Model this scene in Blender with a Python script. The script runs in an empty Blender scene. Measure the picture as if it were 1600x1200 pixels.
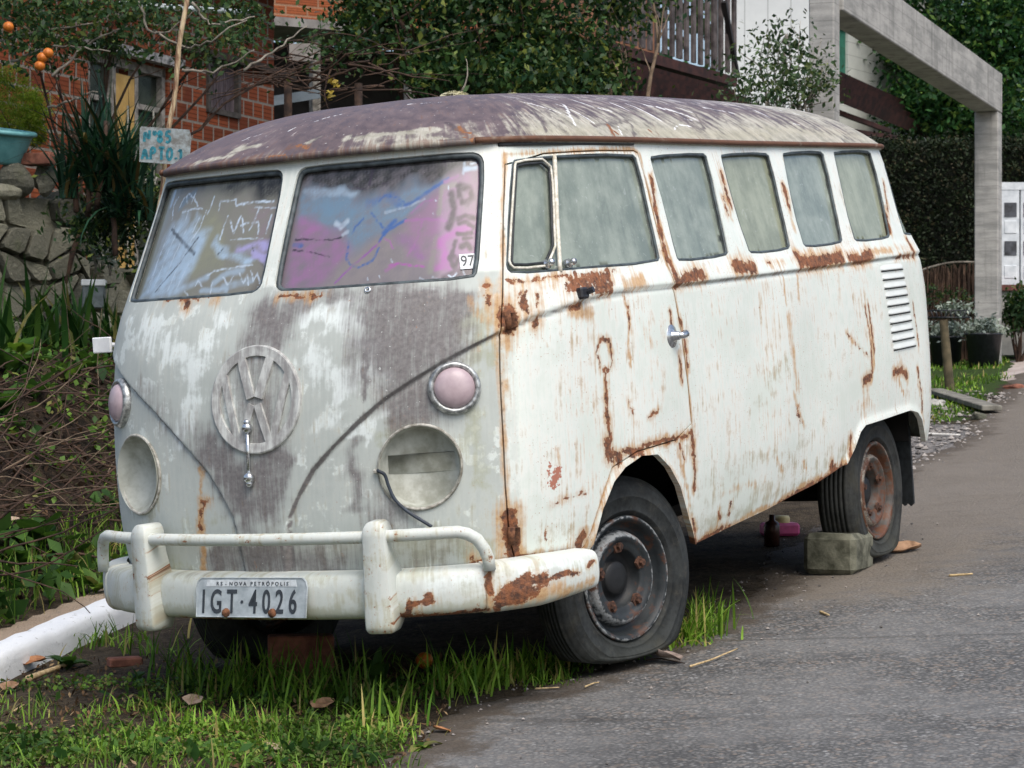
import bpy, math, random
import numpy as np
from mathutils import Matrix, Vector
from mathutils.geometry import delaunay_2d_cdt
scn = bpy.context.scene
COL = scn.collection
rng = np.random.default_rng(7)
random.seed(7)
R = math.radians
V3 = lambda *a: np.array(a, float)

# ------------------------------------------------------------------ camera
CAM_H = 1.3
FPX = 3608.07                       # focal length in pixels of a 1600 wide picture
cam = bpy.data.cameras.new('camera')
cam.sensor_width = 36.0
cam.lens = FPX / 1600 * 36
cam.clip_start = 0.1
cam.clip_end = 500
camo = bpy.data.objects.new('camera', cam)
COL.objects.link(camo)
camo.location = (0, 0, CAM_H)
camo.rotation_euler = (R(90), 0, 0)
cam.dof.use_dof = True
cam.dof.focus_distance = 7.6
cam.dof.aperture_fstop = 14.0
scn.camera = camo

# ------------------------------------------------------------------ light: bright overcast sky
SUN_EL, SUN_AZ = 56, 24              # azimuth: degrees from straight behind the camera towards the right
w = bpy.data.worlds.new('World')
scn.world = w
w.use_nodes = True
nt = w.node_tree
bg = nt.nodes['Background']
sky = nt.nodes.new('ShaderNodeTexSky')
sky.sky_type = 'NISHITA'
sky.sun_disc = False
sky.sun_elevation = R(SUN_EL)
sky.sun_rotation = R(180 - SUN_AZ)
sky.air_density = 1.0
sky.dust_density = 4.0
sky.ozone_density = 1.0
nt.links.new(sky.outputs[0], bg.inputs[0])
bg.inputs[1].default_value = 0.15
sl = bpy.data.lights.new('sun', 'SUN')
sl.energy = 1.5
sl.angle = R(45)
sl.color = (1.0, .985, .955)
so = bpy.data.objects.new('sun', sl)
COL.objects.link(so)
_a = R(SUN_AZ)
sund = Vector((math.sin(_a) * math.cos(R(SUN_EL)), -math.cos(_a) * math.cos(R(SUN_EL)), math.sin(R(SUN_EL))))
so.rotation_euler = sund.to_track_quat('Z', 'Y').to_euler()
scn.view_settings.view_transform = 'Standard'
scn.view_settings.look = 'None'
scn.view_settings.exposure = 0.45
scn.view_settings.gamma = 1.0

# ------------------------------------------------------------------ helpers: objects
def link(o, parent=None):
    COL.objects.link(o)
    if parent is not None:
        o.parent = parent
    return o
def tag(o, label=None, cat=None, group=None, kind=None):
    if label: o['label'] = label
    if cat: o['category'] = cat
    if group: o['group'] = group
    if kind: o['kind'] = kind
    return o
def empty(name, loc=(0, 0, 0)):
    o = bpy.data.objects.new(name, None)
    o.empty_display_size = .1
    o.location = loc
    return link(o)
def mesh(name, v, f, mat, parent=None, smooth=True, uv=None, attrs=None, mats=None, midx=None, nolink=False):
    v = np.asarray(v, float)
    me = bpy.data.meshes.new(name)
    if isinstance(f, np.ndarray):
        n = f.shape[1]
        me.vertices.add(len(v)); me.vertices.foreach_set('co', v.ravel())
        me.loops.add(f.size); me.loops.foreach_set('vertex_index', f.ravel().astype(np.int32))
        me.polygons.add(len(f))
        me.polygons.foreach_set('loop_start', np.arange(0, f.size, n, dtype=np.int32))
        me.update(calc_edges=True)
        me.validate()
    else:
        me.from_pydata(v.tolist(), [], f)
    me.polygons.foreach_set('use_smooth', np.full(len(me.polygons), bool(smooth)))
    for m in (mats or [mat]):
        me.materials.append(m)
    if midx is not None and len(midx) == len(me.polygons):
        me.polygons.foreach_set('material_index', np.asarray(midx, np.int32))
    if uv is not None:
        ul = me.uv_layers.new(name='UVMap')
        li = np.empty(len(me.loops), np.int32)
        me.loops.foreach_get('vertex_index', li)
        ul.data.foreach_set('uv', np.asarray(uv, float)[li].ravel())
    if attrs:
        for k, a in attrs.items():
            at = me.attributes.new(k, 'FLOAT_COLOR', 'POINT')
            at.data.foreach_set('color', np.asarray(a, float).ravel())
    me.update()
    o = bpy.data.objects.new(name, me)
    return o if nolink else link(o, parent)

def frame(d):
    d = np.asarray(d, float); d = d / (np.linalg.norm(d) + 1e-12)
    a = V3(0, 0, 1) if abs(d[2]) < .9 else V3(1, 0, 0)
    x = np.cross(a, d); x /= np.linalg.norm(x)
    return x, np.cross(d, x), d

class MB:
    """collects shapes into one mesh"""
    def __init__(s): s.v = []; s.f = []; s.m = []; s.n = 0
    def add(s, v, f, m=0):
        v = np.asarray(v, float); k = s.n
        s.v.append(v); s.n += len(v)
        for q in f: s.f.append([int(i) + k for i in q]); s.m.append(m)
        return s
    def box(s, c, size, ax=None, m=0, ch=0.0):
        c = V3(*c); h = np.array(size, float) / 2
        A = np.eye(3) if ax is None else np.asarray(ax, float)     # rows = axes
        if ch <= 0:
            p = np.array([(x, y, z) for x in (-1, 1) for y in (-1, 1) for z in (-1, 1)], float) * h
            f = [(0, 1, 3, 2), (4, 6, 7, 5), (0, 4, 5, 1), (2, 3, 7, 6), (0, 2, 6, 4), (1, 5, 7, 3)]
        else:
            p = []; hh = h - ch
            for x in (-1, 1):
                for y in (-1, 1):
                    for z in (-1, 1):
                        p += [(x * h[0], y * hh[1], z * hh[2]), (x * hh[0], y * h[1], z * hh[2]), (x * hh[0], y * hh[1], z * h[2])]
            p = np.array(p)
            def I(x, y, z, k): return ((x * 2 + y) * 2 + z) * 3 + k
            f = [[I(0,0,0,0),I(0,0,1,0),I(0,1,1,0),I(0,1,0,0)], [I(1,0,0,0),I(1,1,0,0),I(1,1,1,0),I(1,0,1,0)],
                 [I(0,0,0,1),I(1,0,0,1),I(1,0,1,1),I(0,0,1,1)], [I(0,1,0,1),I(0,1,1,1),I(1,1,1,1),I(1,1,0,1)],
                 [I(0,0,0,2),I(0,1,0,2),I(1,1,0,2),I(1,0,0,2)], [I(0,0,1,2),I(1,0,1,2),I(1,1,1,2),I(0,1,1,2)]]
            for y in (0,1):
                for z in (0,1):
                    f.append([I(0,y,z,1),I(1,y,z,1),I(1,y,z,2),I(0,y,z,2)])
            for x in (0,1):
                for z in (0,1):
                    f.append([I(x,0,z,0),I(x,1,z,0),I(x,1,z,2),I(x,0,z,2)])
            for x in (0,1):
                for y in (0,1):
                    f.append([I(x,y,0,0),I(x,y,1,0),I(x,y,1,1),I(x,y,0,1)])
            for x in (0,1):
                for y in (0,1):
                    for z in (0,1): f.append([I(x,y,z,0),I(x,y,z,1),I(x,y,z,2)])
        return s.add(p @ A + c, f, m)
    def bar(s, a, b, wd, th, up=(0, 0, 1), m=0, ch=0.0):
        a = V3(*a); b = V3(*b); d = b - a; L = np.linalg.norm(d); d /= L
        x = np.cross(up, d); x /= np.linalg.norm(x) + 1e-9; y = np.cross(d, x)
        return s.box((a + b) / 2, (wd, th, L), np.stack([x, y, d]), m, ch)
    def tube(s, path, r, n=8, closed=False, m=0, cap=True):
        P = np.asarray(path, float); k = len(P)
        rr = np.broadcast_to(np.asarray(r, float), (k,))
        if closed: T = np.roll(P, -1, 0) - np.roll(P, 1, 0)
        else:
            T = np.gradient(P, axis=0)
        T /= np.linalg.norm(T, axis=1, keepdims=True) + 1e-12
        x, y, _ = frame(T[0]); vs = []
        ang = np.arange(n) * 2 * np.pi / n
        for i in range(k):
            x = x - T[i] * (x @ T[i]); x /= np.linalg.norm(x) + 1e-12
            y = np.cross(T[i], x)
            vs.append(P[i] + rr[i] * (np.cos(ang)[:, None] * x + np.sin(ang)[:, None] * y))
        v = np.concatenate(vs); f = []
        for i in range(k if closed else k - 1):
            j = (i + 1) % k
            for q in range(n):
                q2 = (q + 1) % n
                f.append((i * n + q, i * n + q2, j * n + q2, j * n + q))
        if cap and not closed:
            f.append(list(range(n))[::-1]); f.append([(k - 1) * n + q for q in range(n)])
        return s.add(v, f, m)
    def lathe(s, prof, c=(0, 0, 0), axis=(0, 0, 1), n=32, m=0, sx=1, sy=1):
        """prof: (radius, height) along axis"""
        x, y, d = frame(axis); c = V3(*c); v = []; f = []
        ang = np.arange(n) * 2 * np.pi / n
        for r_, h in prof:
            v.append(c + d * h + r_ * (np.cos(ang)[:, None] * x * sx + np.sin(ang)[:, None] * y * sy))
        for i in range(len(prof) - 1):
            for q in range(n):
                q2 = (q + 1) % n
                f.append((i * n + q, i * n + q2, (i + 1) * n + q2, (i + 1) * n + q))
        return s.add(np.concatenate(v), f, m)
    def ball(s, c, r, n=12, k=8, m=0, sc=(1, 1, 1), noise=0, seed=0):
        prof = []; g = np.random.default_rng(seed)
        th = np.linspace(0, np.pi, k); ang = np.arange(n) * 2 * np.pi / n
        v = np.array([[(math.sin(t) * math.cos(a), math.sin(t) * math.sin(a), math.cos(t)) for a in ang] for t in th]).reshape(-1, 3)
        if noise: 
            w_ = g.normal(size=(5, 3)) * 2.2; ph = g.random(5) * 6
            v = v * (1 + noise * np.sin(v @ w_.T + ph).sum(1, keepdims=True) / 2)
        v = v * r * np.array(sc) + V3(*c); f = []
        for i in range(k - 1):
            for q in range(n):
                q2 = (q + 1) % n
                f.append((i * n + q, (i + 1) * n + q, (i + 1) * n + q2, i * n + q2))
        return s.add(v, f, m)
    def prism(s, poly, h, o, ax, ay, m=0):
        """poly in 2D, extruded from plane point o along ax x ay by h"""
        o = V3(*o); ax = V3(*ax); ay = V3(*ay); az = np.cross(ax, ay); az /= np.linalg.norm(az)
        b = np.array([o + ax * p[0] + ay * p[1] for p in poly]); n = len(poly)
        f = [list(range(n))[::-1], list(range(n, 2 * n))] + [(i, (i + 1) % n, n + (i + 1) % n, n + i) for i in range(n)]
        return s.add(np.concatenate([b, b + az * h]), f, m)
    def build(s, name, mat, parent=None, smooth=False, bevel=0, **k):
        mats = mat if isinstance(mat, (list, tuple)) else [mat]
        o = mesh(name, np.concatenate(s.v), s.f, None, parent, smooth, mats=mats, midx=s.m, **k)
        if bevel:
            b = o.modifiers.new('bevel', 'BEVEL'); b.width = bevel; b.segments = 2; b.limit_method = 'ANGLE'
        return o

# ------------------------------------------------------------------ helpers: materials
class G:
    def __init__(s, name):
        s.m = bpy.data.materials.new(name); s.m.use_nodes = True
        s.t = s.m.node_tree; s.b = s.t.nodes['Principled BSDF']; s.N = s.t.nodes; s.L = s.t.links
    def put(s, sock, v):
        if v is None: return
        if isinstance(v, bpy.types.NodeSocket): s.L.new(v, sock)
        elif isinstance(v, (tuple, list)):
            v = tuple(v)
            sock.default_value = v + (1,) if sock.type == 'RGBA' and len(v) == 3 else v
        elif sock.type == 'RGBA': sock.default_value = (v, v, v, 1)
        else: sock.default_value = v
    def math(s, op, a, b=None, clamp=False):
        n = s.N.new('ShaderNodeMath'); n.operation = op; n.use_clamp = clamp
        s.put(n.inputs[0], a); s.put(n.inputs[1], b); return n.outputs[0]
    def add(s, a, b): return s.math('ADD', a, b)
    def mul(s, a, b): return s.math('MULTIPLY', a, b)
    def ss(s, x, lo, hi, a=0., b=1.):
        n = s.N.new('ShaderNodeMapRange'); n.interpolation_type = 'SMOOTHSTEP'
        s.put(n.inputs[0], x)
        for i, q in zip((1, 2, 3, 4), (lo, hi, a, b)): s.put(n.inputs[i], q)
        return n.outputs[0]
    def mix(s, f, a, b, mode='MIX'):
        n = s.N.new('ShaderNodeMix'); n.data_type = 'RGBA'; n.blend_type = mode
        s.put(n.inputs[0], f); s.put(n.inputs[6], a); s.put(n.inputs[7], b); return n.outputs[2]
    def coord(s, kind='Object'): return s.N.new('ShaderNodeTexCoord').outputs[kind]
    def scale(s, v, sc, loc=(0, 0, 0), rot=(0, 0, 0)):
        n = s.N.new('ShaderNodeMapping'); s.put(n.inputs[0], v); s.put(n.inputs[1], loc); s.put(n.inputs[2], rot); s.put(n.inputs[3], sc); return n.outputs[0]
    def noise(s, v, sc, det=4., ro=.55, dist=0., color=False):
        n = s.N.new('ShaderNodeTexNoise'); s.put(n.inputs['Vector'], v); s.put(n.inputs['Scale'], sc)
        s.put(n.inputs['Detail'], det); s.put(n.inputs['Roughness'], ro); s.put(n.inputs['Distortion'], dist)
        return n.outputs['Color' if color else 'Fac']
    def voro(s, v, sc, feat='F1', out='Distance'):
        n = s.N.new('ShaderNodeTexVoronoi'); n.feature = feat; s.put(n.inputs['Vector'], v); s.put(n.inputs['Scale'], sc); return n.outputs[out]
    def attr(s, name):
        n = s.N.new('ShaderNodeAttribute'); n.attribute_name = name; return n
    def sep(s, c):
        n = s.N.new('ShaderNodeSeparateColor'); s.put(n.inputs[0], c); return n.outputs
    def sepx(s, c):
        n = s.N.new('ShaderNodeSeparateXYZ'); s.put(n.inputs[0], c); return n.outputs
    def island(s): return s.N.new('ShaderNodeNewGeometry').outputs['Random Per Island']
    def bump(s, h, st=.3, d=.01):
        n = s.N.new('ShaderNodeBump'); s.put(n.inputs['Height'], h); s.put(n.inputs['Strength'], st); s.put(n.inputs['Distance'], d)
        s.L.new(n.outputs[0], s.b.inputs['Normal'])
    def set(s, **k):
        for a, v in k.items():
            s.put(s.b.inputs[{'color': 'Base Color', 'rough': 'Roughness', 'metal': 'Metallic', 'spec': 'Specular IOR Level', 'coat': 'Coat Weight', 'trans': 'Transmission Weight', 'coatrough': 'Coat Roughness'}.get(a, a)], v)
        return s.m

def simple(name, c, rough=.6, var=.25, sc=20, metal=0., c2=None, bump=0., spec=.4):
    g = G(name); v = g.coord(); n = g.noise(v, sc, 6, .6)
    col = g.mix(g.ss(n, .3, .7), tuple(x * (1 - var) for x in c), tuple(c2) if c2 else tuple(min(1, x * (1 + var)) for x in c))
    g.set(color=col, rough=rough, metal=metal, spec=spec)
    if bump: g.bump(n, bump, .01)
    return g.m
def leafmat(name, c1, c2, c3=None, rough=.5, trans=.25, spec=.18):
    g = G(name); r_ = g.island()
    col = g.mix(g.ss(r_, .1, .75), c1, c2)
    if c3: col = g.mix(g.ss(r_, .80, .92), col, c3)
    cl = g.noise(g.coord('Object'), 2.6, 4, .6); col = g.mix(1, col, g.mix(g.ss(cl, .32, .68), (.45, .48, .50), (1.25, 1.2, 1.05)), 'MULTIPLY')
    g.set(color=col, rough=rough, spec=spec)
    g.b.inputs['Subsurface Weight'].default_value = 0
    tr = g.N.new('ShaderNodeBsdfTranslucent'); g.put(tr.inputs[0], g.mix(.6, col, g.mix(1, col, (.9, 1, .25), 'MULTIPLY')))
    mx = g.N.new('ShaderNodeMixShader'); mx.inputs[0].default_value = trans
    g.L.new(g.b.outputs[0], mx.inputs[1]); g.L.new(tr.outputs[0], mx.inputs[2])
    g.L.new(mx.outputs[0], g.N['Material Output'].inputs[0])
    return g.m

# ================================================================== the van: shell surface S(u, z)
# u runs along the plan outline from the middle of the nose (u>0 = the van's left side), z is height
REF=np.array([(2.10,0),(2.094,.15),(2.078,.30),(2.045,.45),(1.992,.575),(1.92,.675),(1.83,.745),(1.70,.785),(1.5,.815),(1.1,.848),(.5,.865),(-.7,.865),(-1.3,.863),(-1.62,.855),(-1.86,.83),(-2.0,.775),(-2.09,.68),(-2.14,.54),(-2.165,.30),(-2.17,0)])
def dense(R,n=40):
    # Catmull-Rom
    P=np.vstack([[R[1][0],-R[1][1]],R,[R[-2][0],-R[-2][1]]]);out=[]
    for i in range(1,len(P)-2):
        for k in range(n):
            t=k/n;p0,p1,p2,p3=P[i-1:i+3]
            # centripetal-ish: use nonuniform tangents
            d0=max(np.linalg.norm(p1-p0),1e-9);d1=np.linalg.norm(p2-p1);d2=max(np.linalg.norm(p3-p2),1e-9)
            m1=d1*((p1-p0)/d0-(p2-p0)/(d0+d1)+(p2-p1)/d1);m2=d1*((p2-p1)/d1-(p3-p1)/(d1+d2)+(p3-p2)/d2)
            h=t*t*(3-2*t)
            out.append((2*t**3-3*t*t+1)*p1+(t**3-2*t*t+t)*m1+(3*t*t-2*t**3)*p2+(t**3-t*t)*m2)
    out.append(R[-1]);return np.array(out)
RD=dense(REF);RU=np.concatenate([[0],np.cumsum(np.hypot(*np.diff(RD,axis=0).T))]);UL=RU[-1]
ZW=np.array([(.25,.90),(.32,.925),(.40,.955),(.55,.985),(.75,1.0),(1.0,1.0),(1.15,.995),(1.25,.985),(1.32,.965),(1.45,.925),(1.6,.885),(1.74,.848)])
ZF=np.array([(.25,.05),(.35,.02),(.5,.0),(.8,-.0),(1.0,.02),(1.14,.05),(1.23,.085),(1.32,.13),(1.45,.195),(1.68,.31),(1.74,.335)])
ZR=np.array([(.25,.08),(.4,.03),(.6,.0),(.9,0),(1.15,.01),(1.25,.03),(1.4,.08),(1.74,.20)])
def pch(T,z):
    # monotone-ish cubic interpolation
    x,y=T[:,0],T[:,1];h=np.diff(x);d=np.diff(y)/h;m=np.empty(len(x));m[0]=d[0];m[-1]=d[-1]
    for i in range(1,len(x)-1): m[i]=(d[i-1]*h[i]+d[i]*h[i-1])/(h[i]+h[i-1])
    z=np.clip(z,x[0],x[-1]);i=np.clip(np.searchsorted(x,z)-1,0,len(x)-2);t=(z-x[i])/h[i]
    return (2*t**3-3*t*t+1)*y[i]+(t**3-2*t*t+t)*h[i]*m[i]+(3*t*t-2*t**3)*y[i+1]+(t**3-t*t)*h[i]*m[i+1]
def S(u,z):
    u=np.asarray(u,float);z=np.asarray(z,float);a=np.abs(u)
    x=np.interp(a,RU,RD[:,0]);y=np.interp(a,RU,RD[:,1])*pch(ZW,z)
    x=x-pch(ZF,z)*np.clip((x-.5)/1.6,0,1)**1.3+pch(ZR,z)*np.clip((-x-1.0)/1.07,0,1)**1.3
    return np.stack([x,np.sign(u)*y,z],-1)

RP=dict(H=.2276,a=3.2377,b=.9896,k=.016,s0=.8947,s1=-1.2357,oh=.052,ob=.017,xc=-.4385)
def roof_edge(u,P=RP):
    e=S(u,np.full(np.shape(u),1.735))
    # outward plan offset
    h=1e-3;t=S(u+h,np.full(np.shape(u),1.735))-S(u-h,np.full(np.shape(u),1.735))
    n=np.stack([t[...,1],-t[...,0]],-1);n/=np.linalg.norm(n,axis=-1,keepdims=True)
    n*=np.where((n*e[...,:2]).sum(-1)<0,-1,1)[...,None]
    ff=np.clip((n[...,0]-.62)/.3,0,1)
    o=P['ob']+(P['oh']-P['ob'])*ff
    e=e.copy();e[...,:2]+=n*o[...,None];e[...,2]=1.728+.012*np.clip(-e[...,0]/1.7,0,1)
    return e
def roof(u,r,P=RP):
    e=roof_edge(u,P);sp=np.stack([np.clip(e[...,0],P['s1'],P['s0']),0*e[...,1]],-1)
    xy=sp+(e[...,:2]-sp)*r[...,None]
    z=e[...,2]+P['H']*np.clip(1-r**P['a'],0,1)**P['b']-P['k']*(1-r**2)*(xy[...,0]-P.get('xc',0))**2
    return np.concatenate([xy,z[...,None]],-1)
# data traced on the shell: (u along the plan outline, z height), metres
WS=[(0.035,1.675),(0.068,1.687),(0.395,1.685),(0.691,1.69),(0.732,1.678),(0.743,1.647),(0.726,1.467),(0.707,1.323),(0.687,1.3),(0.407,1.3),(0.063,1.3),(0.03,1.315),(0.022,1.338),(0.023,1.494),(0.026,1.642)]
DW=[(0.883,1.667),(1.734,1.681),(1.78,1.657),(1.761,1.332),(1.726,1.31),(1.071,1.307),(0.824,1.307),(0.8,1.327),(0.806,1.366),(0.85,1.643)]
DIV=[(1.123,1.671),(1.056,1.305)]
W2=[(1.906,1.673),(2.361,1.688),(2.405,1.67),(2.345,1.333),(2.3,1.312),(1.906,1.306),(1.882,1.325),(1.902,1.482),(1.884,1.657)]
W3=[(2.537,1.685),(2.962,1.696),(3.011,1.675),(2.954,1.341),(2.901,1.318),(2.547,1.314),(2.515,1.333),(2.517,1.666)]
W4=[(3.155,1.696),(3.557,1.708),(3.611,1.685),(3.541,1.349),(3.485,1.328),(3.108,1.322),(3.071,1.343),(3.135,1.678)]
W5=[(3.738,1.707),(4.228,1.718),(4.319,1.697),(4.165,1.358),(4.1,1.334),(3.697,1.33),(3.656,1.352),(3.721,1.689)]
DOOR=[(0.827,1.676),(1.742,1.694),(1.806,1.679),(1.792,1.31),(1.807,1.213),(1.838,1.051),(1.858,0.878),(1.875,0.726),(1.334,0.708),(1.24,0.589),(1.165,0.459),(1.12,0.439),(0.831,0.447),(0.803,0.47),(0.782,0.607),(0.778,0.893),(0.775,1.139),(0.783,1.29),(0.812,1.561)]
FARCH=[(1.191,0.455),(1.241,0.559),(1.31,0.637),(1.38,0.674),(1.487,0.699),(1.596,0.692),(1.685,0.64),(1.767,0.567),(1.847,0.45),(1.935,0.351)]
SILL=[(1.935,0.351),(2.57,0.391),(3.015,0.425),(3.36,0.468)]
RARCH=[(3.36,0.468),(3.444,0.522),(3.503,0.58),(3.562,0.602),(3.796,0.606),(4.136,0.611),(4.231,0.594),(4.301,0.558),(4.404,0.453)]
CREASE=[(0.106,0.635),(0.144,0.702),(0.191,0.768),(0.258,0.832),(0.344,0.904),(0.426,0.966),(0.504,1.012),(0.6,1.064),(0.696,1.107),(0.775,1.139),(0.833,1.157),(0.899,1.174),(0.992,1.186),(1.174,1.211),(1.293,1.221),(1.556,1.23),(1.798,1.23),(2.644,1.237),(3.327,1.245),(4.194,1.258)]
VENTP=[(0.882,1.655),(1.088,1.661),(1.086,1.555),(1.04,1.328),(0.838,1.323),(0.815,1.342),(0.821,1.374),(0.869,1.635)]
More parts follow.
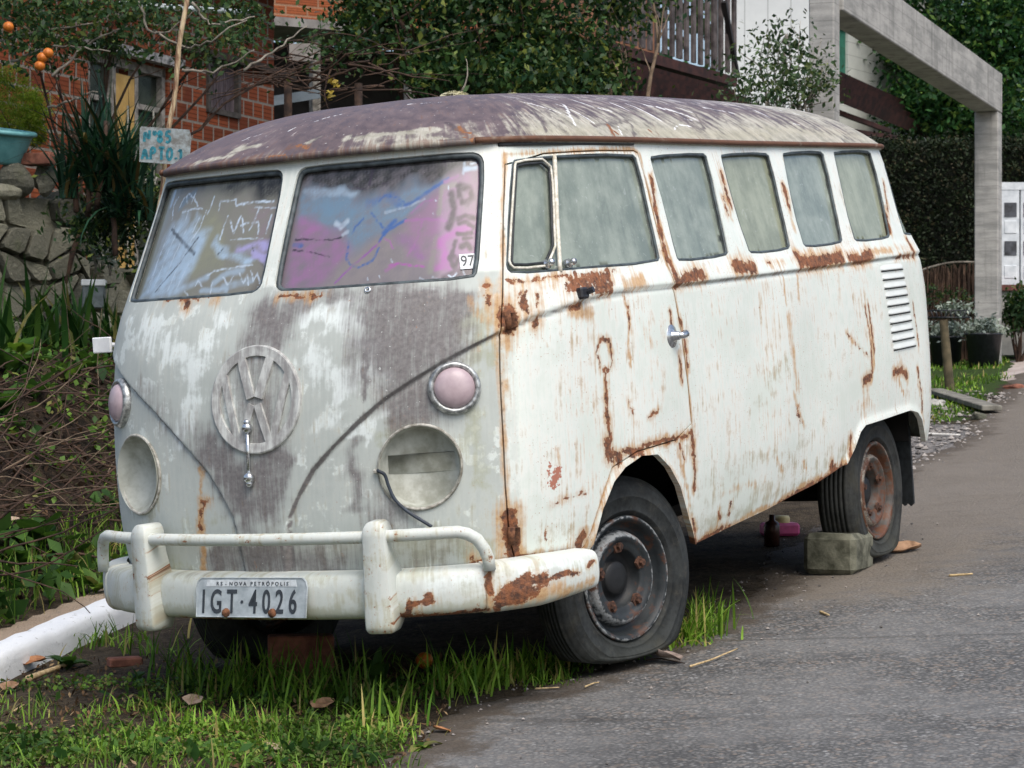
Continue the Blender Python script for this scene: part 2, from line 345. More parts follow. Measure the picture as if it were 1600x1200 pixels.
FEAT=[('R',1,0.0104,[(2.488,1.6),(2.475,1.549),(2.482,1.493)]),
('R',0.9,0.0063,[(2.43,1.526),(2.427,1.466)]),
('R',0.9,0.0073,[(3.051,1.561),(3.057,1.517),(3.055,1.472)]),
('O',0.9,0.0146,[(2.465,1.567),(2.454,1.44)]),
('O',0.8,0.0146,[(3.043,1.517),(3.035,1.393)]),
('R',0.8,0.0063,[(2.653,1.277),(2.682,1.274)]),
('O',0.55,0.0208,[(2.61,1.279),(4.38,1.295)]),
('O',0.5,0.025,[(0.82,1.268),(1.068,1.265)]),
('R',0.7,0.0052,[(0.803,1.289),(1.401,1.294)]),
('O',0.6,0.0167,[(0.798,1.279),(1.398,1.286)]),
('R',0.9,0.0063,[(4.205,1.44),(4.156,1.358)]),
('O',0.7,0.0125,[(4.273,0.711),(4.369,0.538)]),
('R',0.8,0.0063,[(4.126,1.254),(4.329,1.257)]),
('R',1,0.0104,[(1.847,1.585),(1.823,1.504),(1.818,1.455),(1.807,1.331),(1.829,1.287)]),
('R',1,0.0146,[(1.822,1.277),(1.829,1.244),(1.899,1.248),(2.052,1.26)]),
('R',1,0.0167,[(2.343,1.271),(2.508,1.273)]),
('O',1,0.0312,[(1.453,1.249),(1.578,1.254)]),
('R',0.8,0.0187,[(1.077,1.255),(1.199,1.254),(1.332,1.25)]),
('R',0.9,0.0104,[(1.089,1.274),(1.351,1.28)]),
('R',0.9,0.0167,[(0.864,1.235),(0.87,1.212)]),
('R',0.9,0.0104,[(0.917,1.24),(0.923,1.224)]),
('O',1,0.0292,[(1.097,1.182),(1.217,1.169)]),
('R',0.8,0.0104,[(1.097,1.195),(1.154,1.196)]),
('R',1.2,0.0229,[(0.797,1.19),(0.807,1.159)]),
('O',1,0.0208,[(0.799,1.137),(0.81,1.089)]),
('R',1,0.0146,[(0.917,1.157)]),
('O',1,0.0104,[(1.444,1.212),(1.473,1.135),(1.441,1.055),(1.454,0.993)]),
('R',0.6,0.0063,[(1.453,1.212),(1.472,1.156),(1.463,1.095)]),
('R',0.8,0.0052,[(1.28,1.09),(1.249,1.052),(1.278,0.99),(1.308,0.978),(1.344,1.011),(1.34,1.052),(1.319,1.083),(1.28,1.09)]),
('R',0.9,0.0052,[(1.76,1.141),(1.766,1.094)]),
('R',1,0.0063,[(1.83,1.116),(1.855,1.033),(1.871,0.952)]),
('R',0.9,0.0052,[(1.799,1.0),(1.808,0.91)]),
('O',0.8,0.0042,[(0.959,1.107),(0.995,1.075),(1.053,1.036)]),
('R',1.2,0.0167,[(2.965,1.292),(3.024,1.265),(3.439,1.277)]),
('R',1,0.0125,[(2.954,1.302),(2.985,1.259),(2.955,1.246)]),
('R',1.1,0.0146,[(3.528,1.269),(3.673,1.262),(3.794,1.283)]),
('O',1,0.0187,[(3.815,1.287),(4.054,1.286)]),
('R',1,0.0094,[(3.065,1.554),(3.051,1.492)]),
('R',0.9,0.0063,[(4.366,1.578),(4.245,1.453)]),
('O',0.9,0.0083,[(4.341,1.536),(4.219,1.412)]),
('R',1.2,0.0125,[(4.392,1.317),(4.397,1.261)]),
('R',1,0.0052,[(3.649,1.069),(3.679,0.938),(3.665,0.784)]),
('R',1,0.0052,[(3.692,1.088),(3.706,0.885)]),
('O',1,0.0146,[(3.688,1.041),(3.7,0.859),(3.663,0.771)]),
('R',1.1,0.0125,[(3.572,0.776),(3.635,0.791)]),
('O',0.7,0.025,[(3.568,0.74),(3.577,0.637)]),
('R',0.8,0.0031,[(3.403,0.98),(3.627,0.877)]),
('R',1.1,0.0104,[(3.94,0.784),(4.043,0.787),(4.125,0.754)]),
('O',0.9,0.0146,[(4.012,0.744),(4.067,0.686)]),
('O',0.8,0.0125,[(2.781,1.23),(2.782,1.123)]),
('O',0.8,0.0104,[(2.937,1.236),(2.903,1.13)]),
('O',0.6,0.0125,[(3.386,1.221),(3.357,1.096)]),
('O',0.75,0.0333,[(2.793,1.064),(2.813,0.92),(2.832,0.811)]),
('O',0.9,0.0187,[(2.789,0.791),(2.835,0.716),(2.898,0.655)]),
('R',0.55,0.0167,[(2.816,0.729),(2.859,0.678)]),
('R',0.7,0.0063,[(4.295,1.052),(4.324,0.872)]),
('R',0.8,0.0083,[(4.281,0.779),(4.336,0.596)]),
('R',1,0.0187,[(1.285,0.755),(1.295,0.72)]),
('R',1,0.0146,[(1.353,0.701)]),
('R',0.9,0.0125,[(1.424,0.714),(1.501,0.718)]),
('R',1.1,0.0052,[(1.331,0.722),(1.876,0.735)]),
('O',0.9,0.0104,[(1.425,0.73),(1.877,0.744)]),
('R',0.9,0.0073,[(1.298,0.961),(1.293,0.845),(1.313,0.762)]),
('O',1,0.0125,[(1.291,0.965),(1.293,0.845),(1.316,0.742)]),
('P',1,0.0146,[(0.971,0.672),(0.996,0.698)]),
('P',0.8,0.0063,[(0.958,0.725),(0.96,0.706)]),
('R',1.3,0.0187,[(0.797,0.59),(0.799,0.538),(0.803,0.479)]),
('O',1,0.0187,[(0.787,0.626),(0.797,0.47)]),
('R',1,0.0063,[(0.822,0.459),(1.119,0.447)]),
('R',1.1,0.0146,[(1.134,0.487),(1.106,0.463)]),
('R',0.9,0.0042,[(1.774,0.705),(1.815,0.653)]),
('R',1,0.0073,[(1.875,0.72),(1.889,0.548)]),
('R',1.1,0.0063,[(1.89,0.44),(1.933,0.362)]),
('O',0.9,0.0146,[(1.759,0.695),(1.865,0.491)]),
('O',1.1,0.0146,[(1.935,0.36),(2.567,0.396),(3.358,0.476)]),
('R',1,0.0073,[(1.94,0.35),(2.225,0.374)]),
('R',0.9,0.0083,[(2.573,0.386),(2.947,0.423),(3.361,0.463)]),
('R',0.7,0.0083,[(2.098,0.439),(2.13,0.408)]),
('R',0.7,0.0083,[(2.21,0.452),(2.205,0.414)]),
('R',1.1,0.0167,[(3.196,0.478),(3.251,0.442),(3.172,0.421)]),
('R',1,0.0073,[(3.415,0.571),(3.394,0.477)]),
('O',0.8,0.0125,[(2.885,0.531),(2.943,0.477)]),
('O',0.7,0.0146,[(2.599,0.574),(2.671,0.507)]),
('O',0.6,0.0167,[(2.128,0.502),(2.412,0.502)]),
('O',0.6,0.0125,[(2.522,0.617),(2.497,0.504)]),
('R',0.9,0.0042,[(1.547,0.811),(1.63,0.834)]),
('O',0.7,0.0083,[(1.0,0.775),(1.007,0.716)]),
('R',0.7,0.0042,[(0.948,0.606),(1.149,0.621)]),
('R',0.7,0.0052,[(0.942,0.529),(0.946,0.489)]),
('O',0.6,0.0208,[(1.438,0.872),(1.452,0.809)]),
('O',0.5,0.025,[(1.538,1.132),(1.615,1.044)]),
('R',0.6,0.0042,[(1.42,0.894),(1.455,0.83)]),
('O',0.7,0.0125,[(0.79,1.062),(0.789,0.911),(0.782,0.684)]),
('O',0.8,0.0167,[(0.822,1.287),(1.037,1.288)]),
('O',1.1,0.0104,[(-0.226,0.786),(-0.236,0.668)]),
('O',1.5,0.0146,[(-0.236,0.648),(-0.244,0.572)]),
('O',1,0.0125,[(-0.245,0.548),(-0.26,0.457)]),
('R',0.7,0.0063,[(-0.234,0.658),(-0.244,0.588)]),
('R',1,0.0073,[(-0.238,0.676),(-0.209,0.676),(-0.223,0.662)]),
('R',0.9,0.0063,[(0.728,1.28),(0.738,1.274)]),
('R',0.9,0.0083,[(0.732,1.244),(0.736,1.226)]),
('O',0.5,0.0167,[(0.681,1.24),(0.714,1.181)]),
('R',0.8,0.0052,[(0.054,1.285),(0.204,1.284)]),
('R',0.7,0.0042,[(-0.419,1.303),(-0.186,1.296)]),
('R',0.9,0.0083,[(-0.323,1.298),(-0.313,1.282)]),
('R',0.8,0.0125,[(0.679,0.464),(0.74,0.448)]),
('O',0.7,0.0208,[(0.67,0.48),(0.75,0.447)]),
('G',1,0.0708,[(0.435,1.219),(0.594,1.208)]),
('G',1,0.0625,[(0.424,1.126),(0.598,1.133)]),
('G',0.9,0.0583,[(0.475,1.029),(0.523,1.082),(0.599,1.105)]),
('G',0.7,0.05,[(0.556,0.93),(0.599,1.002)]),
('G',0.7,0.0417,[(0.464,0.917),(0.531,0.913)]),
('G',1,0.0208,[(0.39,1.259),(0.65,1.257)]),
('G',1.1,0.0083,[(0.347,1.239),(0.365,1.129),(0.365,0.96)]),
('G',0.8,0.0187,[(0.324,0.829),(0.325,0.658)]),
('G',0.6,0.0417,[(0.499,0.839),(0.414,0.654)]),
('G',0.95,0.0417,[(-0.004,1.254),(0.084,1.236)]),
('G',0.9,0.0417,[(0.011,1.176),(0.078,1.164)]),
('G',0.75,0.0292,[(0.128,1.265),(0.284,1.266)]),
('G',0.7,0.0729,[(-0.006,1.053),(0.019,0.917)]),
('G',1,0.05,[(-0.166,0.834),(-0.111,0.726)]),
('G',0.95,0.0333,[(-0.071,0.764),(-0.068,0.647)]),
('G',1,0.0417,[(0.034,0.84),(0.038,0.646)]),
('G',0.9,0.0208,[(0.106,0.828),(0.094,0.684)]),
('G',0.7,0.0292,[(-0.032,0.647),(-0.038,0.588)]),
('G',0.9,0.0292,[(-0.189,0.509),(0.127,0.508)]),
('G',0.7,0.0458,[(-0.22,0.488),(0.234,0.477)]),
('G',0.45,0.0375,[(0.334,1.206),(0.314,1.019)]),
('G',0.5,0.0333,[(0.491,0.631),(0.371,0.599)]),
('G',0.4,0.0417,[(-0.481,1.047),(-0.257,0.846)]),
('G',0.45,0.05,[(0.194,0.507),(0.602,0.49)]),
('G',0.35,0.0292,[(-0.55,0.642),(-0.399,0.586)]),
('G',0.5,0.0125,[(0.785,1.261),(0.787,1.176)]),
('W',1,0.0375,[(0.16,1.216),(0.292,1.209),(0.405,1.09)]),
('W',1,0.0458,[(0.195,1.101),(0.304,1.001)]),
('W',1,0.0292,[(0.426,1.032),(0.344,1.074)]),
('W',0.9,0.0542,[(-0.495,1.207),(-0.261,1.121),(-0.228,1.002)]),
('W',0.8,0.0417,[(-0.153,1.232),(-0.256,1.042)]),
('W',1,0.0104,[(0.363,0.831)]),
('W',1,0.0125,[(0.368,0.846),(0.322,0.858)]),
('W',1,0.0083,[(0.151,0.847)]),
('W',1,0.0083,[(0.222,0.636)]),
('W',1,0.0083,[(0.109,0.596)]),
('W',0.9,0.0104,[(0.338,1.263),(0.332,1.225)]),
('W',1,0.0063,[(0.46,1.281),(0.561,1.286)]),
('W',0.8,0.025,[(0.424,0.9),(0.342,0.866)]),
('W',0.7,0.0333,[(0.218,0.91),(0.282,0.926)]),
('W',0.8,0.0063,[(0.104,1.261),(0.133,1.265)]),
('W',0.9,0.0187,[(-0.603,1.245)]),
('W',0.7,0.0458,[(-0.311,0.866),(-0.254,0.924)]),
('A',0.8,0.0542,[(0.704,1.182),(0.736,1.067)]),
('A',0.6,0.05,[(0.683,0.92),(0.723,0.69)]),
('A',0.6,0.0458,[(-0.486,0.665),(-0.4,0.464)]),
('A',0.8,0.0625,[(0.486,0.517),(0.719,0.479)]),
('A',0.7,0.0417,[(0.422,0.844),(0.5,0.867)]),
('A',0.5,0.0417,[(2.41,0.765),(2.748,0.924)]),
('A',0.4,0.0542,[(1.962,0.544),(2.845,0.583)]),
('A',0.6,0.0292,[(1.907,0.42),(2.558,0.416),(3.353,0.494)]),
('A',0.4,0.0417,[(-0.273,0.648),(0.005,0.469)])]
FILL_L=[((0.29,0.245,0.22),0.35,[(-0.582,1.318),(-0.72,1.681),(0.019,1.689),(0.003,1.301)]),((0.035,0.034,0.03),0.9,[(-0.799,1.74),(0.028,1.712),(0.037,1.611),(-0.082,1.596),(-0.266,1.622),(-0.378,1.66),(-0.616,1.675)]),((0.34,0.335,0.19),0.55,[(-0.43,1.552),(-0.341,1.577),(-0.244,1.491),(-0.234,1.392),(-0.336,1.358),(-0.403,1.401)]),((0.46,0.58,0.66),0.8,[(-0.638,1.32),(-0.618,1.45),(-0.585,1.551),(-0.398,1.524),(-0.341,1.493),(-0.354,1.398),(-0.417,1.318)]),((0.13,0.1,0.075),0.75,[(-0.132,1.289),(-0.085,1.345),(-0.003,1.369),(-0.02,1.293)]),((0.33,0.19,0.265),0.3,[(-0.142,1.564),(-0.018,1.566),(-0.016,1.418),(-0.094,1.462)])]  # near-black fill: clean glass with the roof lip's dark reflection painted in
FILL_R=[((0.035,0.034,0.03),0.92,[(-0.001,1.714),(0.782,1.712),(0.752,1.673),(0.666,1.643),(0.585,1.623),(0.471,1.611),(0.378,1.601),(0.046,1.629)]),((0.17,0.27,0.34),0.75,[(0.045,1.631),(0.378,1.601),(0.585,1.619),(0.5,1.53),(0.413,1.497),(0.327,1.451),(0.273,1.429),(0.228,1.49),(0.047,1.542)]),((0.37,0.165,0.31),0.62,[(0.055,1.541),(0.229,1.484),(0.273,1.429),(0.225,1.365),(0.05,1.302),(0.042,1.337)]),((0.29,0.245,0.22),0.8,[(0.273,1.429),(0.437,1.486),(0.59,1.485),(0.59,1.312),(0.407,1.302),(0.063,1.298),(0.225,1.365)]),((0.33,0.19,0.265),0.85,[(0.448,1.485),(0.585,1.613),(0.751,1.663),(0.723,1.313),(0.58,1.319),(0.486,1.386)]),((0.37,0.165,0.31),0.5,[(0.568,1.497),(0.734,1.506),(0.714,1.333),(0.59,1.331)])]  # first fill paints the same dark lip reflection across the pane top
SCRL=[((0.46,0.58,0.66),0.0271,0.55,[(-0.58,1.358),(-0.539,1.487),(-0.5,1.556)]),((0.46,0.58,0.66),0.0146,0.7,[(-0.508,1.366),(-0.451,1.493),(-0.417,1.561)]),((0.46,0.58,0.66),0.0125,0.6,[(-0.426,1.382),(-0.369,1.498)]),((0.62,0.7,0.74),0.0017,0.8,[(-0.61,1.369),(-0.599,1.46),(-0.555,1.549)]),((0.62,0.7,0.74),0.0017,0.8,[(-0.561,1.358),(-0.542,1.467),(-0.516,1.543)]),((0.62,0.7,0.74),0.0015,0.7,[(-0.511,1.346),(-0.493,1.455),(-0.462,1.544)]),((0.62,0.7,0.74),0.0015,0.7,[(-0.599,1.339),(-0.6,1.429),(-0.589,1.51)]),((0.62,0.7,0.74),0.0014,0.7,[(-0.465,1.344),(-0.441,1.442),(-0.413,1.521)]),((0.62,0.7,0.74),0.0014,0.6,[(-0.422,1.342),(-0.396,1.42)]),((0.46,0.58,0.66),0.0094,0.7,[(-0.646,1.619),(-0.643,1.656)]),((0.46,0.58,0.66),0.0156,0.9,[(-0.296,1.494),(-0.274,1.463),(-0.227,1.446)]),((0.46,0.58,0.66),0.0125,0.9,[(-0.227,1.446),(-0.149,1.422),(-0.1,1.412)]),((0.45,0.4,0.62),0.0156,0.95,[(-0.169,1.457),(-0.098,1.458),(-0.04,1.459)]),((0.45,0.4,0.62),0.0135,0.95,[(-0.087,1.423),(-0.043,1.424),(-0.03,1.403)]),((0.45,0.4,0.62),0.0083,0.9,[(-0.108,1.439),(-0.023,1.399)]),((0.17,0.27,0.34),0.0125,0.6,[(-0.559,1.6),(-0.481,1.646)]),((0.46,0.58,0.66),0.0094,0.65,[(-0.445,1.333),(-0.336,1.358),(-0.285,1.375)]),((0.46,0.58,0.66),0.0094,0.6,[(-0.248,1.353),(-0.203,1.38),(-0.137,1.386)]),((0.46,0.58,0.66),0.0094,0.55,[(-0.202,1.341),(-0.088,1.354)]),((0.46,0.58,0.66),0.0073,0.6,[(-0.296,1.332),(-0.185,1.331)]),((0.62,0.7,0.74),0.0021,1,[(-0.621,1.618),(-0.611,1.634)]),((0.62,0.7,0.74),0.0023,1,[(-0.592,1.571),(-0.617,1.613),(-0.595,1.641)]),((0.62,0.7,0.74),0.0021,1,[(-0.562,1.61),(-0.55,1.634),(-0.524,1.649),(-0.483,1.634),(-0.439,1.603)]),((0.62,0.7,0.74),0.0021,1,[(-0.537,1.642),(-0.514,1.618)]),((0.62,0.7,0.74),0.0021,1,[(-0.481,1.646),(-0.489,1.618)]),((0.62,0.7,0.74),0.0021,0.9,[(-0.531,1.592),(-0.453,1.596),(-0.409,1.593)]),((0.62,0.7,0.74),0.0021,0.8,[(-0.492,1.596),(-0.492,1.556)]),((0.62,0.7,0.74),0.0025,1,[(-0.384,1.584),(-0.394,1.536),(-0.412,1.505)]),((0.62,0.7,0.74),0.0021,0.9,[(-0.413,1.561),(-0.428,1.522)]),((0.62,0.7,0.74),0.0021,1,[(-0.361,1.629),(-0.366,1.595),(-0.373,1.575)]),((0.62,0.7,0.74),0.0021,0.9,[(-0.32,1.586),(-0.325,1.612),(-0.251,1.613),(-0.24,1.594)]),((0.62,0.7,0.74),0.0029,1,[(-0.237,1.594),(-0.168,1.598),(-0.071,1.597)]),((0.62,0.7,0.74),0.0021,0.9,[(-0.267,1.564),(-0.273,1.513),(-0.272,1.489)]),((0.62,0.7,0.74),0.0025,1,[(-0.248,1.547),(-0.218,1.505),(-0.205,1.556)]),((0.62,0.7,0.74),0.0023,1,[(-0.195,1.551),(-0.175,1.507)]),((0.62,0.7,0.74),0.0023,1,[(-0.194,1.528),(-0.16,1.535)]),((0.62,0.7,0.74),0.0025,1,[(-0.127,1.579),(-0.14,1.534),(-0.149,1.513)]),((0.62,0.7,0.74),0.0023,1,[(-0.145,1.532),(-0.118,1.537),(-0.106,1.498)]),((0.62,0.7,0.74),0.0023,1,[(-0.068,1.553),(-0.072,1.496)]),((0.62,0.7,0.74),0.0017,0.8,[(-0.224,1.486),(-0.157,1.486),(-0.078,1.481)]),((0.62,0.7,0.74),0.0017,0.7,[(-0.148,1.58),(-0.015,1.575)]),((0.62,0.7,0.74),0.0021,0.9,[(-0.286,1.379),(-0.258,1.393),(-0.181,1.397),(-0.101,1.4)]),((0.62,0.7,0.74),0.0017,0.9,[(-0.148,1.379),(-0.122,1.347),(-0.114,1.373),(-0.099,1.341)]),((0.62,0.7,0.74),0.0017,0.9,[(-0.102,1.384),(-0.082,1.352),(-0.073,1.375),(-0.053,1.343),(-0.045,1.366)]),((0.62,0.7,0.74),0.0017,0.9,[(-0.25,1.322),(-0.254,1.354)]),((0.62,0.7,0.74),0.0017,0.8,[(-0.213,1.371),(-0.185,1.346),(-0.171,1.369)]),((0.62,0.7,0.74),0.0017,0.8,[(-0.375,1.336),(-0.348,1.315)]),((0.62,0.7,0.74),0.0015,0.8,[(-0.056,1.333),(-0.028,1.341),(-0.015,1.329)]),((0.62,0.7,0.74),0.0016,0.8,[(-0.332,1.348),(-0.325,1.365),(-0.295,1.344)]),((0.05,0.055,0.06),0.0023,0.85,[(-0.542,1.337),(-0.449,1.423),(-0.388,1.503)]),((0.05,0.055,0.06),0.0052,0.8,[(-0.565,1.537),(-0.472,1.496),(-0.382,1.451)]),((0.05,0.055,0.06),0.0021,0.8,[(-0.263,1.445),(-0.248,1.463)]),((0.05,0.055,0.06),0.0021,0.8,[(-0.12,1.46),(-0.107,1.443)]),((0.05,0.055,0.06),0.0021,0.7,[(-0.072,1.406),(-0.053,1.397)])]
SCRR=[((0.06,0.135,0.33),0.0125,0.55,[(0.322,1.572),(0.38,1.587),(0.433,1.564)]),((0.46,0.58,0.66),0.0125,0.5,[(0.072,1.609),(0.208,1.596),(0.27,1.595)]),((0.17,0.27,0.34),0.0167,0.5,[(0.141,1.555),(0.292,1.535),(0.409,1.536)]),((0.37,0.165,0.31),0.0156,0.65,[(0.075,1.51),(0.156,1.485)]),((0.37,0.165,0.31),0.0146,0.6,[(0.071,1.423),(0.171,1.407)]),((0.37,0.165,0.31),0.0167,0.5,[(0.074,1.355),(0.154,1.369)]),((0.3,0.1,0.32),0.0146,0.35,[(0.438,1.466),(0.528,1.383)]),((0.42,0.115,0.345),0.0146,0.9,[(0.586,1.408),(0.601,1.378)]),((0.42,0.115,0.345),0.0104,0.85,[(0.582,1.428),(0.644,1.457),(0.687,1.466)]),((0.42,0.115,0.345),0.0094,0.8,[(0.57,1.352),(0.611,1.349)]),((0.28,0.29,0.2),0.0073,0.6,[(0.578,1.515),(0.586,1.593),(0.636,1.6)]),((0.28,0.29,0.2),0.0083,0.5,[(0.569,1.438),(0.553,1.343)]),((0.06,0.135,0.33),0.0047,0.9,[(0.608,1.621),(0.541,1.586),(0.486,1.557),(0.453,1.547)]),((0.37,0.165,0.31),0.0042,0.8,[(0.642,1.625),(0.597,1.612)]),((0.62,0.7,0.74),0.0031,0.35,[(0.386,1.532),(0.476,1.546),(0.524,1.562)]),((0.06,0.135,0.33),0.0031,0.7,[(0.359,1.565),(0.38,1.583),(0.428,1.574),(0.458,1.551)]),((0.06,0.135,0.33),0.0073,0.95,[(0.389,1.466),(0.403,1.484),(0.424,1.502)]),((0.06,0.135,0.33),0.0035,0.9,[(0.374,1.442),(0.393,1.469),(0.462,1.504)]),((0.06,0.135,0.33),0.0031,0.85,[(0.335,1.532),(0.367,1.5),(0.392,1.479)]),((0.06,0.135,0.33),0.0027,0.85,[(0.307,1.514),(0.28,1.493),(0.273,1.474)]),((0.06,0.135,0.33),0.0029,0.9,[(0.261,1.449),(0.261,1.401),(0.28,1.377),(0.314,1.369),(0.357,1.385),(0.376,1.422)]),((0.3,0.1,0.32),0.0029,0.95,[(0.231,1.326),(0.287,1.376),(0.343,1.415),(0.378,1.441)]),((0.37,0.165,0.31),0.0035,0.95,[(0.462,1.5),(0.546,1.498),(0.607,1.492)]),((0.37,0.165,0.31),0.0031,0.95,[(0.52,1.494),(0.509,1.452),(0.495,1.424),(0.477,1.396)]),((0.37,0.165,0.31),0.0027,0.9,[(0.395,1.45),(0.414,1.439),(0.424,1.419)]),((0.42,0.115,0.345),0.0027,0.9,[(0.413,1.368),(0.444,1.374),(0.487,1.365),(0.533,1.356)]),((0.42,0.115,0.345),0.0042,0.6,[(0.403,1.353),(0.434,1.37)]),((0.37,0.165,0.31),0.0025,0.8,[(0.478,1.522),(0.525,1.554),(0.556,1.556)]),((0.42,0.115,0.345),0.0027,0.9,[(0.595,1.444),(0.637,1.451),(0.709,1.449)]),((0.06,0.045,0.06),0.0021,1,[(0.055,1.47),(0.106,1.467)]),((0.06,0.045,0.06),0.0017,0.9,[(0.106,1.467),(0.173,1.459),(0.221,1.462)]),((0.06,0.045,0.06),0.0025,1,[(0.221,1.462),(0.244,1.468)]),((0.06,0.045,0.06),0.0019,1,[(0.053,1.437),(0.094,1.431)]),((0.06,0.045,0.06),0.0013,0.9,[(0.109,1.428),(0.199,1.409)]),((0.06,0.135,0.33),0.0063,0.8,[(0.052,1.453),(0.085,1.449)]),((0.045,0.026,0.038),0.0106,0.95,[(0.62,1.571),(0.63,1.531),(0.624,1.493),(0.612,1.47)]),((0.045,0.026,0.038),0.0089,0.95,[(0.645,1.589),(0.65,1.56),(0.659,1.545)]),((0.045,0.026,0.038),0.0106,0.95,[(0.649,1.593),(0.686,1.583),(0.695,1.557),(0.677,1.544)]),((0.045,0.026,0.038),0.008,0.95,[(0.646,1.495),(0.672,1.502),(0.704,1.492)]),((0.045,0.026,0.038),0.0062,0.9,[(0.65,1.48),(0.677,1.482),(0.699,1.465)]),((0.045,0.026,0.038),0.0062,0.95,[(0.644,1.449),(0.672,1.445),(0.694,1.45)]),((0.045,0.026,0.038),0.0046,0.9,[(0.663,1.432),(0.693,1.434)]),((0.045,0.026,0.038),0.0089,0.95,[(0.658,1.409),(0.675,1.416),(0.687,1.404)]),((0.045,0.026,0.038),0.0071,0.9,[(0.637,1.424),(0.624,1.387),(0.642,1.366),(0.633,1.348)]),((0.045,0.026,0.038),0.0071,0.9,[(0.617,1.377),(0.627,1.354)]),((0.045,0.026,0.038),0.0106,0.95,[(0.6,1.317),(0.635,1.33),(0.656,1.336),(0.688,1.33)]),((0.045,0.026,0.038),0.0089,0.8,[(0.682,1.316),(0.641,1.315)]),((0.62,0.7,0.74),0.0073,0.55,[(0.204,1.511),(0.227,1.496),(0.248,1.512)]),((0.62,0.7,0.74),0.0042,0.5,[(0.238,1.47),(0.254,1.479)]),((0.46,0.58,0.66),0.0063,0.9,[(0.673,1.643),(0.713,1.645)]),((0.62,0.7,0.74),0.0021,0.9,[(0.69,1.658),(0.714,1.661)]),((0.46,0.58,0.66),0.0042,0.7,[(0.669,1.663),(0.663,1.632)]),((0.06,0.045,0.06),0.0027,0.85,[(0.364,1.622),(0.381,1.615),(0.385,1.626)]),((0.06,0.045,0.06),0.0052,0.8,[(0.322,1.667),(0.315,1.621)]),((0.06,0.045,0.06),0.0021,0.8,[(0.229,1.618),(0.305,1.608)]),((0.06,0.045,0.06),0.0031,0.8,[(0.592,1.676),(0.605,1.647)]),((0.62,0.7,0.74),0.0016,1,[(0.611,1.324),(0.623,1.316),(0.635,1.33)]),((0.62,0.7,0.74),0.0019,1,[(0.66,1.34),(0.665,1.317)]),((0.62,0.7,0.74),0.0017,1,[(0.558,1.515),(0.56,1.513)]),((0.62,0.7,0.74),0.0017,1,[(0.422,1.387),(0.425,1.379)]),((0.62,0.7,0.74),0.0015,0.9,[(0.608,1.596),(0.611,1.588)]),((0.62,0.7,0.74),0.0014,0.9,[(0.565,1.555),(0.567,1.553)]),((0.62,0.7,0.74),0.0014,0.9,[(0.342,1.334),(0.345,1.33)]),((0.62,0.7,0.74),0.0014,0.9,[(0.383,1.338),(0.385,1.335)]),((0.62,0.7,0.74),0.0016,0.7,[(0.519,1.323),(0.546,1.31)]),((0.62,0.7,0.74),0.0016,0.7,[(0.56,1.324),(0.59,1.307)])]
EMB=(0.003, 0.983)
HLR=(0.525, 0.76)
TSR=(0.637, 0.988)
STICK=(0.675, 1.362)
NOB1=(0.36, 1.288)
MIR=(1.149, 1.232)
HANDLE=(1.761, 1.066)
HING1=(0.805, 1.174)
KNOB=(1.117, 1.329)
KNOB2=(0.991, 1.332)
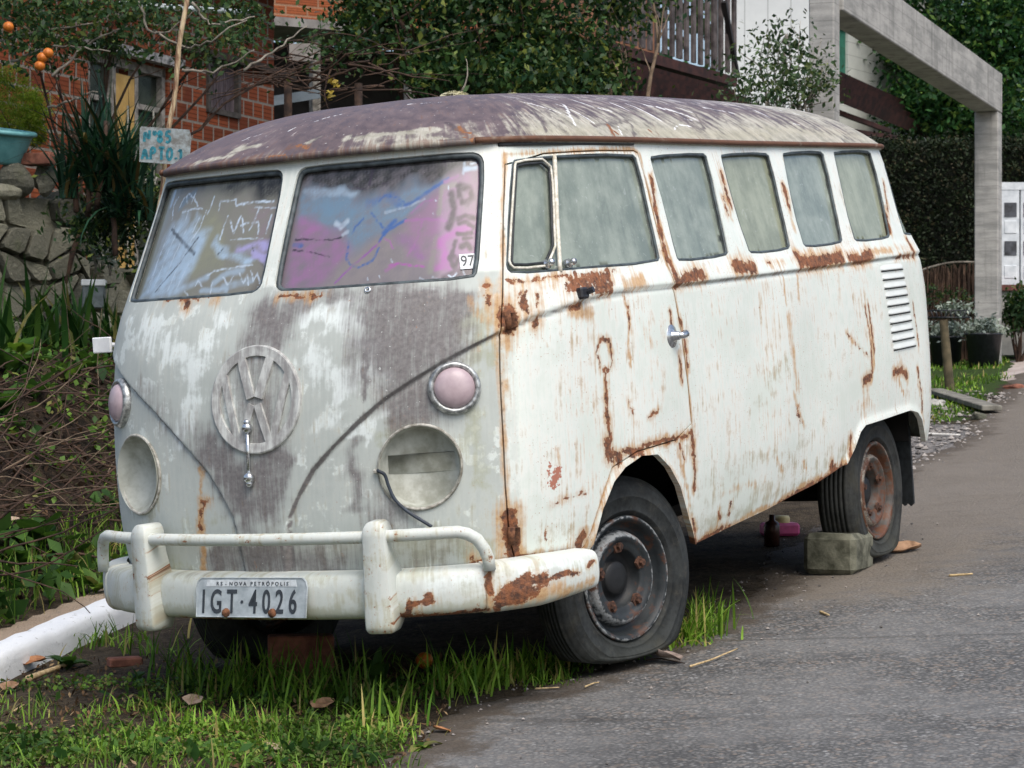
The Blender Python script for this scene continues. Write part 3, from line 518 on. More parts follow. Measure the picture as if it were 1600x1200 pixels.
ROOFF=[('A',1.2,0.0052,[(-0.141,0.195),(-0.133,0.223)]),
('A',1.2,0.0033,[(-0.075,0.268),(-0.054,0.292)]),
('A',1.2,0.0038,[(-0.046,0.304),(0.033,0.347)]),
('A',1.1,0.0038,[(-0.319,0.177),(-0.298,0.198)]),
('A',1.1,0.0031,[(-0.36,0.142),(-0.34,0.183)]),
('A',1,0.0031,[(0.417,0.419),(0.624,0.393)]),
('A',1,0.0063,[(1.608,0.239),(1.464,0.155),(1.369,0.073)]),
('A',1,0.0063,[(1.534,0.24),(1.563,0.168),(1.571,0.087)]),
('A',0.9,0.0063,[(1.236,0.278),(1.323,0.216),(1.418,0.13)]),
('A',0.9,0.0083,[(1.836,0.287),(1.852,0.217),(1.939,0.18)]),
('A',1,0.0104,[(2.229,0.266),(2.237,0.187),(2.229,0.128)]),
('A',0.9,0.0083,[(2.113,0.26),(2.092,0.186)]),
('A',1,0.0104,[(2.345,0.273),(2.498,0.213),(2.576,0.138)]),
('A',0.8,0.0104,[(2.597,0.285),(2.663,0.209)]),
('A',1,0.0042,[(2.237,0.063),(2.32,0.094),(2.423,0.087)]),
('A',1,0.0052,[(1.753,0.069),(1.691,0.018)]),
('A',0.8,0.0104,[(2.903,0.265),(3.093,0.209)]),
('A',0.9,0.0083,[(3.408,0.259),(3.395,0.166)]),
('A',0.8,0.0063,[(3.557,0.142),(3.61,0.133)]),
('A',0.7,0.0125,[(3.693,0.32),(4.036,0.192)]),
('A',0.8,0.0063,[(2.46,0.142),(2.535,0.133)]),
('W',0.95,0.0292,[(0.223,0.076),(0.38,0.081),(0.57,0.07)]),
('W',0.9,0.0208,[(0.438,0.0),(0.591,0.011)]),
('W',0.8,0.0187,[(0.053,0.063),(0.09,0.105)]),
('W',0.9,0.0187,[(-0.315,0.081),(-0.211,0.093)]),
('W',0.8,0.0167,[(-0.439,0.023),(-0.29,0.042)]),
('W',0.7,0.0167,[(0.392,0.0),(0.653,0.0)]),
('G',0.9,0.0187,[(0.624,0.125),(0.661,0.047)]),
('G',1,0.0146,[(0.587,0.0),(0.694,0.0)]),
('O',1,0.0167,[(0.661,0.07),(0.69,0.013)]),
('R',0.9,0.0063,[(0.661,0.088),(0.67,0.054),(0.694,0.043)]),
('R',0.7,0.0063,[(0.661,0.016),(0.694,0.003)]),
('O',1,0.0187,[(-0.009,0.048),(0.07,0.038)]),
('R',0.6,0.0104,[(0.008,0.059),(0.066,0.035)]),
('O',0.8,0.0146,[(-0.447,0.0),(-0.046,0.0)]),
('O',0.6,0.0125,[(0.144,0.0),(0.347,0.0)]),
('R',0.5,0.0083,[(-0.075,0.0),(-0.005,0.002)]),
('R',1,0.0063,[(1.683,0.08),(1.617,0.029),(1.608,0.007)]),
('O',1,0.0104,[(1.675,0.08),(1.596,0.0)]),
('O',0.7,0.0083,[(2.13,0.102),(2.005,0.012)]),
('G',0.8,0.0125,[(1.199,0.222),(1.129,0.088),(1.087,0.025)]),
('G',0.7,0.0167,[(1.534,0.065),(1.952,0.117)]),
('G',0.8,0.0104,[(1.906,0.092),(1.786,0.014)]),
('G',0.7,0.0104,[(2.696,0.209),(2.489,0.049)]),
('G',0.6,0.0083,[(2.891,0.176),(2.795,0.099)]),
('G',0.7,0.0125,[(0.988,0.202),(0.909,0.029)]),
('G',0.5,0.0104,[(3.312,0.19),(3.321,0.068)]),
('G',0.5,0.0083,[(3.846,0.164),(3.875,0.078)]),
('G',0.8,0.0167,[(1.968,0.219),(1.939,0.139)]),
('P',0.8,0.0417,[(1.873,0.035),(2.448,0.039),(3.081,0.05)]),
('P',0.7,0.0292,[(0.938,0.029),(1.48,0.035)]),
('P',0.6,0.0333,[(3.155,0.083),(4.289,0.072)])]

# bus frame -> world (the street slopes, the van stands on the slope)
BM = np.array([[-0.46946584, 0.88001685, -0.07191778], [-0.87949090, -0.47327599, -0.05005588], [-0.07808697, 0.03975151, 0.99615372]])
BP = V3(7.86992939, 3.99318182, 1.32820356)
def B2W(X): return (np.asarray(X, float) - BP) @ BM.T + V3(0, 0, CAM_H)
BMAT = Matrix([list(BM[i]) + [B2W((0, 0, 0))[i]] for i in range(3)] + [[0, 0, 0, 1]])

bus = empty('derelict_van')
bus.matrix_world = BMAT
tag(bus, 'derelict rusty white split-windscreen minibus parked half on the grass with flat tyres', 'van')

# ------------------------------------------------------------------ paint materials
def paint(name, roof=False, white=(.80, .842, .812), bumper=False):
    g = G(name)
    uv = g.coord('UV')
    n1 = g.noise(uv, 14, 8, .62)
    n2 = g.noise(uv, 75, 8, .65)
    n3 = g.noise(uv, 3.2, 5, .6)
    stk = g.noise(g.scale(uv, (70, 5, 5)), 1, 5, .6)
    stk2 = g.noise(g.scale(uv, (200, 9, 9)), 1, 4, .6)
    a = g.attr('wearA'); b = g.attr('wearB')
    R_, O_, G_ = g.sep(a.outputs['Color'])[:3]
    W_, A_, P_ = g.sep(b.outputs['Color'])[:3]
    F_ = a.outputs['Alpha']
    n1 = g.ss(n1, .28, .72); n2 = g.ss(n2, .30, .70); stk = g.ss(stk, .28, .72); stk2 = g.ss(stk2, .3, .7)
    mott = g.math('ADD', g.mul(g.add(n1, -.5), .55), g.mul(g.add(stk, -.5), .5))
    sidec = g.mix(g.ss(g.add(n3, g.mul(mott, .6)), .25, .75), tuple(c * q for c, q in zip(white, (.83, .85, .80))), white)
    frontc = g.mix(g.add(g.mul(n3, .6), g.add(g.mul(n1, .2), g.mul(stk, .2))), (.36, .39, .36), (.56, .605, .57))
    frontc = g.mix(g.mul(g.ss(g.add(g.noise(uv, 7, 6, .65), g.mul(g.add(n1, -.5), .15)), .56, .64), .65), frontc, (.72, .78, .745))
    col = g.mix(F_, sidec, frontc)
    tanf = g.ss(g.add(g.mul(n3, .55), g.add(g.mul(stk, .25), g.mul(n1, .2))), .42, .85)
    col = g.mix(g.mul(tanf, g.math('SUBTRACT', .68, g.mul(F_, .52))), col, (.62, .54, .38))
    # chalk
    scr = g.ss(g.noise(g.scale(uv, (60, 9, 1), rot=(0, 0, -.75)), 1, 4, .6), .3, .7)
    wm = g.mul(g.ss(g.add(W_, g.add(g.mul(g.add(n1, -.5), .8), g.add(g.mul(g.add(stk, -.5), .25), g.mul(g.add(scr, -.5), .45)))), .26, .95), .80)
    col = g.mix(wm, col, (.74, .80, .775))
    # algae, dirt film
    am = g.mul(g.ss(g.add(A_, g.add(g.mul(g.add(n1, -.5), .9), g.mul(g.add(stk, -.5), .5))), .2, .9), .55)
    col = g.mix(am, col, (.30, .31, .19))
    # purple grey mildew, runs downwards; also the dark crease line
    gf = g.add(g.mul(G_, 1.05), g.add(g.mul(g.add(stk, -.5), .40), g.add(g.mul(g.add(n1, -.5), .40), g.add(g.mul(g.add(stk2, -.5), .16), g.mul(g.add(n3, -.5), .5)))))
    gm = g.mul(g.ss(gf, .10, 1.10), .88)
    col = g.mix(gm, col, g.mix(n2, (.095, .080, .083), (.185, .168, .168)))
    # white flecks over it
    fl = g.mul(g.ss(g.noise(uv, 95, 2, .5), .70, .74), g.ss(n3, .40, .62))
    col = g.mix(g.mul(fl, g.math('ADD', .25, g.mul(G_, .5), True)), col, (.72, .75, .72))
    # orange run-off
    om = g.mul(g.ss(g.add(O_, g.add(g.mul(g.add(stk, -.5), .50), g.mul(g.add(n1, -.5), .45))), .20, 1.05), .85)
    col = g.mix(om, col, g.mix(n2, (.40, .20, .065), (.56, .36, .17)))
    # bare primer
    pm = g.ss(g.add(P_, g.mul(g.add(n2, -.5), 1.0)), .45, .6)
    col = g.mix(pm, col, (.42, .17, .115))
    # rust: eaten edges
    rm_ = g.ss(g.noise(uv, 38, 7, .68), .3, .7)
    rf = g.add(R_, g.add(g.mul(g.add(n2, -.5), .36), g.add(g.mul(g.add(rm_, -.5), .62), g.mul(g.add(n1, -.5), .34))))
    rm = g.mul(g.ss(rf, .40, .60), .95)
    if not roof:
        sp = g.mul(g.ss(g.noise(uv, 150, 1.5, .5), .68, .71), g.ss(g.noise(uv, 5, 3, .6), .40, .58))
        sp = g.mul(sp, g.math('SUBTRACT', 1.0, g.mul(F_, .8)))
        ln = g.mul(g.ss(g.noise(g.scale(uv, (210, 7, 7), rot=(0, 0, .12)), 1, 2, .5), .735, .76), g.ss(g.noise(uv, 7, 2, .5), .52, .62))
        sp = g.math('MAXIMUM', sp, g.mul(ln, g.math('SUBTRACT', .75, g.mul(F_, .6))))
        rm = g.math('MAXIMUM', rm, g.mul(sp, .85))
    rn = g.ss(g.noise(uv, 34, 7, .7), .3, .7)
    rc = g.mix(g.ss(g.add(g.mul(n2, .3), g.add(g.mul(n3, .35), g.mul(rn, .5))), .25, .85), (.048, .020, .015), (.26, .090, .034))
    rc = g.mix(g.mul(g.ss(g.noise(uv, 120, 4, .7), .55, .7), .55), rc, (.38, .17, .075))
    rc = g.mix(g.mul(g.ss(rf, .62, .44), .8), rc, (.42, .19, .06))
    col = g.mix(rm, col, rc)
    rough = g.math('ADD', .36, g.mul(g.math('MAXIMUM', g.math('MAXIMUM', rm, gm), g.math('MAXIMUM', F_, om)), .42))
    g.set(color=col, rough=rough, spec=.4)
    g.bump(g.add(g.mul(rm, g.add(n2, -.9)), g.add(g.mul(n3, .5), g.mul(n1, .12))), .35, .006)
    return g.m

def roofpaint():
    g = G('weathered_roof_paint')
    uv = g.coord('UV')           # (u, height on the dome)
    x, y, z_ = g.sepx(uv)[:3]
    stk = g.noise(g.scale(uv, (26, 2.2, 1)), 1, 5, .62)
    stk2 = g.noise(g.scale(uv, (75, 5.0, 1), rot=(0, 0, .04)), 1, 4, .6, .4)
    n1 = g.noise(uv, 16, 8, .65); n2 = g.noise(uv, 80, 6, .6); n3 = g.noise(uv, 2.6, 4, .6)
    b = g.attr('wearB'); W_, A_, P_ = g.sep(b.outputs['Color'])[:3]
    a = g.attr('wearA'); R_, O_, G_ = g.sep(a.outputs['Color'])[:3]
    n1 = g.ss(n1, .28, .72); stk = g.ss(stk, .28, .72); stk2 = g.ss(stk2, .28, .72); n3 = g.ss(n3, .25, .75)
    purple = g.mix(g.add(g.mul(n1, .6), g.mul(n3, .4)), (.070, .050, .052), (.170, .130, .135))
    pale = g.mix(n1, (.24, .225, .165), (.47, .455, .39))
    pale = g.mix(g.mul(P_, .45), pale, (.40, .37, .25))
    f = g.add(W_, g.add(g.mul(g.add(stk, -.5), .55), g.add(g.mul(g.add(n3, -.5), .5), g.mul(g.add(n1, -.5), .45))))
    col = g.mix(g.ss(f, .25, .85), purple, pale)
    wf = g.add(A_, g.add(g.mul(g.add(stk2, -.5), .9), g.mul(g.add(n1, -.5), .35)))
    col = g.mix(g.mul(g.ss(wf, .62, .92), .9), col, (.78, .80, .80))
    col = g.mix(g.mul(g.ss(g.noise(g.scale(uv, (120, 10, 1)), 1, 3, .6), .58, .72), .45), col, (.10, .075, .09))
    dk = g.ss(g.add(G_, g.add(g.mul(g.add(n1, -.5), .45), g.mul(g.add(stk, -.5), .4))), .3, .9)
    col = g.mix(g.mul(dk, .8), col, (.060, .045, .052))
    fl = g.ss(g.noise(uv, 60, 2, .5), .70, .74)
    col = g.mix(g.mul(fl, .6), col, (.66, .66, .62))
    om = g.ss(g.add(O_, g.add(g.mul(g.add(stk2, -.5), 1.0), g.mul(g.add(n1, -.5), .8))), .25, .95)
    col = g.mix(g.mul(om, .7), col, (.15, .078, .05))
    rf = g.add(R_, g.add(g.mul(g.add(n2, -.5), .9), g.mul(g.add(n1, -.5), .5)))
    rm = g.ss(rf, .44, .56)
    col = g.mix(rm, col, g.mix(n2, (.08, .03, .016), (.36, .16, .06)))
    g.set(color=col, rough=g.math('ADD', .42, g.mul(n1, .3)), spec=.45)
    g.bump(g.add(n2, g.mul(n3, 2)), .25, .004)
    return g.m

M_body = paint('weathered_white_paint')
M_door = M_body
M_bump = paint('chipped_bumper_paint', bumper=True, white=(.78, .81, .785))
M_roof = roofpaint()
M_rub = simple('old_black_rubber', (.022, .026, .028), .55, .4, 40)
M_seal = simple('perished_window_seal', (.055, .07, .075), .5, .5, 30)
M_chrome = simple('dull_chrome', (.55, .57, .58), .22, .3, 60, metal=.9)
M_cream = simple('cream_window_frame', (.62, .58, .46), .45, .25, 60, c2=(.75, .73, .64))
M_dark = simple('dark_underside', (.012, .011, .010), .9, .4, 10)
M_rust = simple('brown_rust', (.10, .042, .024), .9, .5, 60, c2=(.22, .095, .045), bump=.4)
M_nut = simple('dark_rusty_nut', (.035, .020, .016), .8, .5, 60, c2=(.12, .055, .032), bump=.3)
M_plast = simple('black_plastic', (.02, .022, .028), .4, .3, 30)
def glassmat(name, c1, c2, rough=.05):
    g = G(name); uv = g.coord('UV')
    n = g.noise(uv, 5, 7, .68); s_ = g.noise(g.scale(uv, (26, 1.6, 1)), 1, 5, .6); d = g.noise(uv, 90, 3, .6)
    fold = g.ss(g.noise(g.scale(uv, (9, .35, 1)), 1, 1, .5), .46, .54)
    col = g.mix(g.ss(g.add(g.mul(n, .8), g.mul(s_, .2)), .38, .62), c1, c2)
    col = g.mix(g.mul(fold, .10), col, tuple(min(1, c * 1.5) for c in c2))
    col = g.mix(g.mul(g.ss(d, .62, .75), .35), col, (.5, .52, .5))
    col = g.mix(g.mul(g.ss(g.noise(g.scale(uv, (60, 60, 1), rot=(0, 0, .7)), .35, 2, .5, 2.), .66, .72), .25), col, (.55, .58, .56))
    g.set(color=col, rough=rough, spec=.5)
    return g.m
M_gs = glassmat('milky_dirty_glass', (.165, .20, .170), (.285, .325, .275))
M_gs2 = glassmat('milky_yellowed_glass', (.190, .21, .145), (.305, .33, .24))
def wsmat():
    g = G('scrawled_windscreen_glass'); uv = g.coord('UV')
    a = g.attr('scrawl_and_reflection')
    n = g.noise(uv, 24, 7, .65); n2 = g.noise(uv, 120, 4, .6)
    col = g.mix(g.mul(g.ss(n, .4, .75), .22), g.mix(1, a.outputs['Color'], (.74, .79, .88), 'MULTIPLY'), (.17, .17, .15))
    col = g.mix(g.mul(g.ss(n2, .64, .72), .2), col, (.45, .45, .45))
    g.set(color=col, rough=g.math('ADD', .08, g.mul(n, .14)), spec=.4)
    return g.m
M_ws = wsmat()

# ------------------------------------------------------------------ plane-domain meshing (u, z)
def pip(P, poly):
    x, y = P[:, 0], P[:, 1]; ins = np.zeros(len(P), bool); q = np.asarray(poly); n = len(q)
    for i in range(n):
        x1, y1 = q[i]; x2, y2 = q[(i + 1) % n]
        if y1 == y2: continue
        c = ((y1 > y) != (y2 > y)) & (x < (x2 - x1) * (y - y1) / (y2 - y1) + x1)
        ins ^= c
    return ins
def dseg(P, pts, closed=False):
    q = np.asarray(pts, float)
    if len(q) == 1: return np.hypot(*(P - q[0]).T)
    d = np.full(len(P), 1e9)
    for i in range(len(q) if closed else len(q) - 1):
        a = q[i]; b = q[(i + 1) % len(q)]; ab = b - a
        t = np.clip(((P - a) @ ab) / (ab @ ab + 1e-12), 0, 1)
        d = np.minimum(d, np.hypot(*(P - a - t[:, None] * ab).T))
    return d
def chaikin(p, n=2, closed=True):
    p = np.asarray(p, float)
    for _ in range(n):
        a, b = p, np.roll(p, -1, 0)
        if not closed: a, b = p[:-1], p[1:]
        q = np.stack([.75 * a + .25 * b, .25 * a + .75 * b], 1).reshape(-1, 2)
        p = q if closed else np.vstack([p[:1], q, p[-1:]])
    return p
def densify(p, step, closed=True):
    p = np.asarray(p, float); out = []
    for i in range(len(p) if closed else len(p) - 1):
        a = p[i]; b = p[(i + 1) % len(p)]; n = max(1, int(np.ceil(np.hypot(*(b - a)) / step)))
        out += [a + (b - a) * k / n for k in range(n)]
    if not closed: out.append(p[-1])
    return np.array(out)
def area(p): p = np.asarray(p); q = np.roll(p, -1, 0); return .5 * np.sum(p[:, 0] * q[:, 1] - q[:, 0] * p[:, 1])
def inset(p, d):
    p = np.asarray(p, float)
    if area(p) < 0: p = p[::-1]
    t = np.roll(p, -1, 0) - np.roll(p, 1, 0); t /= np.hypot(*t.T)[:, None] + 1e-12
    return p + d * np.stack([-t[:, 1], t[:, 0]], 1)
def mir(p): return [(-a, b) for a, b in p][::-1]
def cdt(outer, holes, gridpts, gap):
    loops = [outer] + holes; V = []; E = []
    for l in loops:
        k = len(V); V += [tuple(q) for q in l]; E += [(k + i, k + (i + 1) % len(l)) for i in range(len(l))]
    g = gridpts[pip(gridpts, outer)]
    for h in holes: g = g[~pip(g, h)]
    for l in loops:
        l = np.asarray(l); lo = l.min(0) - .1; hi = l.max(0) + .1
        m = ((g > lo) & (g < hi)).all(1); keep = np.ones(len(g), bool)
        keep[m] = dseg(g[m], l, True) > gap
        g = g[keep]
    V += [tuple(q) for q in g]
    r_ = delaunay_2d_cdt([Vector(q) for q in V], E, [], 0, 1e-6)
    P = np.array([tuple(q) for q in r_[0]]); T = np.array([f for f in r_[2]])
    c = P[T].mean(1); ok = pip(c, outer)
    for h in holes: ok &= ~pip(c, h)
    T = T[ok]
    a = P[T]; ar = (a[:, 1, 0] - a[:, 0, 0]) * (a[:, 2, 1] - a[:, 0, 1]) - (a[:, 2, 0] - a[:, 0, 0]) * (a[:, 1, 1] - a[:, 0, 1])
    T[ar < 0] = T[ar < 0][:, ::-1]
    return P, T
def grid(u0, u1, z0, z1, s):
    us = np.arange(u0, u1, s); zs = np.arange(z0, z1, s)
    a, b = np.meshgrid(us, zs, indexing='ij'); a = a + (np.arange(len(zs)) % 2) * s * .5
    return np.stack([a.ravel(), b.ravel()], 1)

CR = [(.070, .25), (.078, .42), (.092, .56)] + CREASE + [(4.6, 1.262), (UL + .1, 1.263)]
CRP = np.array(CR + [(UL + .1, 2.2), (-.05, 2.2), (-.05, .25)])
FAL = FARCH
BOT = [(0, .355), (.9, .36), (1.12, .365)] + FARCH + SILL[1:] + RARCH[1:] + [(4.62, .445), (UL, .445)]
def disp(P):
    A = np.stack([np.abs(P[:, 0]), P[:, 1]], 1); d = np.zeros(len(A))
    sd = dseg(A, CR); up = pip(A, CRP); s_ = np.where(up, sd, -sd)
    t = np.clip((s_ + .004) / .010, 0, 1); t = t * t * (3 - 2 * t)
    nose = np.clip((A[:, 0] - .5) / .4, 0, 1)
    fade = 1 - .75 * nose * np.clip(s_ / .075, 0, 1)
    d += .011 * t * fade
    # pressed groove just under the step
    d -= .004 * np.exp(-((s_ + .006) / .006) ** 2)
    d += .010 * np.exp(-(dseg(A, RARCH) / .02) ** 2) + .006 * np.exp(-(dseg(A, FARCH) / .015) ** 2)
    # long soft dents
    m = A[:, 0] > .8
    d += m * .0025 * (np.sin(A[:, 0] * 5.1 + 2 * A[:, 1]) * np.sin(A[:, 1] * 7.3 - A[:, 0] * 1.3) + .6 * np.sin(A[:, 0] * 11 - 4 * A[:, 1]))
    return d
def snorm(u, z):
    h = 2e-3
    a = S(u + h, z) - S(u - h, z); b = S(u, z + h) - S(u, z - h)
    n = np.cross(a, b); n /= np.linalg.norm(n, axis=-1, keepdims=True) + 1e-12
    return n
def shell(P, off=0., dd=None):
    P = np.asarray(P, float)
    u = np.where(np.abs(P[:, 0]) < 1e-6, 1e-6, P[:, 0])
    u = np.clip(u, -UL + 3e-3, UL - 3e-3) if False else u
    n = snorm(np.clip(u, -UL + 4e-3, UL - 4e-3), P[:, 1])
    n *= np.where(n[:, :1] * 0 + (n * (S(u, P[:, 1]) - V3(0, 0, 0) * 1))[:, :2].sum(1, keepdims=True) < 0, -1, 1)
    return S(u, P[:, 1]) + n * ((disp(P) if dd is None else dd) + off)[:, None]
def one(u, z, off=0.):
    """a point on the shell, its outward normal, and in-surface axes (right when seen from outside, up)"""
    p = shell(np.array([(u, z)]), off, np.array([0.]))[0]; n = snorm(np.array([u]), np.array([z]))[0]
    if n[:2] @ p[:2] < 0: n = -n
    r_ = np.cross(V3(0, 0, 1), n); r_ /= np.linalg.norm(r_); up = np.cross(n, r_)
    return p, n, r_, up
_ww = np.random.default_rng(3).normal(size=(16, 2)); _wp = np.random.default_rng(4).random((2, 16)) * 6.28
def warp(P, amp, sc):
    o = np.zeros_like(P)
    for k in range(2):
        for i in range(16): o[:, k] += np.sin((P @ _ww[i]) * sc * 1.6 ** (i // 3) + _wp[k, i]) / 1.45 ** (i // 3)
    return P + amp * o / 3.2
def wear(P, front=True):
    P = np.asarray(P, float); P0 = P; Q1 = warp(P, .0075, 45.); Q2 = warp(P, .020, 22.)
    ch = {k: np.zeros(len(P)) for k in 'ROGWAP'}
    for k, amp, r_, pts in FEAT:
        q = np.array(pts); lo = q.min(0) - 4 * r_ - .05; hi = q.max(0) + 4 * r_ + .05
        m = ((P > lo) & (P < hi)).all(1)
        if not m.any(): continue
        d = dseg((Q2 if k in 'GWA' else Q1)[m], q)
        if k in 'RP':
            f = amp * np.clip(1.25 - .60 * d / r_, 0, 1)
            h_ = amp * .92 * np.exp(-(d / (2.5 * r_ + .012)) ** 2)
            if k == 'R':
                ch['O'][m] = np.maximum(ch['O'][m], h_)
                if r_ > .011:                      # rusty water has run down from it
                    x0, x1 = q[:, 0].min() - r_ * .6, q[:, 0].max() + r_ * .6; zb = q[:, 1].mean(); L = 5.5 * r_ + .03
                    m2 = (P[:, 0] > x0 - .01) & (P[:, 0] < x1 + .01) & (P[:, 1] < zb) & (P[:, 1] > zb - L)
                    t_ = (zb - P[m2, 1]) / L; e_ = np.clip(np.minimum(P[m2, 0] - x0, x1 - P[m2, 0]) / .012 + .5, 0, 1)
                    ch['O'][m2] = np.maximum(ch['O'][m2], .72 * amp * (1 - t_) ** 1.2 * e_)
        else: f = amp * np.exp(-(d / ((1.45 if k == 'G' and r_ > .015 else 1.05) * r_)) ** 2)
        ch[k][m] = 1 - (1 - np.minimum(ch[k][m], 1)) * (1 - np.minimum(f, 1)) if k == 'G' else np.maximum(ch[k][m], f)
    A_ = np.stack([np.abs(P[:, 0]), P[:, 1]], 1)
    m = (A_[:, 0] < 4.6)
    dc = dseg(A_, CR); sdn = np.clip((.9 - A_[:, 0]) / .1, 0, 1)
    ch['G'] = np.maximum(ch['G'], (1.5 * sdn + .75 * (1 - sdn)) * np.exp(-(dc / (.0046 + .0010 * np.sin(A_[:, 0] * 40))) ** 2))  # dark line in the crease: dirt, with the step's undercut shade painted in
    dd_ = dseg(A_, DOOR, True); ch['O'] = np.maximum(ch['O'], .85 * np.exp(-(dd_ / .013) ** 2)); ch['G'] = np.maximum(ch['G'], .6 * np.exp(-(dd_ / .006) ** 2))
    ch['O'] = np.maximum(ch['O'], .60 * np.exp(-(dseg(A_, FARCH) / .028) ** 2))
    ch['A'] = np.maximum(ch['A'], .45 * np.exp(-(dseg(A_, SILL) / .06) ** 2))
    fr = np.clip((.80 - np.abs(P[:, 0])) / .03, 0, 1) * (P[:, 1] < 1.32)
    # pillars by the windscreens stay whiter
    fr = np.maximum(fr, .35 * (np.abs(P[:, 0]) < .83))
    one_ = np.ones(len(P))
    # film of dirt along the foot of the side
    z = P[:, 1]; side = np.abs(P[:, 0]) > .8
    ch['O'] = np.maximum(ch['O'], np.where(side & (z < 1.24), .30 * (.55 + .45 * np.sin(P[:, 0] * 9.1) * np.sin(P[:, 0] * 3.7 + 1)), 0))
    ch['A'] = np.maximum(ch['A'], np.where(side, .55 * np.clip((.66 - z) / .25, 0, 1), .35 * np.clip((.75 - z) / .3, 0, 1)))
    ch['O'] = np.maximum(ch['O'], np.where(side, .30 * np.clip((z - 1.18) / .1, 0, 1) * np.clip((1.34 - z) / .06, 0, 1), 0))
    return dict(wearA=np.stack([ch['R'], ch['O'], ch['G'], fr], 1), wearB=np.stack([ch['W'], ch['A'], ch['P'], one_], 1))

def rim(vs, loop, depth, off0=0.):
    a = shell(loop, off0); b = shell(loop, -depth)
    k = len(loop); f = np.array([(i, (i + 1) % k, k + (i + 1) % k, k + i) for i in range(k)])
    return np.vstack([a, b]), f, np.vstack([loop, loop])
def panel(name, outer, holes, gp, gap, mat, parent, depth=.022, rims=True):
    P, T = cdt(outer, holes, gp, gap)
    v = [shell(P)]; uvs = [P]; f = [tuple(t) for t in T]; n = len(P)
    if rims:
        for l, inv in [(outer, True)] + [(h, False) for h in holes]:
            l = np.asarray(l)
            if area(l) < 0: l = l[::-1]
            rv, rf, ru = rim(None, l, depth)
            if not inv: rf = rf[:, ::-1]
            f += [tuple(int(i) + n for i in q[::-1]) for q in rf]; n += len(rv); v.append(rv); uvs.append(ru)
    U = np.vstack(uvs)
    return mesh(name, np.vstack(v), f, mat, parent, True, uv=U, attrs=wear(U))

rnd = lambda p, n=2: chaikin(p, n)
WSp = rnd(WS, 1); DWp = rnd(DW, 1); W2p, W3p, W4p, W5p = (rnd(q, 1) for q in (W2, W3, W4, W5))
W6 = [(4.37, 1.36), (4.40, 1.345), (4.76, 1.345), (4.80, 1.37), (4.86, 1.64), (4.84, 1.665), (4.53, 1.66), (4.50, 1.64)]
W6p = rnd(W6, 1)
DOORp = rnd(DOOR, 1)
circ = lambda u, z, r_, n=40: np.array([(u + r_ * math.cos(a), z + r_ * math.sin(a)) for a in np.arange(n) * 2 * math.pi / n])
HL = (.5265, .7625); HLr = .122
# ---- body
half = BOT + [(UL, 1.735)]
outer = np.array([(-a, b) for a, b in BOT][:0:-1] + BOT + [(UL, 1.735), (-UL, 1.735)])
outer = densify(outer, .012)
holesR = [WSp, densify(DOORp, .012), W2p, W3p, W4p, W5p, W6p, circ(*HL, HLr)]
holes = [densify(h, .012) for h in holesR] + [densify(np.array(mir([tuple(q) for q in h])), .03 if i else .012) for i, h in enumerate(holesR)]
gp = np.vstack([grid(-.86, 4.86, .3, 1.735, .0095), grid(-UL, -.87, .3, 1.735, .04), grid(4.87, UL, .3, 1.735, .03)])
# extra rows along the pressed step
for o_ in (-.009, -.004, 0, .003, .006):
    c_ = densify(chaikin(CREASE, 1, False), .008, False); t_ = np.gradient(c_, axis=0); t_ /= np.hypot(*t_.T)[:, None]
    q = c_ + o_ * np.stack([-t_[:, 1], t_[:, 0]], 1); gp = np.vstack([gp, q, q * (-1, 1)])
body = panel('body', outer, holes, gp, .0045, M_body, bus)
body['label'] = 'white body shell with rust patches and grey mildew on the nose'

# ---- doors
dgrid = lambda p, s: grid(np.min(p, 0)[0], np.max(p, 0)[0], np.min(p, 0)[1], np.max(p, 0)[1], s)
dpoly = densify(inset(densify(DOORp, .012), .0055), .012)
dgp = np.vstack([dgrid(dpoly, .0095)] + [gp[-0:]][:0])
door = panel('door', dpoly, [densify(DWp, .012)], dgp, .0045, M_door, bus, .03)
door['label'] = 'rusty driver door with a vent window'
d2 = densify(np.array(mir([tuple(q) for q in dpoly])), .03)
door2 = panel('door', d2, [densify(np.array(mir([tuple(q) for q in DWp])), .03)], dgrid(d2, .05), .01, M_door, bus, .03)

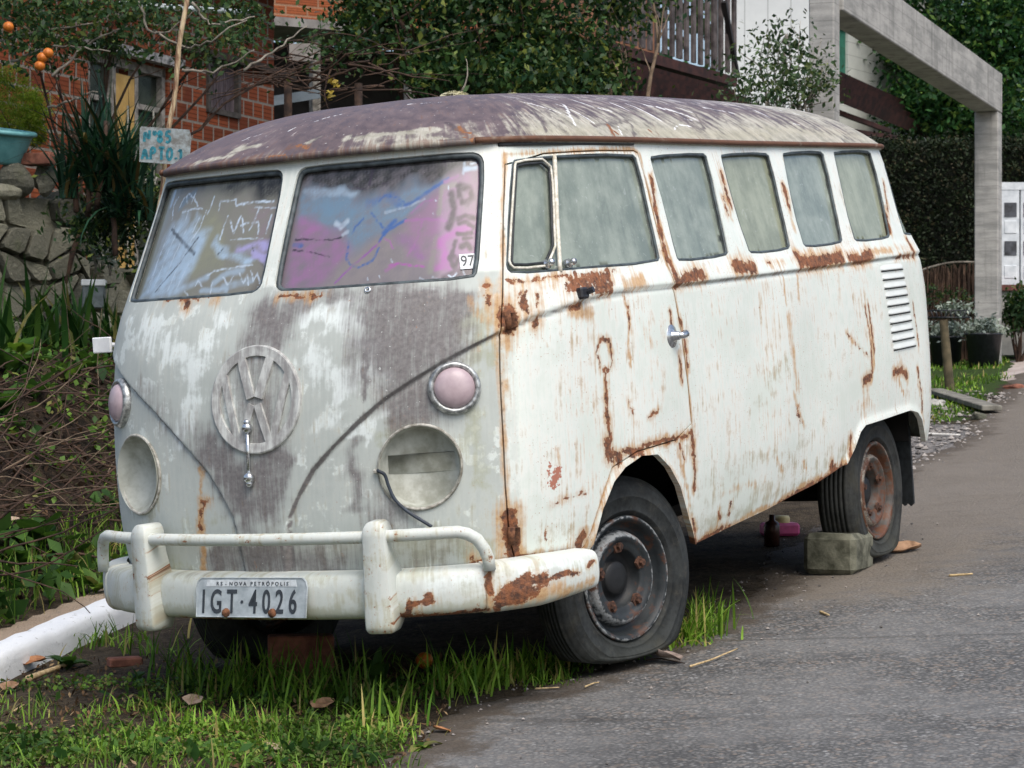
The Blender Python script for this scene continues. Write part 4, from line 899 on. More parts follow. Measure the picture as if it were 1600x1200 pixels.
# ---- glass with its seals
def pane(name, poly, mat, parent, step=.03, off=-.013, seal=.0062, sealmat=M_seal, col=None, sealname='window_seal'):
    p = densify(inset(poly, .002), min(step, .02))
    P, T = cdt(p, [], dgrid(p, step), step * .4)
    z0 = np.zeros(len(P))
    at = None
    if col is not None: at = dict(scrawl_and_reflection=col(P))
    o = mesh(name, shell(P, off, z0), T, mat, parent, True, uv=P, attrs=at)
    if seal:
        l = densify(inset(poly, seal * .75), .025); s_ = MB().tube(shell(l, -.003, np.zeros(len(l))), seal, 8, True)
        s_.build(sealname, sealmat, o, True)
    return o
def scrawl_and_reflection(strokes, base, seed, fills=()):
    g = np.random.default_rng(seed)
    def f(P):
        c = np.tile(np.array(base, float), (len(P), 1))
        z = (P[:, 1] - 1.3) / .39
        nz = lambda sc: (warp(P, 1., sc) - P)[:, 0] * 1.6
        Qf = warp(P, .020, 14.); Qs = warp(P, .0022, 60.); Qb = warp(P, .012, 24.)
        str_ = np.clip(.84 + .20 * nz(40.) + .12 * nz(150.), 0, 1.1)
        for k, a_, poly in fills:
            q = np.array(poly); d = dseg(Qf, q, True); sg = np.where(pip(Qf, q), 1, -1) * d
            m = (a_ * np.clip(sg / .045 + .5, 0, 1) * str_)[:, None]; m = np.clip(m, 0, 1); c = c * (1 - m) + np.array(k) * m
        for k, w_, a_, pts in strokes:
            big = w_ > .0122
            d = dseg(Qb if big else Qs, pts)
            m = a_ * (np.clip(1.25 - .8 * d / w_, 0, 1) * str_ if big else np.clip(1.5 - d / (w_ + .0008), 0, 1) * (np.clip(.75 + .5 * nz(120.), .2, 1) if w_ < .0032 else np.clip(.95 + .25 * nz(60.), .6, 1)))
            m = np.clip(m, 0, 1)[:, None]; c = c * (1 - m) + np.array(k) * m
        return np.hstack([c, np.ones((len(P), 1))])
    return f
wsl = pane('windscreen', mir([tuple(q) for q in WSp]), M_ws, bus, .0034, col=scrawl_and_reflection(SCRL, (.25, .245, .175), 1, FILL_L), seal=.0085)
wsl['label'] = 'windscreen pane scrawled with white letters'
wsr = pane('windscreen', WSp, M_ws, bus, .0034, col=scrawl_and_reflection(SCRR, (.22, .19, .19), 2, FILL_R), seal=.0085)
wsr['label'] = 'windscreen pane daubed purple and blue'
for i, q in enumerate((W2p, W3p, W4p, W5p, W6p)):
    pane('side_window', q, (M_gs, M_gs2, M_gs, M_gs2, M_gs2)[i], bus, .03)
    pane('side_window', mir([tuple(a) for a in q]), M_gs, bus, .06)
dwp = pane('door_window', DWp, M_gs, door, .03, seal=.0055)
pane('door_window', mir([tuple(a) for a in DWp]), M_gs, door2, .06, seal=.007)
# vent frame and division bar
fr = MB()
l = densify(rnd(VENTP, 1), .02); fr.tube(shell(l, .002, np.zeros(len(l))), .0042, 8, True)
l = np.linspace(DIV[0], DIV[1], 12); fr.tube(shell(l, .003, np.zeros(12)), .0075, 8)
fr.build('vent_window_frame', M_cream, door, True)
l = densify(inset(rnd(VENTP, 1), .011), .02); MB().tube(shell(l, -.001, np.zeros(len(l))), .0045, 8, True).build('vent_window_seal', M_rub, door, True)
for q in (KNOB, KNOB2):
    p, n, a, b = one(*q); MB().lathe([(.0, .03), (.008, .029), (.012, .02), (.008, .012), (.015, .006), (.016, -.01)], p, n, 16).build('window_catch', M_chrome, door, True)
for q in (NOB1,):
    p, n, a, b = one(*q); MB().lathe([(.004, .002), (.0045, .008), (.008, .009), (.011, .006), (.012, .0)], p + n * .008, n, 16).build('washer_nozzle', M_chrome, bus, True)
# drip rail over the door
l = np.array([(u_, 1.706 + .004 * (u_ - .8)) for u_ in np.linspace(.80, 1.76, 24)]); MB().tube(shell(l, .006, np.zeros(len(l))), .006, 6).build('drip_rail', M_rub, bus, True)
# sticker on the windscreen
def textmesh(s_, size, ext=.0, bold=0.):
    c = bpy.data.curves.new('lettering', 'FONT'); c.body = s_; c.size = size; c.extrude = ext; c.align_x = 'CENTER'; c.align_y = 'CENTER'; c.offset = bold
    c.resolution_u = 4
    o = bpy.data.objects.new('lettering', c); COL.objects.link(o)
    dg = bpy.context.evaluated_depsgraph_get(); me = bpy.data.meshes.new_from_object(o.evaluated_get(dg))
    v = np.array([tuple(q.co) for q in me.vertices]); f = [list(p.vertices) for p in me.polygons]
    bpy.data.objects.remove(o); bpy.data.curves.remove(c); bpy.data.meshes.remove(me)
    return v, f
M_white = simple('white_sticker', (.72, .75, .76), .5, .1, 50)
M_ink = simple('black_lettering', (.035, .042, .05), .5, .3, 40)
p, n, a, b = one(*STICK, -.0105)
st = MB().box(p, (.048, .05, .002), np.stack([a, b, n])).build('year_sticker', M_white, wsr)
v, f = textmesh('97', .05, .0006); MB().add((p + n * .0016) + v[:, :1] * a * .85 + v[:, 1:2] * b + v[:, 2:] * n, f).build('sticker_digits', M_ink, wsr)

# ---- roof
uu = np.concatenate([np.linspace(-UL, -.95, 100), np.linspace(-.94, 4.9, 760), np.linspace(4.91, UL, 30)])
rr = 1 - np.linspace(0, 1, 84) ** 1.5
nu, nr = len(uu), len(rr)
UU, RR = np.meshgrid(uu, rr, indexing='ij')
rv = roof(UU, RR)
rv[..., 2] += (np.sin(UU * 6) * np.sin(RR * 7 + UU) * .002) * (1 - RR)
arc = np.concatenate([np.zeros((nu, 1)), np.cumsum(np.linalg.norm(np.diff(rv, axis=1), axis=2), 1)], 1)
ed = roof_edge(uu); lip = ed.copy(); lip[:, 2] -= .016
inn = S(np.clip(uu, -UL, UL), np.full(nu, 1.722)); inn[:, 2] = lip[:, 2] - .002
q_ = S(uu, np.full(nu, 1.735)); inn[:, :2] = q_[:, :2] * .985
vs = np.concatenate([rv.reshape(-1, 3), lip, inn])
base = nu * nr
f = []
I = np.arange(nu * nr).reshape(nu, nr)
f = np.stack([I[:-1, :-1], I[1:, :-1], I[1:, 1:], I[:-1, 1:]], -1).reshape(-1, 4)
L_ = base + np.arange(nu); K_ = L_ + nu
f = np.vstack([f, np.stack([I[:-1, 0], L_[:-1], L_[1:], I[1:, 0]], -1), np.stack([L_[:-1], K_[:-1], K_[1:], L_[1:]], -1)])
ruv = np.concatenate([np.stack([UU, arc], -1).reshape(-1, 2), np.stack([uu, 0 * uu - .01], 1), np.stack([uu, 0 * uu - .03], 1)])
ru, rh = ruv[:, 0], ruv[:, 1]
side_ = np.clip((np.abs(ru) - .55) / .5, 0, 1)
Wch = np.where(np.abs(ru) < .9, .55 * np.exp(-((rh - .05) / .055) ** 2) * np.exp(-((ru - .45) / .28) ** 2) + .35 * np.exp(-(rh / .03) ** 2), 0)
Wch = np.maximum(Wch, side_ * (.75 * np.clip(1.25 - rh / .22, 0, 1) + .15))
Wch = np.maximum(Wch, np.clip((ru - 2.9) / .9, 0, 1) * .75)
Ach = side_ * .50 * np.exp(-((rh - .36) / .14) ** 2) * np.clip((ru - .9) / .4, 0, 1) * np.clip((5.2 - ru) / .8, 0, 1)
Ach += .35 * np.exp(-((rh - .16) / .03) ** 2) * (ru < .1) * (ru > -.5)
Och = np.where(ru < .5, .34, .30) * np.exp(-(rh / .03) ** 2) * (ru < 1.0) + .30 * np.exp(-(rh / .02) ** 2)
Rch = np.zeros(len(ru))
for (a_, b_, w_) in ((1.66, .03, .012), (2.0, .05, .010)):
    Rch = np.maximum(Rch, .85 * np.clip(1.4 - np.hypot(ru - a_, (rh - b_) * .8) / w_, 0, 1))
zc = np.zeros(len(ru)); oc = np.ones(len(ru)); Gch = zc.copy(); Pch = zc.copy()
rq = np.stack([ru, rh], 1); rq2 = warp(rq, .010, 30.); rq1 = warp(rq, .004, 60.)
for k, amp, r_, pts in ROOFF:
    q = np.array(pts); lo = q.min(0) - .15; hi = q.max(0) + .15; m = ((rq > lo) & (rq < hi)).all(1)
    d = dseg((rq1 if k in 'AR' else rq2)[m], q)
    f_ = amp * (np.clip(1.3 - .7 * d / r_, 0, 1) if k in 'AR' else np.exp(-(d / r_) ** 2))
    T_ = dict(A=Ach, W=Wch, G=Gch, O=Och, R=Rch, P=Pch)[k]; T_[m] = np.maximum(T_[m], f_)
roofo = mesh('roof', vs, f, M_roof, bus, True, uv=ruv, attrs=dict(wearA=np.stack([Rch, Och, Gch, oc], 1), wearB=np.stack([Wch, Ach, Pch, oc], 1)))
roofo['label'] = 'domed roof stained purple grey with pale streaks'
g_ = G('rusty_rain_gutter'); _n = g_.noise(g_.coord(), 18, 6, .7); _n2 = g_.noise(g_.coord(), 5, 4, .6)
g_.set(color=g_.mix(g_.ss(_n2, .30, .46), g_.mix(_n, (.30, .26, .19), (.58, .52, .40)), g_.mix(_n, (.045, .022, .015), (.19, .080, .036))), rough=.7)
us = np.linspace(.70, UL, 160)
for sg in (1, -1):
    e = roof_edge(us * sg); e[:, 2] -= .004; e[:, 1] += sg * .004
    MB().tube(e, .0095, 8).build('rain_gutter', g_.m, roofo, True)

# ---- floor pan (dark underside)
us = np.linspace(-UL, UL, 200); p = S(us, np.full(200, .42)); p[:, 0] *= .965; p[:, 1] *= .66
p[:, 2] = np.interp(p[:, 0], (-2.2, -.6, .6, 2.2), (.50, .47, .42, .40))
c0 = np.array([[0, 0, .44]]); MB().add(np.vstack([p, c0]), [(i, i + 1, 200) for i in range(199)]).build('floor_pan', M_dark, bus)
mb = MB()
for xa in (1.131, -1.27): mb.tube([(xa, -.62, .30), (xa, .62, .30)], .045, 10)
mb.box((-1.55, 0, .36), (.6, .5, .22), ch=.03); mb.tube([(1.1, .1, .34), (-1.3, .1, .34)], .07, 10)
mb.build('axle', M_dark, bus)

# ---- wheels
def tyremat(name, c, moss):
    g = G(name); o = g.coord(); n = g.noise(o, 9, 6, .6); n2 = g.noise(o, 60, 5, .6)
    x0, y0, z0 = g.sepx(o)[:3]; rad = g.math('SQRT', g.add(g.mul(x0, x0), g.mul(z0, z0)))
    col = g.mix(g.ss(g.add(n, g.mul(g.add(n2, -.5), .6)), .3, .7), tuple(x * .6 for x in c), tuple(x * 1.35 for x in c))
    col = g.mix(g.mul(g.ss(g.noise(o, 22, 6, .75), .52, .68), .45), col, (.075, .070, .058))
    col = g.mix(g.mul(g.ss(g.noise(o, 6, 5, .7), .5, .72), moss), col, (.055, .050, .032))
    col = g.mix(g.mul(g.ss(g.sepx(o)[2], -.12, -.30), .6 * moss), col, (.045, .048, .030))
    g.set(color=col, rough=g.math('ADD', .55, g.mul(n, .3)), spec=.2); g.bump(n2, .2, .004); return g.m
M_tyre = tyremat('weathered_tyre', (.026, .029, .029), .35)
M_tyre2 = tyremat('mossy_tyre', (.034, .036, .034), .45)
def rimmat(name, dark, scuff, rust, rs):
    g = G(name); o = g.coord(); n = g.noise(o, 12, 6, .65); n2 = g.noise(o, 70, 5, .6); y = g.sepx(o)[1]
    x, y, z = g.sepx(o)[:3]; r_ = g.math('SQRT', g.add(g.mul(x, x), g.mul(z, z)))
    def ring(c, w_): q = g.math('DIVIDE', g.add(r_, -c), w_); return g.math('EXPONENT', g.mul(g.mul(q, q), -1))
    crest = g.math('MAXIMUM', ring(.145, .016), g.mul(ring(.200, .008), .8))
    col = g.mix(g.ss(n, .35, .65), dark, tuple(c * 1.7 for c in dark))
    col = g.mix(g.mul(g.ss(g.add(g.mul(crest, .75), g.add(g.mul(g.add(n2, -.5), 1.1), g.mul(g.add(n, -.5), .7))), .42, .75), .8), col, scuff)
    col = g.mix(g.ss(g.add(g.noise(o, 11, 6, .7), g.mul(n2, .25)), rs, rs + .12), col, g.mix(n2, rust, tuple(c * .35 for c in rust)))
    col = g.mix(g.ss(r_, .094, .088), col, (.012, .013, .014))
    g.set(color=col, rough=.55, spec=.4, metal=.0); g.bump(n2, .25, .003); return g.m
M_rim = rimmat('scuffed_dark_steel_rim', (.016, .020, .022), (.34, .36, .36), (.12, .055, .032), .64)
M_rim2 = rimmat('rusty_steel_rim', (.060, .055, .048), (.36, .32, .26), (.17, .070, .034), .56)
def wheel(loc, rot, side, mt, mr, rz=.335, flat=.020):
    """axis along local y, outer face towards +y*side"""
    cz = loc[2]
    rimp = [(.190, -.15), (.196, -.02), (.206, .006), (.2, .014), (.190, .010), (.186, -.012), (.176, -.036), (.162, -.044), (.156, -.034), (.150, -.012), (.141, -.001), (.131, .001), (.122, -.008), (.112, -.013), (.098, -.014), (.093, -.020), (.091, -.055), (.060, -.058), (.055, -.040), (.050, -.034), (.030, -.032), (.0, -.030)]
    mb = MB(); mb.lathe([(a, b * 1.0) for a, b in rimp], (0, 0, 0), (0, side, 0), 48)
    hub = mb.build('wheel', mr, bus, True)
    for k in range(5):
        a = k * 2 * math.pi / 5 + .25; c = (.106 * math.cos(a), 0, .106 * math.sin(a))
        MB().lathe([(0, .002), (.011, .001), (.013, -.004), (.013, -.010), (.023, -.011), (.026, -.018)], c, (0, side, 0), 6).build('wheel_nut', M_nut, hub, False)
    hub.location = loc; hub.rotation_euler = (0, 0, rot)
    ny_ = .76 if loc[0] > 0 else 1.0
    tp = [(.196, -.120), (.215, -.138), (.26, -.146), (.30, -.140), (rz - .012, -.122)]
    for k in range(6):                          # tread ribs with grooves between them
        y0 = -.116 + k * .0192; rr_ = rz - .0035 * ((k - 2.5) / 2.5) ** 2; tp += [(rr_ - .007, y0), (rr_, y0 + .001), (rr_, y0 + .0145), (rr_ - .007, y0 + .0155)]
    tp += [(rz - .012, .0015), (rz - .020, .008), (.306, .0145), (.303, .0165), (.300, .0165), (.298, .0185), (.285, .0205), (.272, .0215), (.270, .0235), (.266, .0235), (.264, .0215), (.24, .0185), (.226, .0145), (.224, .0160), (.220, .0155), (.217, .011), (.208, .003), (.197, -.02)]
    tp = [(a_, b_ * ny_ if b_ < 0 else b_) for a_, b_ in tp]
    n = 72; tm = MB().lathe(tp, (0, 0, 0), (0, side, 0), n); v = tm.v[0]
    zb = flat - cz                       # ground height in the wheel's own frame
    sq = np.clip((zb + .13 - v[:, 2]) / .16, 0, 1) ** 2
    v[:, 1] += side * np.where(v[:, 1] * side > -.055, 1, -.5) * .026 * sq * (np.hypot(v[:, 0], v[:, 2]) > .21)
    v[:, 0] *= 1 + .03 * sq
    v[:, 2] = np.where(v[:, 2] < zb + .03, zb + (np.clip(v[:, 2] - zb, -.06, .03) + .06) / 3, v[:, 2])
    # tread grooves
    tm.build('tyre', mt, hub, True)
    return hub
wheel((1.140, .735, .296), R(-16), 1, M_tyre, M_rim, flat=.034)
wheel((1.131, -.70, .296), R(-16), -1, M_tyre, M_rim)
wheel((-1.272, .750, .296), 0, 1, M_tyre2, M_rim2)
wheel((-1.272, -.72, .296), 0, -1, M_tyre2, M_rim2)

# ---- mud flap
fl = [(-.115, .30), (.115, .30)] + [(x_, -.02 - (.012 if i % 2 else 0)) for i, x_ in enumerate(np.linspace(.115, -.115, 17))]
MB().prism([(a, b * 1.05) for a, b in fl], .012, (-1.72, .66, .21), (.12, 1, 0), (0, 0, 1)).build('mud_flap', M_rub, bus)
MB().box((-1.70, .62, .56), (.02, .30, .2)).build('wheel_arch_lining', M_dark, bus)

# ---- bumper and guard rail
def plan(us, off, z):
    us = np.asarray(us, float); p = S(us, np.full(len(us), .5)); t = S(us + 1e-3, np.full(len(us), .5)) - S(us - 1e-3, np.full(len(us), .5))
    n = np.stack([t[:, 1], -t[:, 0], 0 * t[:, 0]], 1); n /= np.linalg.norm(n, axis=1, keepdims=True)
    n *= np.where((n * p).sum(1) < 0, -1, 1)[:, None]
    q = p + n * np.broadcast_to(off, (len(us),))[:, None]; q[:, 2] = z; return q
bp = chaikin([(.0, .322), (.048, .323), (.072, .334), (.080, .36), (.082, .395), (.080, .43), (.071, .454), (.048, .463), (.0, .465)], 2, False)
BF = [('R', .95, .0055, [(.513, .345), (.528, .372), (.566, .363), (.588, .385), (.597, .372)]), ('R', 1, .010, [(.585, .388), (.592, .376)]), ('R', .8, .007, [(.46, .328), (.62, .331), (.79, .330)]), ('R', .7, .006, [(.50, .335), (.56, .345)]),
      ('R', 1.1, .014, [(.825, .345), (.85, .385), (.90, .408), (.95, .398)]), ('R', 1, .018, [(.83, .355), (.90, .372)]), ('R', .95, .007, [(.95, .398), (1.02, .405), (1.08, .395)]), ('R', .8, .006, [(1.13, .415), (1.16, .424)]), ('O', 1, .03, [(.83, .36), (1.0, .37)]), ('O', .8, .02, [(1.0, .345), (1.15, .36)]),
      ('R', .9, .006, [(.80, .45), (.803, .38)]), ('O', .9, .012, [(.80, .46), (.80, .33)]), ('R', .9, .008, [(-.86, .37), (-.90, .345), (-.95, .34)]), ('O', .7, .03, [(-.80, .35), (-1.0, .36)]), ('A', 1.0, .035, [(-1.1, .338), (1.1, .338)]), ('A', .5, .03, [(-.7, .455), (.7, .455)]), ('A', .7, .03, [(-.75, .36), (-.45, .34)]), ('A', .8, .014, [(-.44, .39), (-.44, .34)]),
      ('R', .7, .004, [(-.30, .327), (-.1, .326), (.1, .327)]), ('A', .6, .04, [(.25, .36), (.36, .35)]), ('A', .5, .03, [(.65, .355), (.75, .36)]), ('G', .35, .012, [(-.36, .46), (-.2, .462)]), ('W', .9, .03, [(.60, .42), (.75, .425)]), ('W', .9, .03, [(.9, .435), (1.1, .43)])]
def _mu(u):
    a = abs(u); a = a if a < .412 else (.412 + (a - .412) * .742 if a < .8 else .70 + (a - .8)); return math.copysign(a, u)
BF = [(k, a, r_, [(_mu(u), z) for u, z in p]) for k, a, r_, p in BF]
def bwear(P, base=.0):
    global FEAT
    keep = FEAT; FEAT = BF; n_ = len(P)
    P = np.asarray(P, float); Q = warp(P, .006, 55.); ch = {k: np.zeros(n_) for k in 'ROGWAP'}
    for k, amp, r_, pts in BF:
        d = dseg(Q, pts)
        if k == 'R': f = amp * np.clip(1.25 - .6 * d / r_, 0, 1); ch['O'] = np.maximum(ch['O'], .8 * amp * np.exp(-(d / (1.6 * r_ + .006)) ** 2))
        else: f = amp * np.exp(-(d / r_) ** 2)
        ch[k] = np.maximum(ch[k], f)
    FEAT = keep; ch['R'] = np.maximum(ch['R'], base); ch['A'] = np.maximum(ch['A'], .30); o = np.ones(n_)
    return dict(wearA=np.stack([ch['R'], ch['O'], ch['G'], .5 * o], 1), wearB=np.stack([ch['W'], ch['A'], ch['P'], o], 1))
def plainwear(v, R_=.12, A_=.25):
    n_ = len(v); o = np.ones(n_); t = np.clip((.40 - v[:, 2]) / .1, 0, 1)
    return dict(wearA=np.stack([R_ * o, .1 + .15 * t, 0 * o, .5 * o], 1), wearB=np.stack([0 * o, A_ + .35 * t, 0 * o, o], 1))
def blade(us, grow=0., taper=False):
    vs = []; k = len(us); uvs = []
    for j, (o_, z_) in enumerate(bp):
        s_ = np.ones(k); zz = np.full(k, z_)
        if taper:
            e = np.clip((np.abs(us[-1] - us)) / .028, 0, 1); q = np.sqrt(1 - (1 - e) ** 2); s_ = .45 + .55 * q; zz = .39 + (z_ - .39) * (.74 + .26 * q)
            w2 = 1 - .20 * np.clip((np.abs(us) - .85) / .25, 0, 1); zz = .405 + (zz - .405) * w2
        vs.append(plan(us, o_ * s_ + grow, 0) + np.stack([0 * us, 0 * us, zz + (grow * (z_ - .39) / .07)], 1)); uvs.append(np.stack([us, np.full(k, z_)], 1))
    v = np.stack(vs, 1); f = []; m = len(bp)
    dn = .0015 * np.sin(us * 37) * np.sin(us * 11); v[:, :, 0] += dn[:, None]
    I = np.arange(k * m).reshape(k, m)
    f = np.stack([I[:-1, :-1], I[1:, :-1], I[1:, 1:], I[:-1, 1:]], -1).reshape(-1, 4).tolist()
    f += [list(I[0]), list(I[-1][::-1])]
    return v.reshape(-1, 3), f, np.stack(uvs, 1).reshape(-1, 2)
v, f, uv_ = blade(np.linspace(-.705, .705, 210)); bumper = mesh('front_bumper', v, f, M_bump, bus, True, uv=uv_, attrs=bwear(uv_))
bumper['label'] = 'chipped white front bumper'
for sg in (1, -1):
    v, f, uv_ = blade(sg * np.linspace(.692, 1.105, 90), .004, True); o = mesh('bumper_end', v, f, M_bump, bumper, True, uv=uv_, attrs=bwear(uv_))
    if sg > 0: o['label'] = 'bumper end with deep rust beside the front tyre'
rail = plan(np.linspace(-.60, .60, 60), .085, 0); rail[:, 2] = .572
def rail_end(sg):
    ee = plan(sg * np.array([.63, .655, .678, .694, .702, .704]), .085, 0); ee[:, 2] = (.571, .563, .545, .515, .485, .45); return ee
P_ = np.vstack([rail_end(-1)[::-1], rail, rail_end(1)])
mbr = MB().tube(P_, .0185, 16); v = mbr.v[0]; ang_ = np.tile(np.arange(16) / 16 * .116, len(P_)); cum = np.repeat(np.concatenate([[0], np.cumsum(np.linalg.norm(np.diff(P_, axis=0), axis=1))]), 16)
mesh('guard_rail', v, mbr.f, M_bump, bumper, True, uv=np.stack([cum, ang_], 1), attrs=plainwear(v, .17, .38))
for sg in (1, -1):
    uo = sg * .412; zs = np.concatenate([.288 + .022 * (1 - np.cos(np.linspace(0, np.pi / 2, 6))) , np.linspace(.33, .575, 24), .575 + .043 * np.sin(np.linspace(.12, np.pi / 2, 7))])
    vs = []; uvs = []; nr_ = len(zs)
    for z_ in zs:
        e = np.clip((.618 - z_) / .043, 0, 1); e2 = np.clip((z_ - .288) / .022, 0, 1)
        hw = (.036 + .009 * np.clip((.55 - z_) / .2, 0, 1)) * (.30 + .70 * math.sqrt(max(0, 1 - (1 - e) ** 2))) * (.72 + .28 * math.sqrt(1 - (1 - e2) ** 2))
        d1 = .116 - .014 * (1 - e) ** 2 - .010 * (1 - e2) ** 2
        bk = .035; fl_ = .024 * np.clip((.53 - z_) / .09, 0, 1) * np.clip((z_ - .30) / .06, 0, 1)
        p0 = plan([uo], 0., z_)[0]; n0 = plan([uo], 1., z_)[0] - p0; t0 = np.cross(V3(0, 0, 1), n0)
        for a_, b_ in ((-1, 0), (-1.0, .80), (-.97, .95), (-.86, 1), (0, 1.01), (.86, 1), (.97, .95), (1.0, .80), (1, 0)):
            vs.append(p0 + n0 * (bk + (d1 - bk) * b_) + t0 * (a_ * hw + (math.copysign(fl_, a_) if b_ == 0 else 0))); uvs.append((a_ * hw + sg, z_ + b_ * .03))
    I = np.arange(nr_ * 9).reshape(nr_, 9)
    f = np.stack([I[:-1, :-1], I[:-1, 1:], I[1:, 1:], I[1:, :-1]], -1).reshape(-1, 4).tolist() + [list(I[0][::-1]), list(I[-1])]
    f += [[int(I[i, 8]), int(I[i, 0]), int(I[i + 1, 0]), int(I[i + 1, 8])] for i in range(nr_ - 1)]
    v = np.array(vs); mesh('overrider', v, f, M_bump, bumper, True, uv=np.array(uvs), attrs=plainwear(v, .18, .34))
# ---- number plate
M_plate = simple('grey_number_plate', (.33, .38, .40), .45, .18, 25, c2=(.42, .47, .49))
M_plate2 = simple('plate_header_band', (.52, .56, .57), .45, .2, 40)
pc = V3(2.193, 0, .399); pu = V3(-.20, 0, 1); pu /= np.linalg.norm(pu); pr = V3(0, 1, 0); pn = np.cross(pr, pu)
poly = [(-.2, -.060), (.2, -.060), (.203, .03), (.198, .05), (.185, .06), (-.185, .06), (-.198, .05), (-.203, .03)]
pl = MB().prism(poly, .003, pc, pr, pu).build('number_plate', M_plate, bus, bevel=.001)
mbp = MB(); e = .0045; b_ = [(p_[0] * .985, p_[1] * .97) for p_ in poly]
mbp.tube([pc + pr * a + pu * b + pn * .003 for a, b in b_], .0022, 6, True); mbp.build('plate_border', M_plate, pl, True)
MB().prism([(-.165, .033), (.165, .033), (.16, .053), (-.16, .053)], .0012, pc + pn * .003, pr, pu).build('plate_header', M_plate2, pl)
let = MB()
def onplate(s_, x0, x1, y0, y1, h, bold=.0006):
    v, f = textmesh(s_, .1, .0006, bold); lo, hi = v.min(0), v.max(0)
    v = v.copy(); v[:, 0] = x0 + (v[:, 0] - lo[0]) / (hi[0] - lo[0]) * (x1 - x0); v[:, 1] = y0 + (v[:, 1] - lo[1]) / (hi[1] - lo[1]) * (y1 - y0)
    let.add(pc + pn * h + np.outer(v[:, 0], pr) + np.outer(v[:, 1], pu) + np.outer(v[:, 2], pn), f)
onplate('I G T', -.176, -.050, -.048, .025, .0042, .0016); onplate('.', -.036, -.026, -.018, -.008, .0042); onplate('4 0 2 6', -.006, .166, -.048, .025, .0042, .0016)
onplate('R S  -  N O V A   P E T R \u00d3 P O L I S', -.125, .135, .036, .050, .0052, .0001)
let.build('plate_lettering', M_ink, pl)
for yy in (-.088, .080): MB().lathe([(0, .010), (.012, .008), (.014, .003), (.015, 0)], pc + pr * yy + pu * -.046 + pn * .002, pn, 10).build('plate_bolt', M_rust, pl, True)

# ---- emblem on the nose: a ring with a V over a W
EU, EZ = 0.002, .984; ER = .158
def emap(pts, h):
    P = np.array([(EU + a, EZ + b) for a, b in pts]); return shell(P, h, np.full(len(P), .011))
em = MB()
th = np.linspace(0, 2 * np.pi, 72, endpoint=False)
rp = [(ER + .006, -.004), (ER + .003, .009), (ER - .001, .011), (ER - .027, .008), (ER - .029, -.004)]
v = np.concatenate([emap([(r_ * math.cos(t), r_ * math.sin(t)) for t in th], h) for r_, h in rp]); k = len(th)
em.add(v, [(i * k + j, i * k + (j + 1) % k, (i + 1) * k + (j + 1) % k, (i + 1) * k + j) for i in range(4) for j in range(k)])
def stroke(a, b, w_=.025, h=.0085):
    a = V3(*a); b = V3(*b); d = b - a; d /= np.linalg.norm(d); n_ = V3(-d[1], d[0]); k = 8
    c = [a + (b - a) * t for t in np.linspace(0, 1, k)]
    rows = [emap([tuple(q + n_ * s_) for q in c], hh) for s_, hh in ((-w_ * .54, -.004), (-w_ * .5, h), (w_ * .5, h), (w_ * .54, -.004))]
    v = np.concatenate(rows); em.add(v, [(i * k + j, i * k + j + 1, (i + 1) * k + j + 1, (i + 1) * k + j) for i in range(3) for j in range(k - 1)] + [[0, k, 2 * k, 3 * k], [k - 1, 4 * k - 1, 3 * k - 1, 2 * k - 1]])
e_ = ER - .012
for s_ in (-1, 1):
    stroke((s_ * .058, .140), (s_ * .013, .006), .029, .0088)
    stroke((s_ * .118, .082), (s_ * .058, -.138), .024, .0080); stroke((s_ * .056, -.138), (s_ * .010, -.014), .024, .0084)
g_ = G('faded_emblem_paint'); _o = g_.coord(); _n = g_.noise(g_.scale(_o, (20, 60, 8)), 1, 6, .6); _n2 = g_.noise(_o, 30, 6, .6)
g_.set(color=g_.mix(g_.ss(g_.add(g_.mul(_n, .6), g_.mul(_n2, .4)), .4, .62), (.29, .285, .275), (.56, .58, .55)), rough=.7)
em.build('nose_emblem', g_.m, bus, False)
# ---- chrome pull handle hanging on the nose
a, na, _, _ = one(-.022, .902, .022); b, nb_, _, _ = one(-.022, .752, .022)
hm = MB(); hm.tube([a, b], .0062, 10)
for q, r_ in ((a, .017), (b, .018)): hm.ball(q, r_, 14, 10); hm.tube([q, q - na * .035], .008, 8)
hm.ball(a + V3(0, 0, .016), .011, 12, 8); hm.ball(b - V3(0, 0, .017), .012, 12, 8)
hm.build('chrome_pull_handle', M_chrome, bus, True)

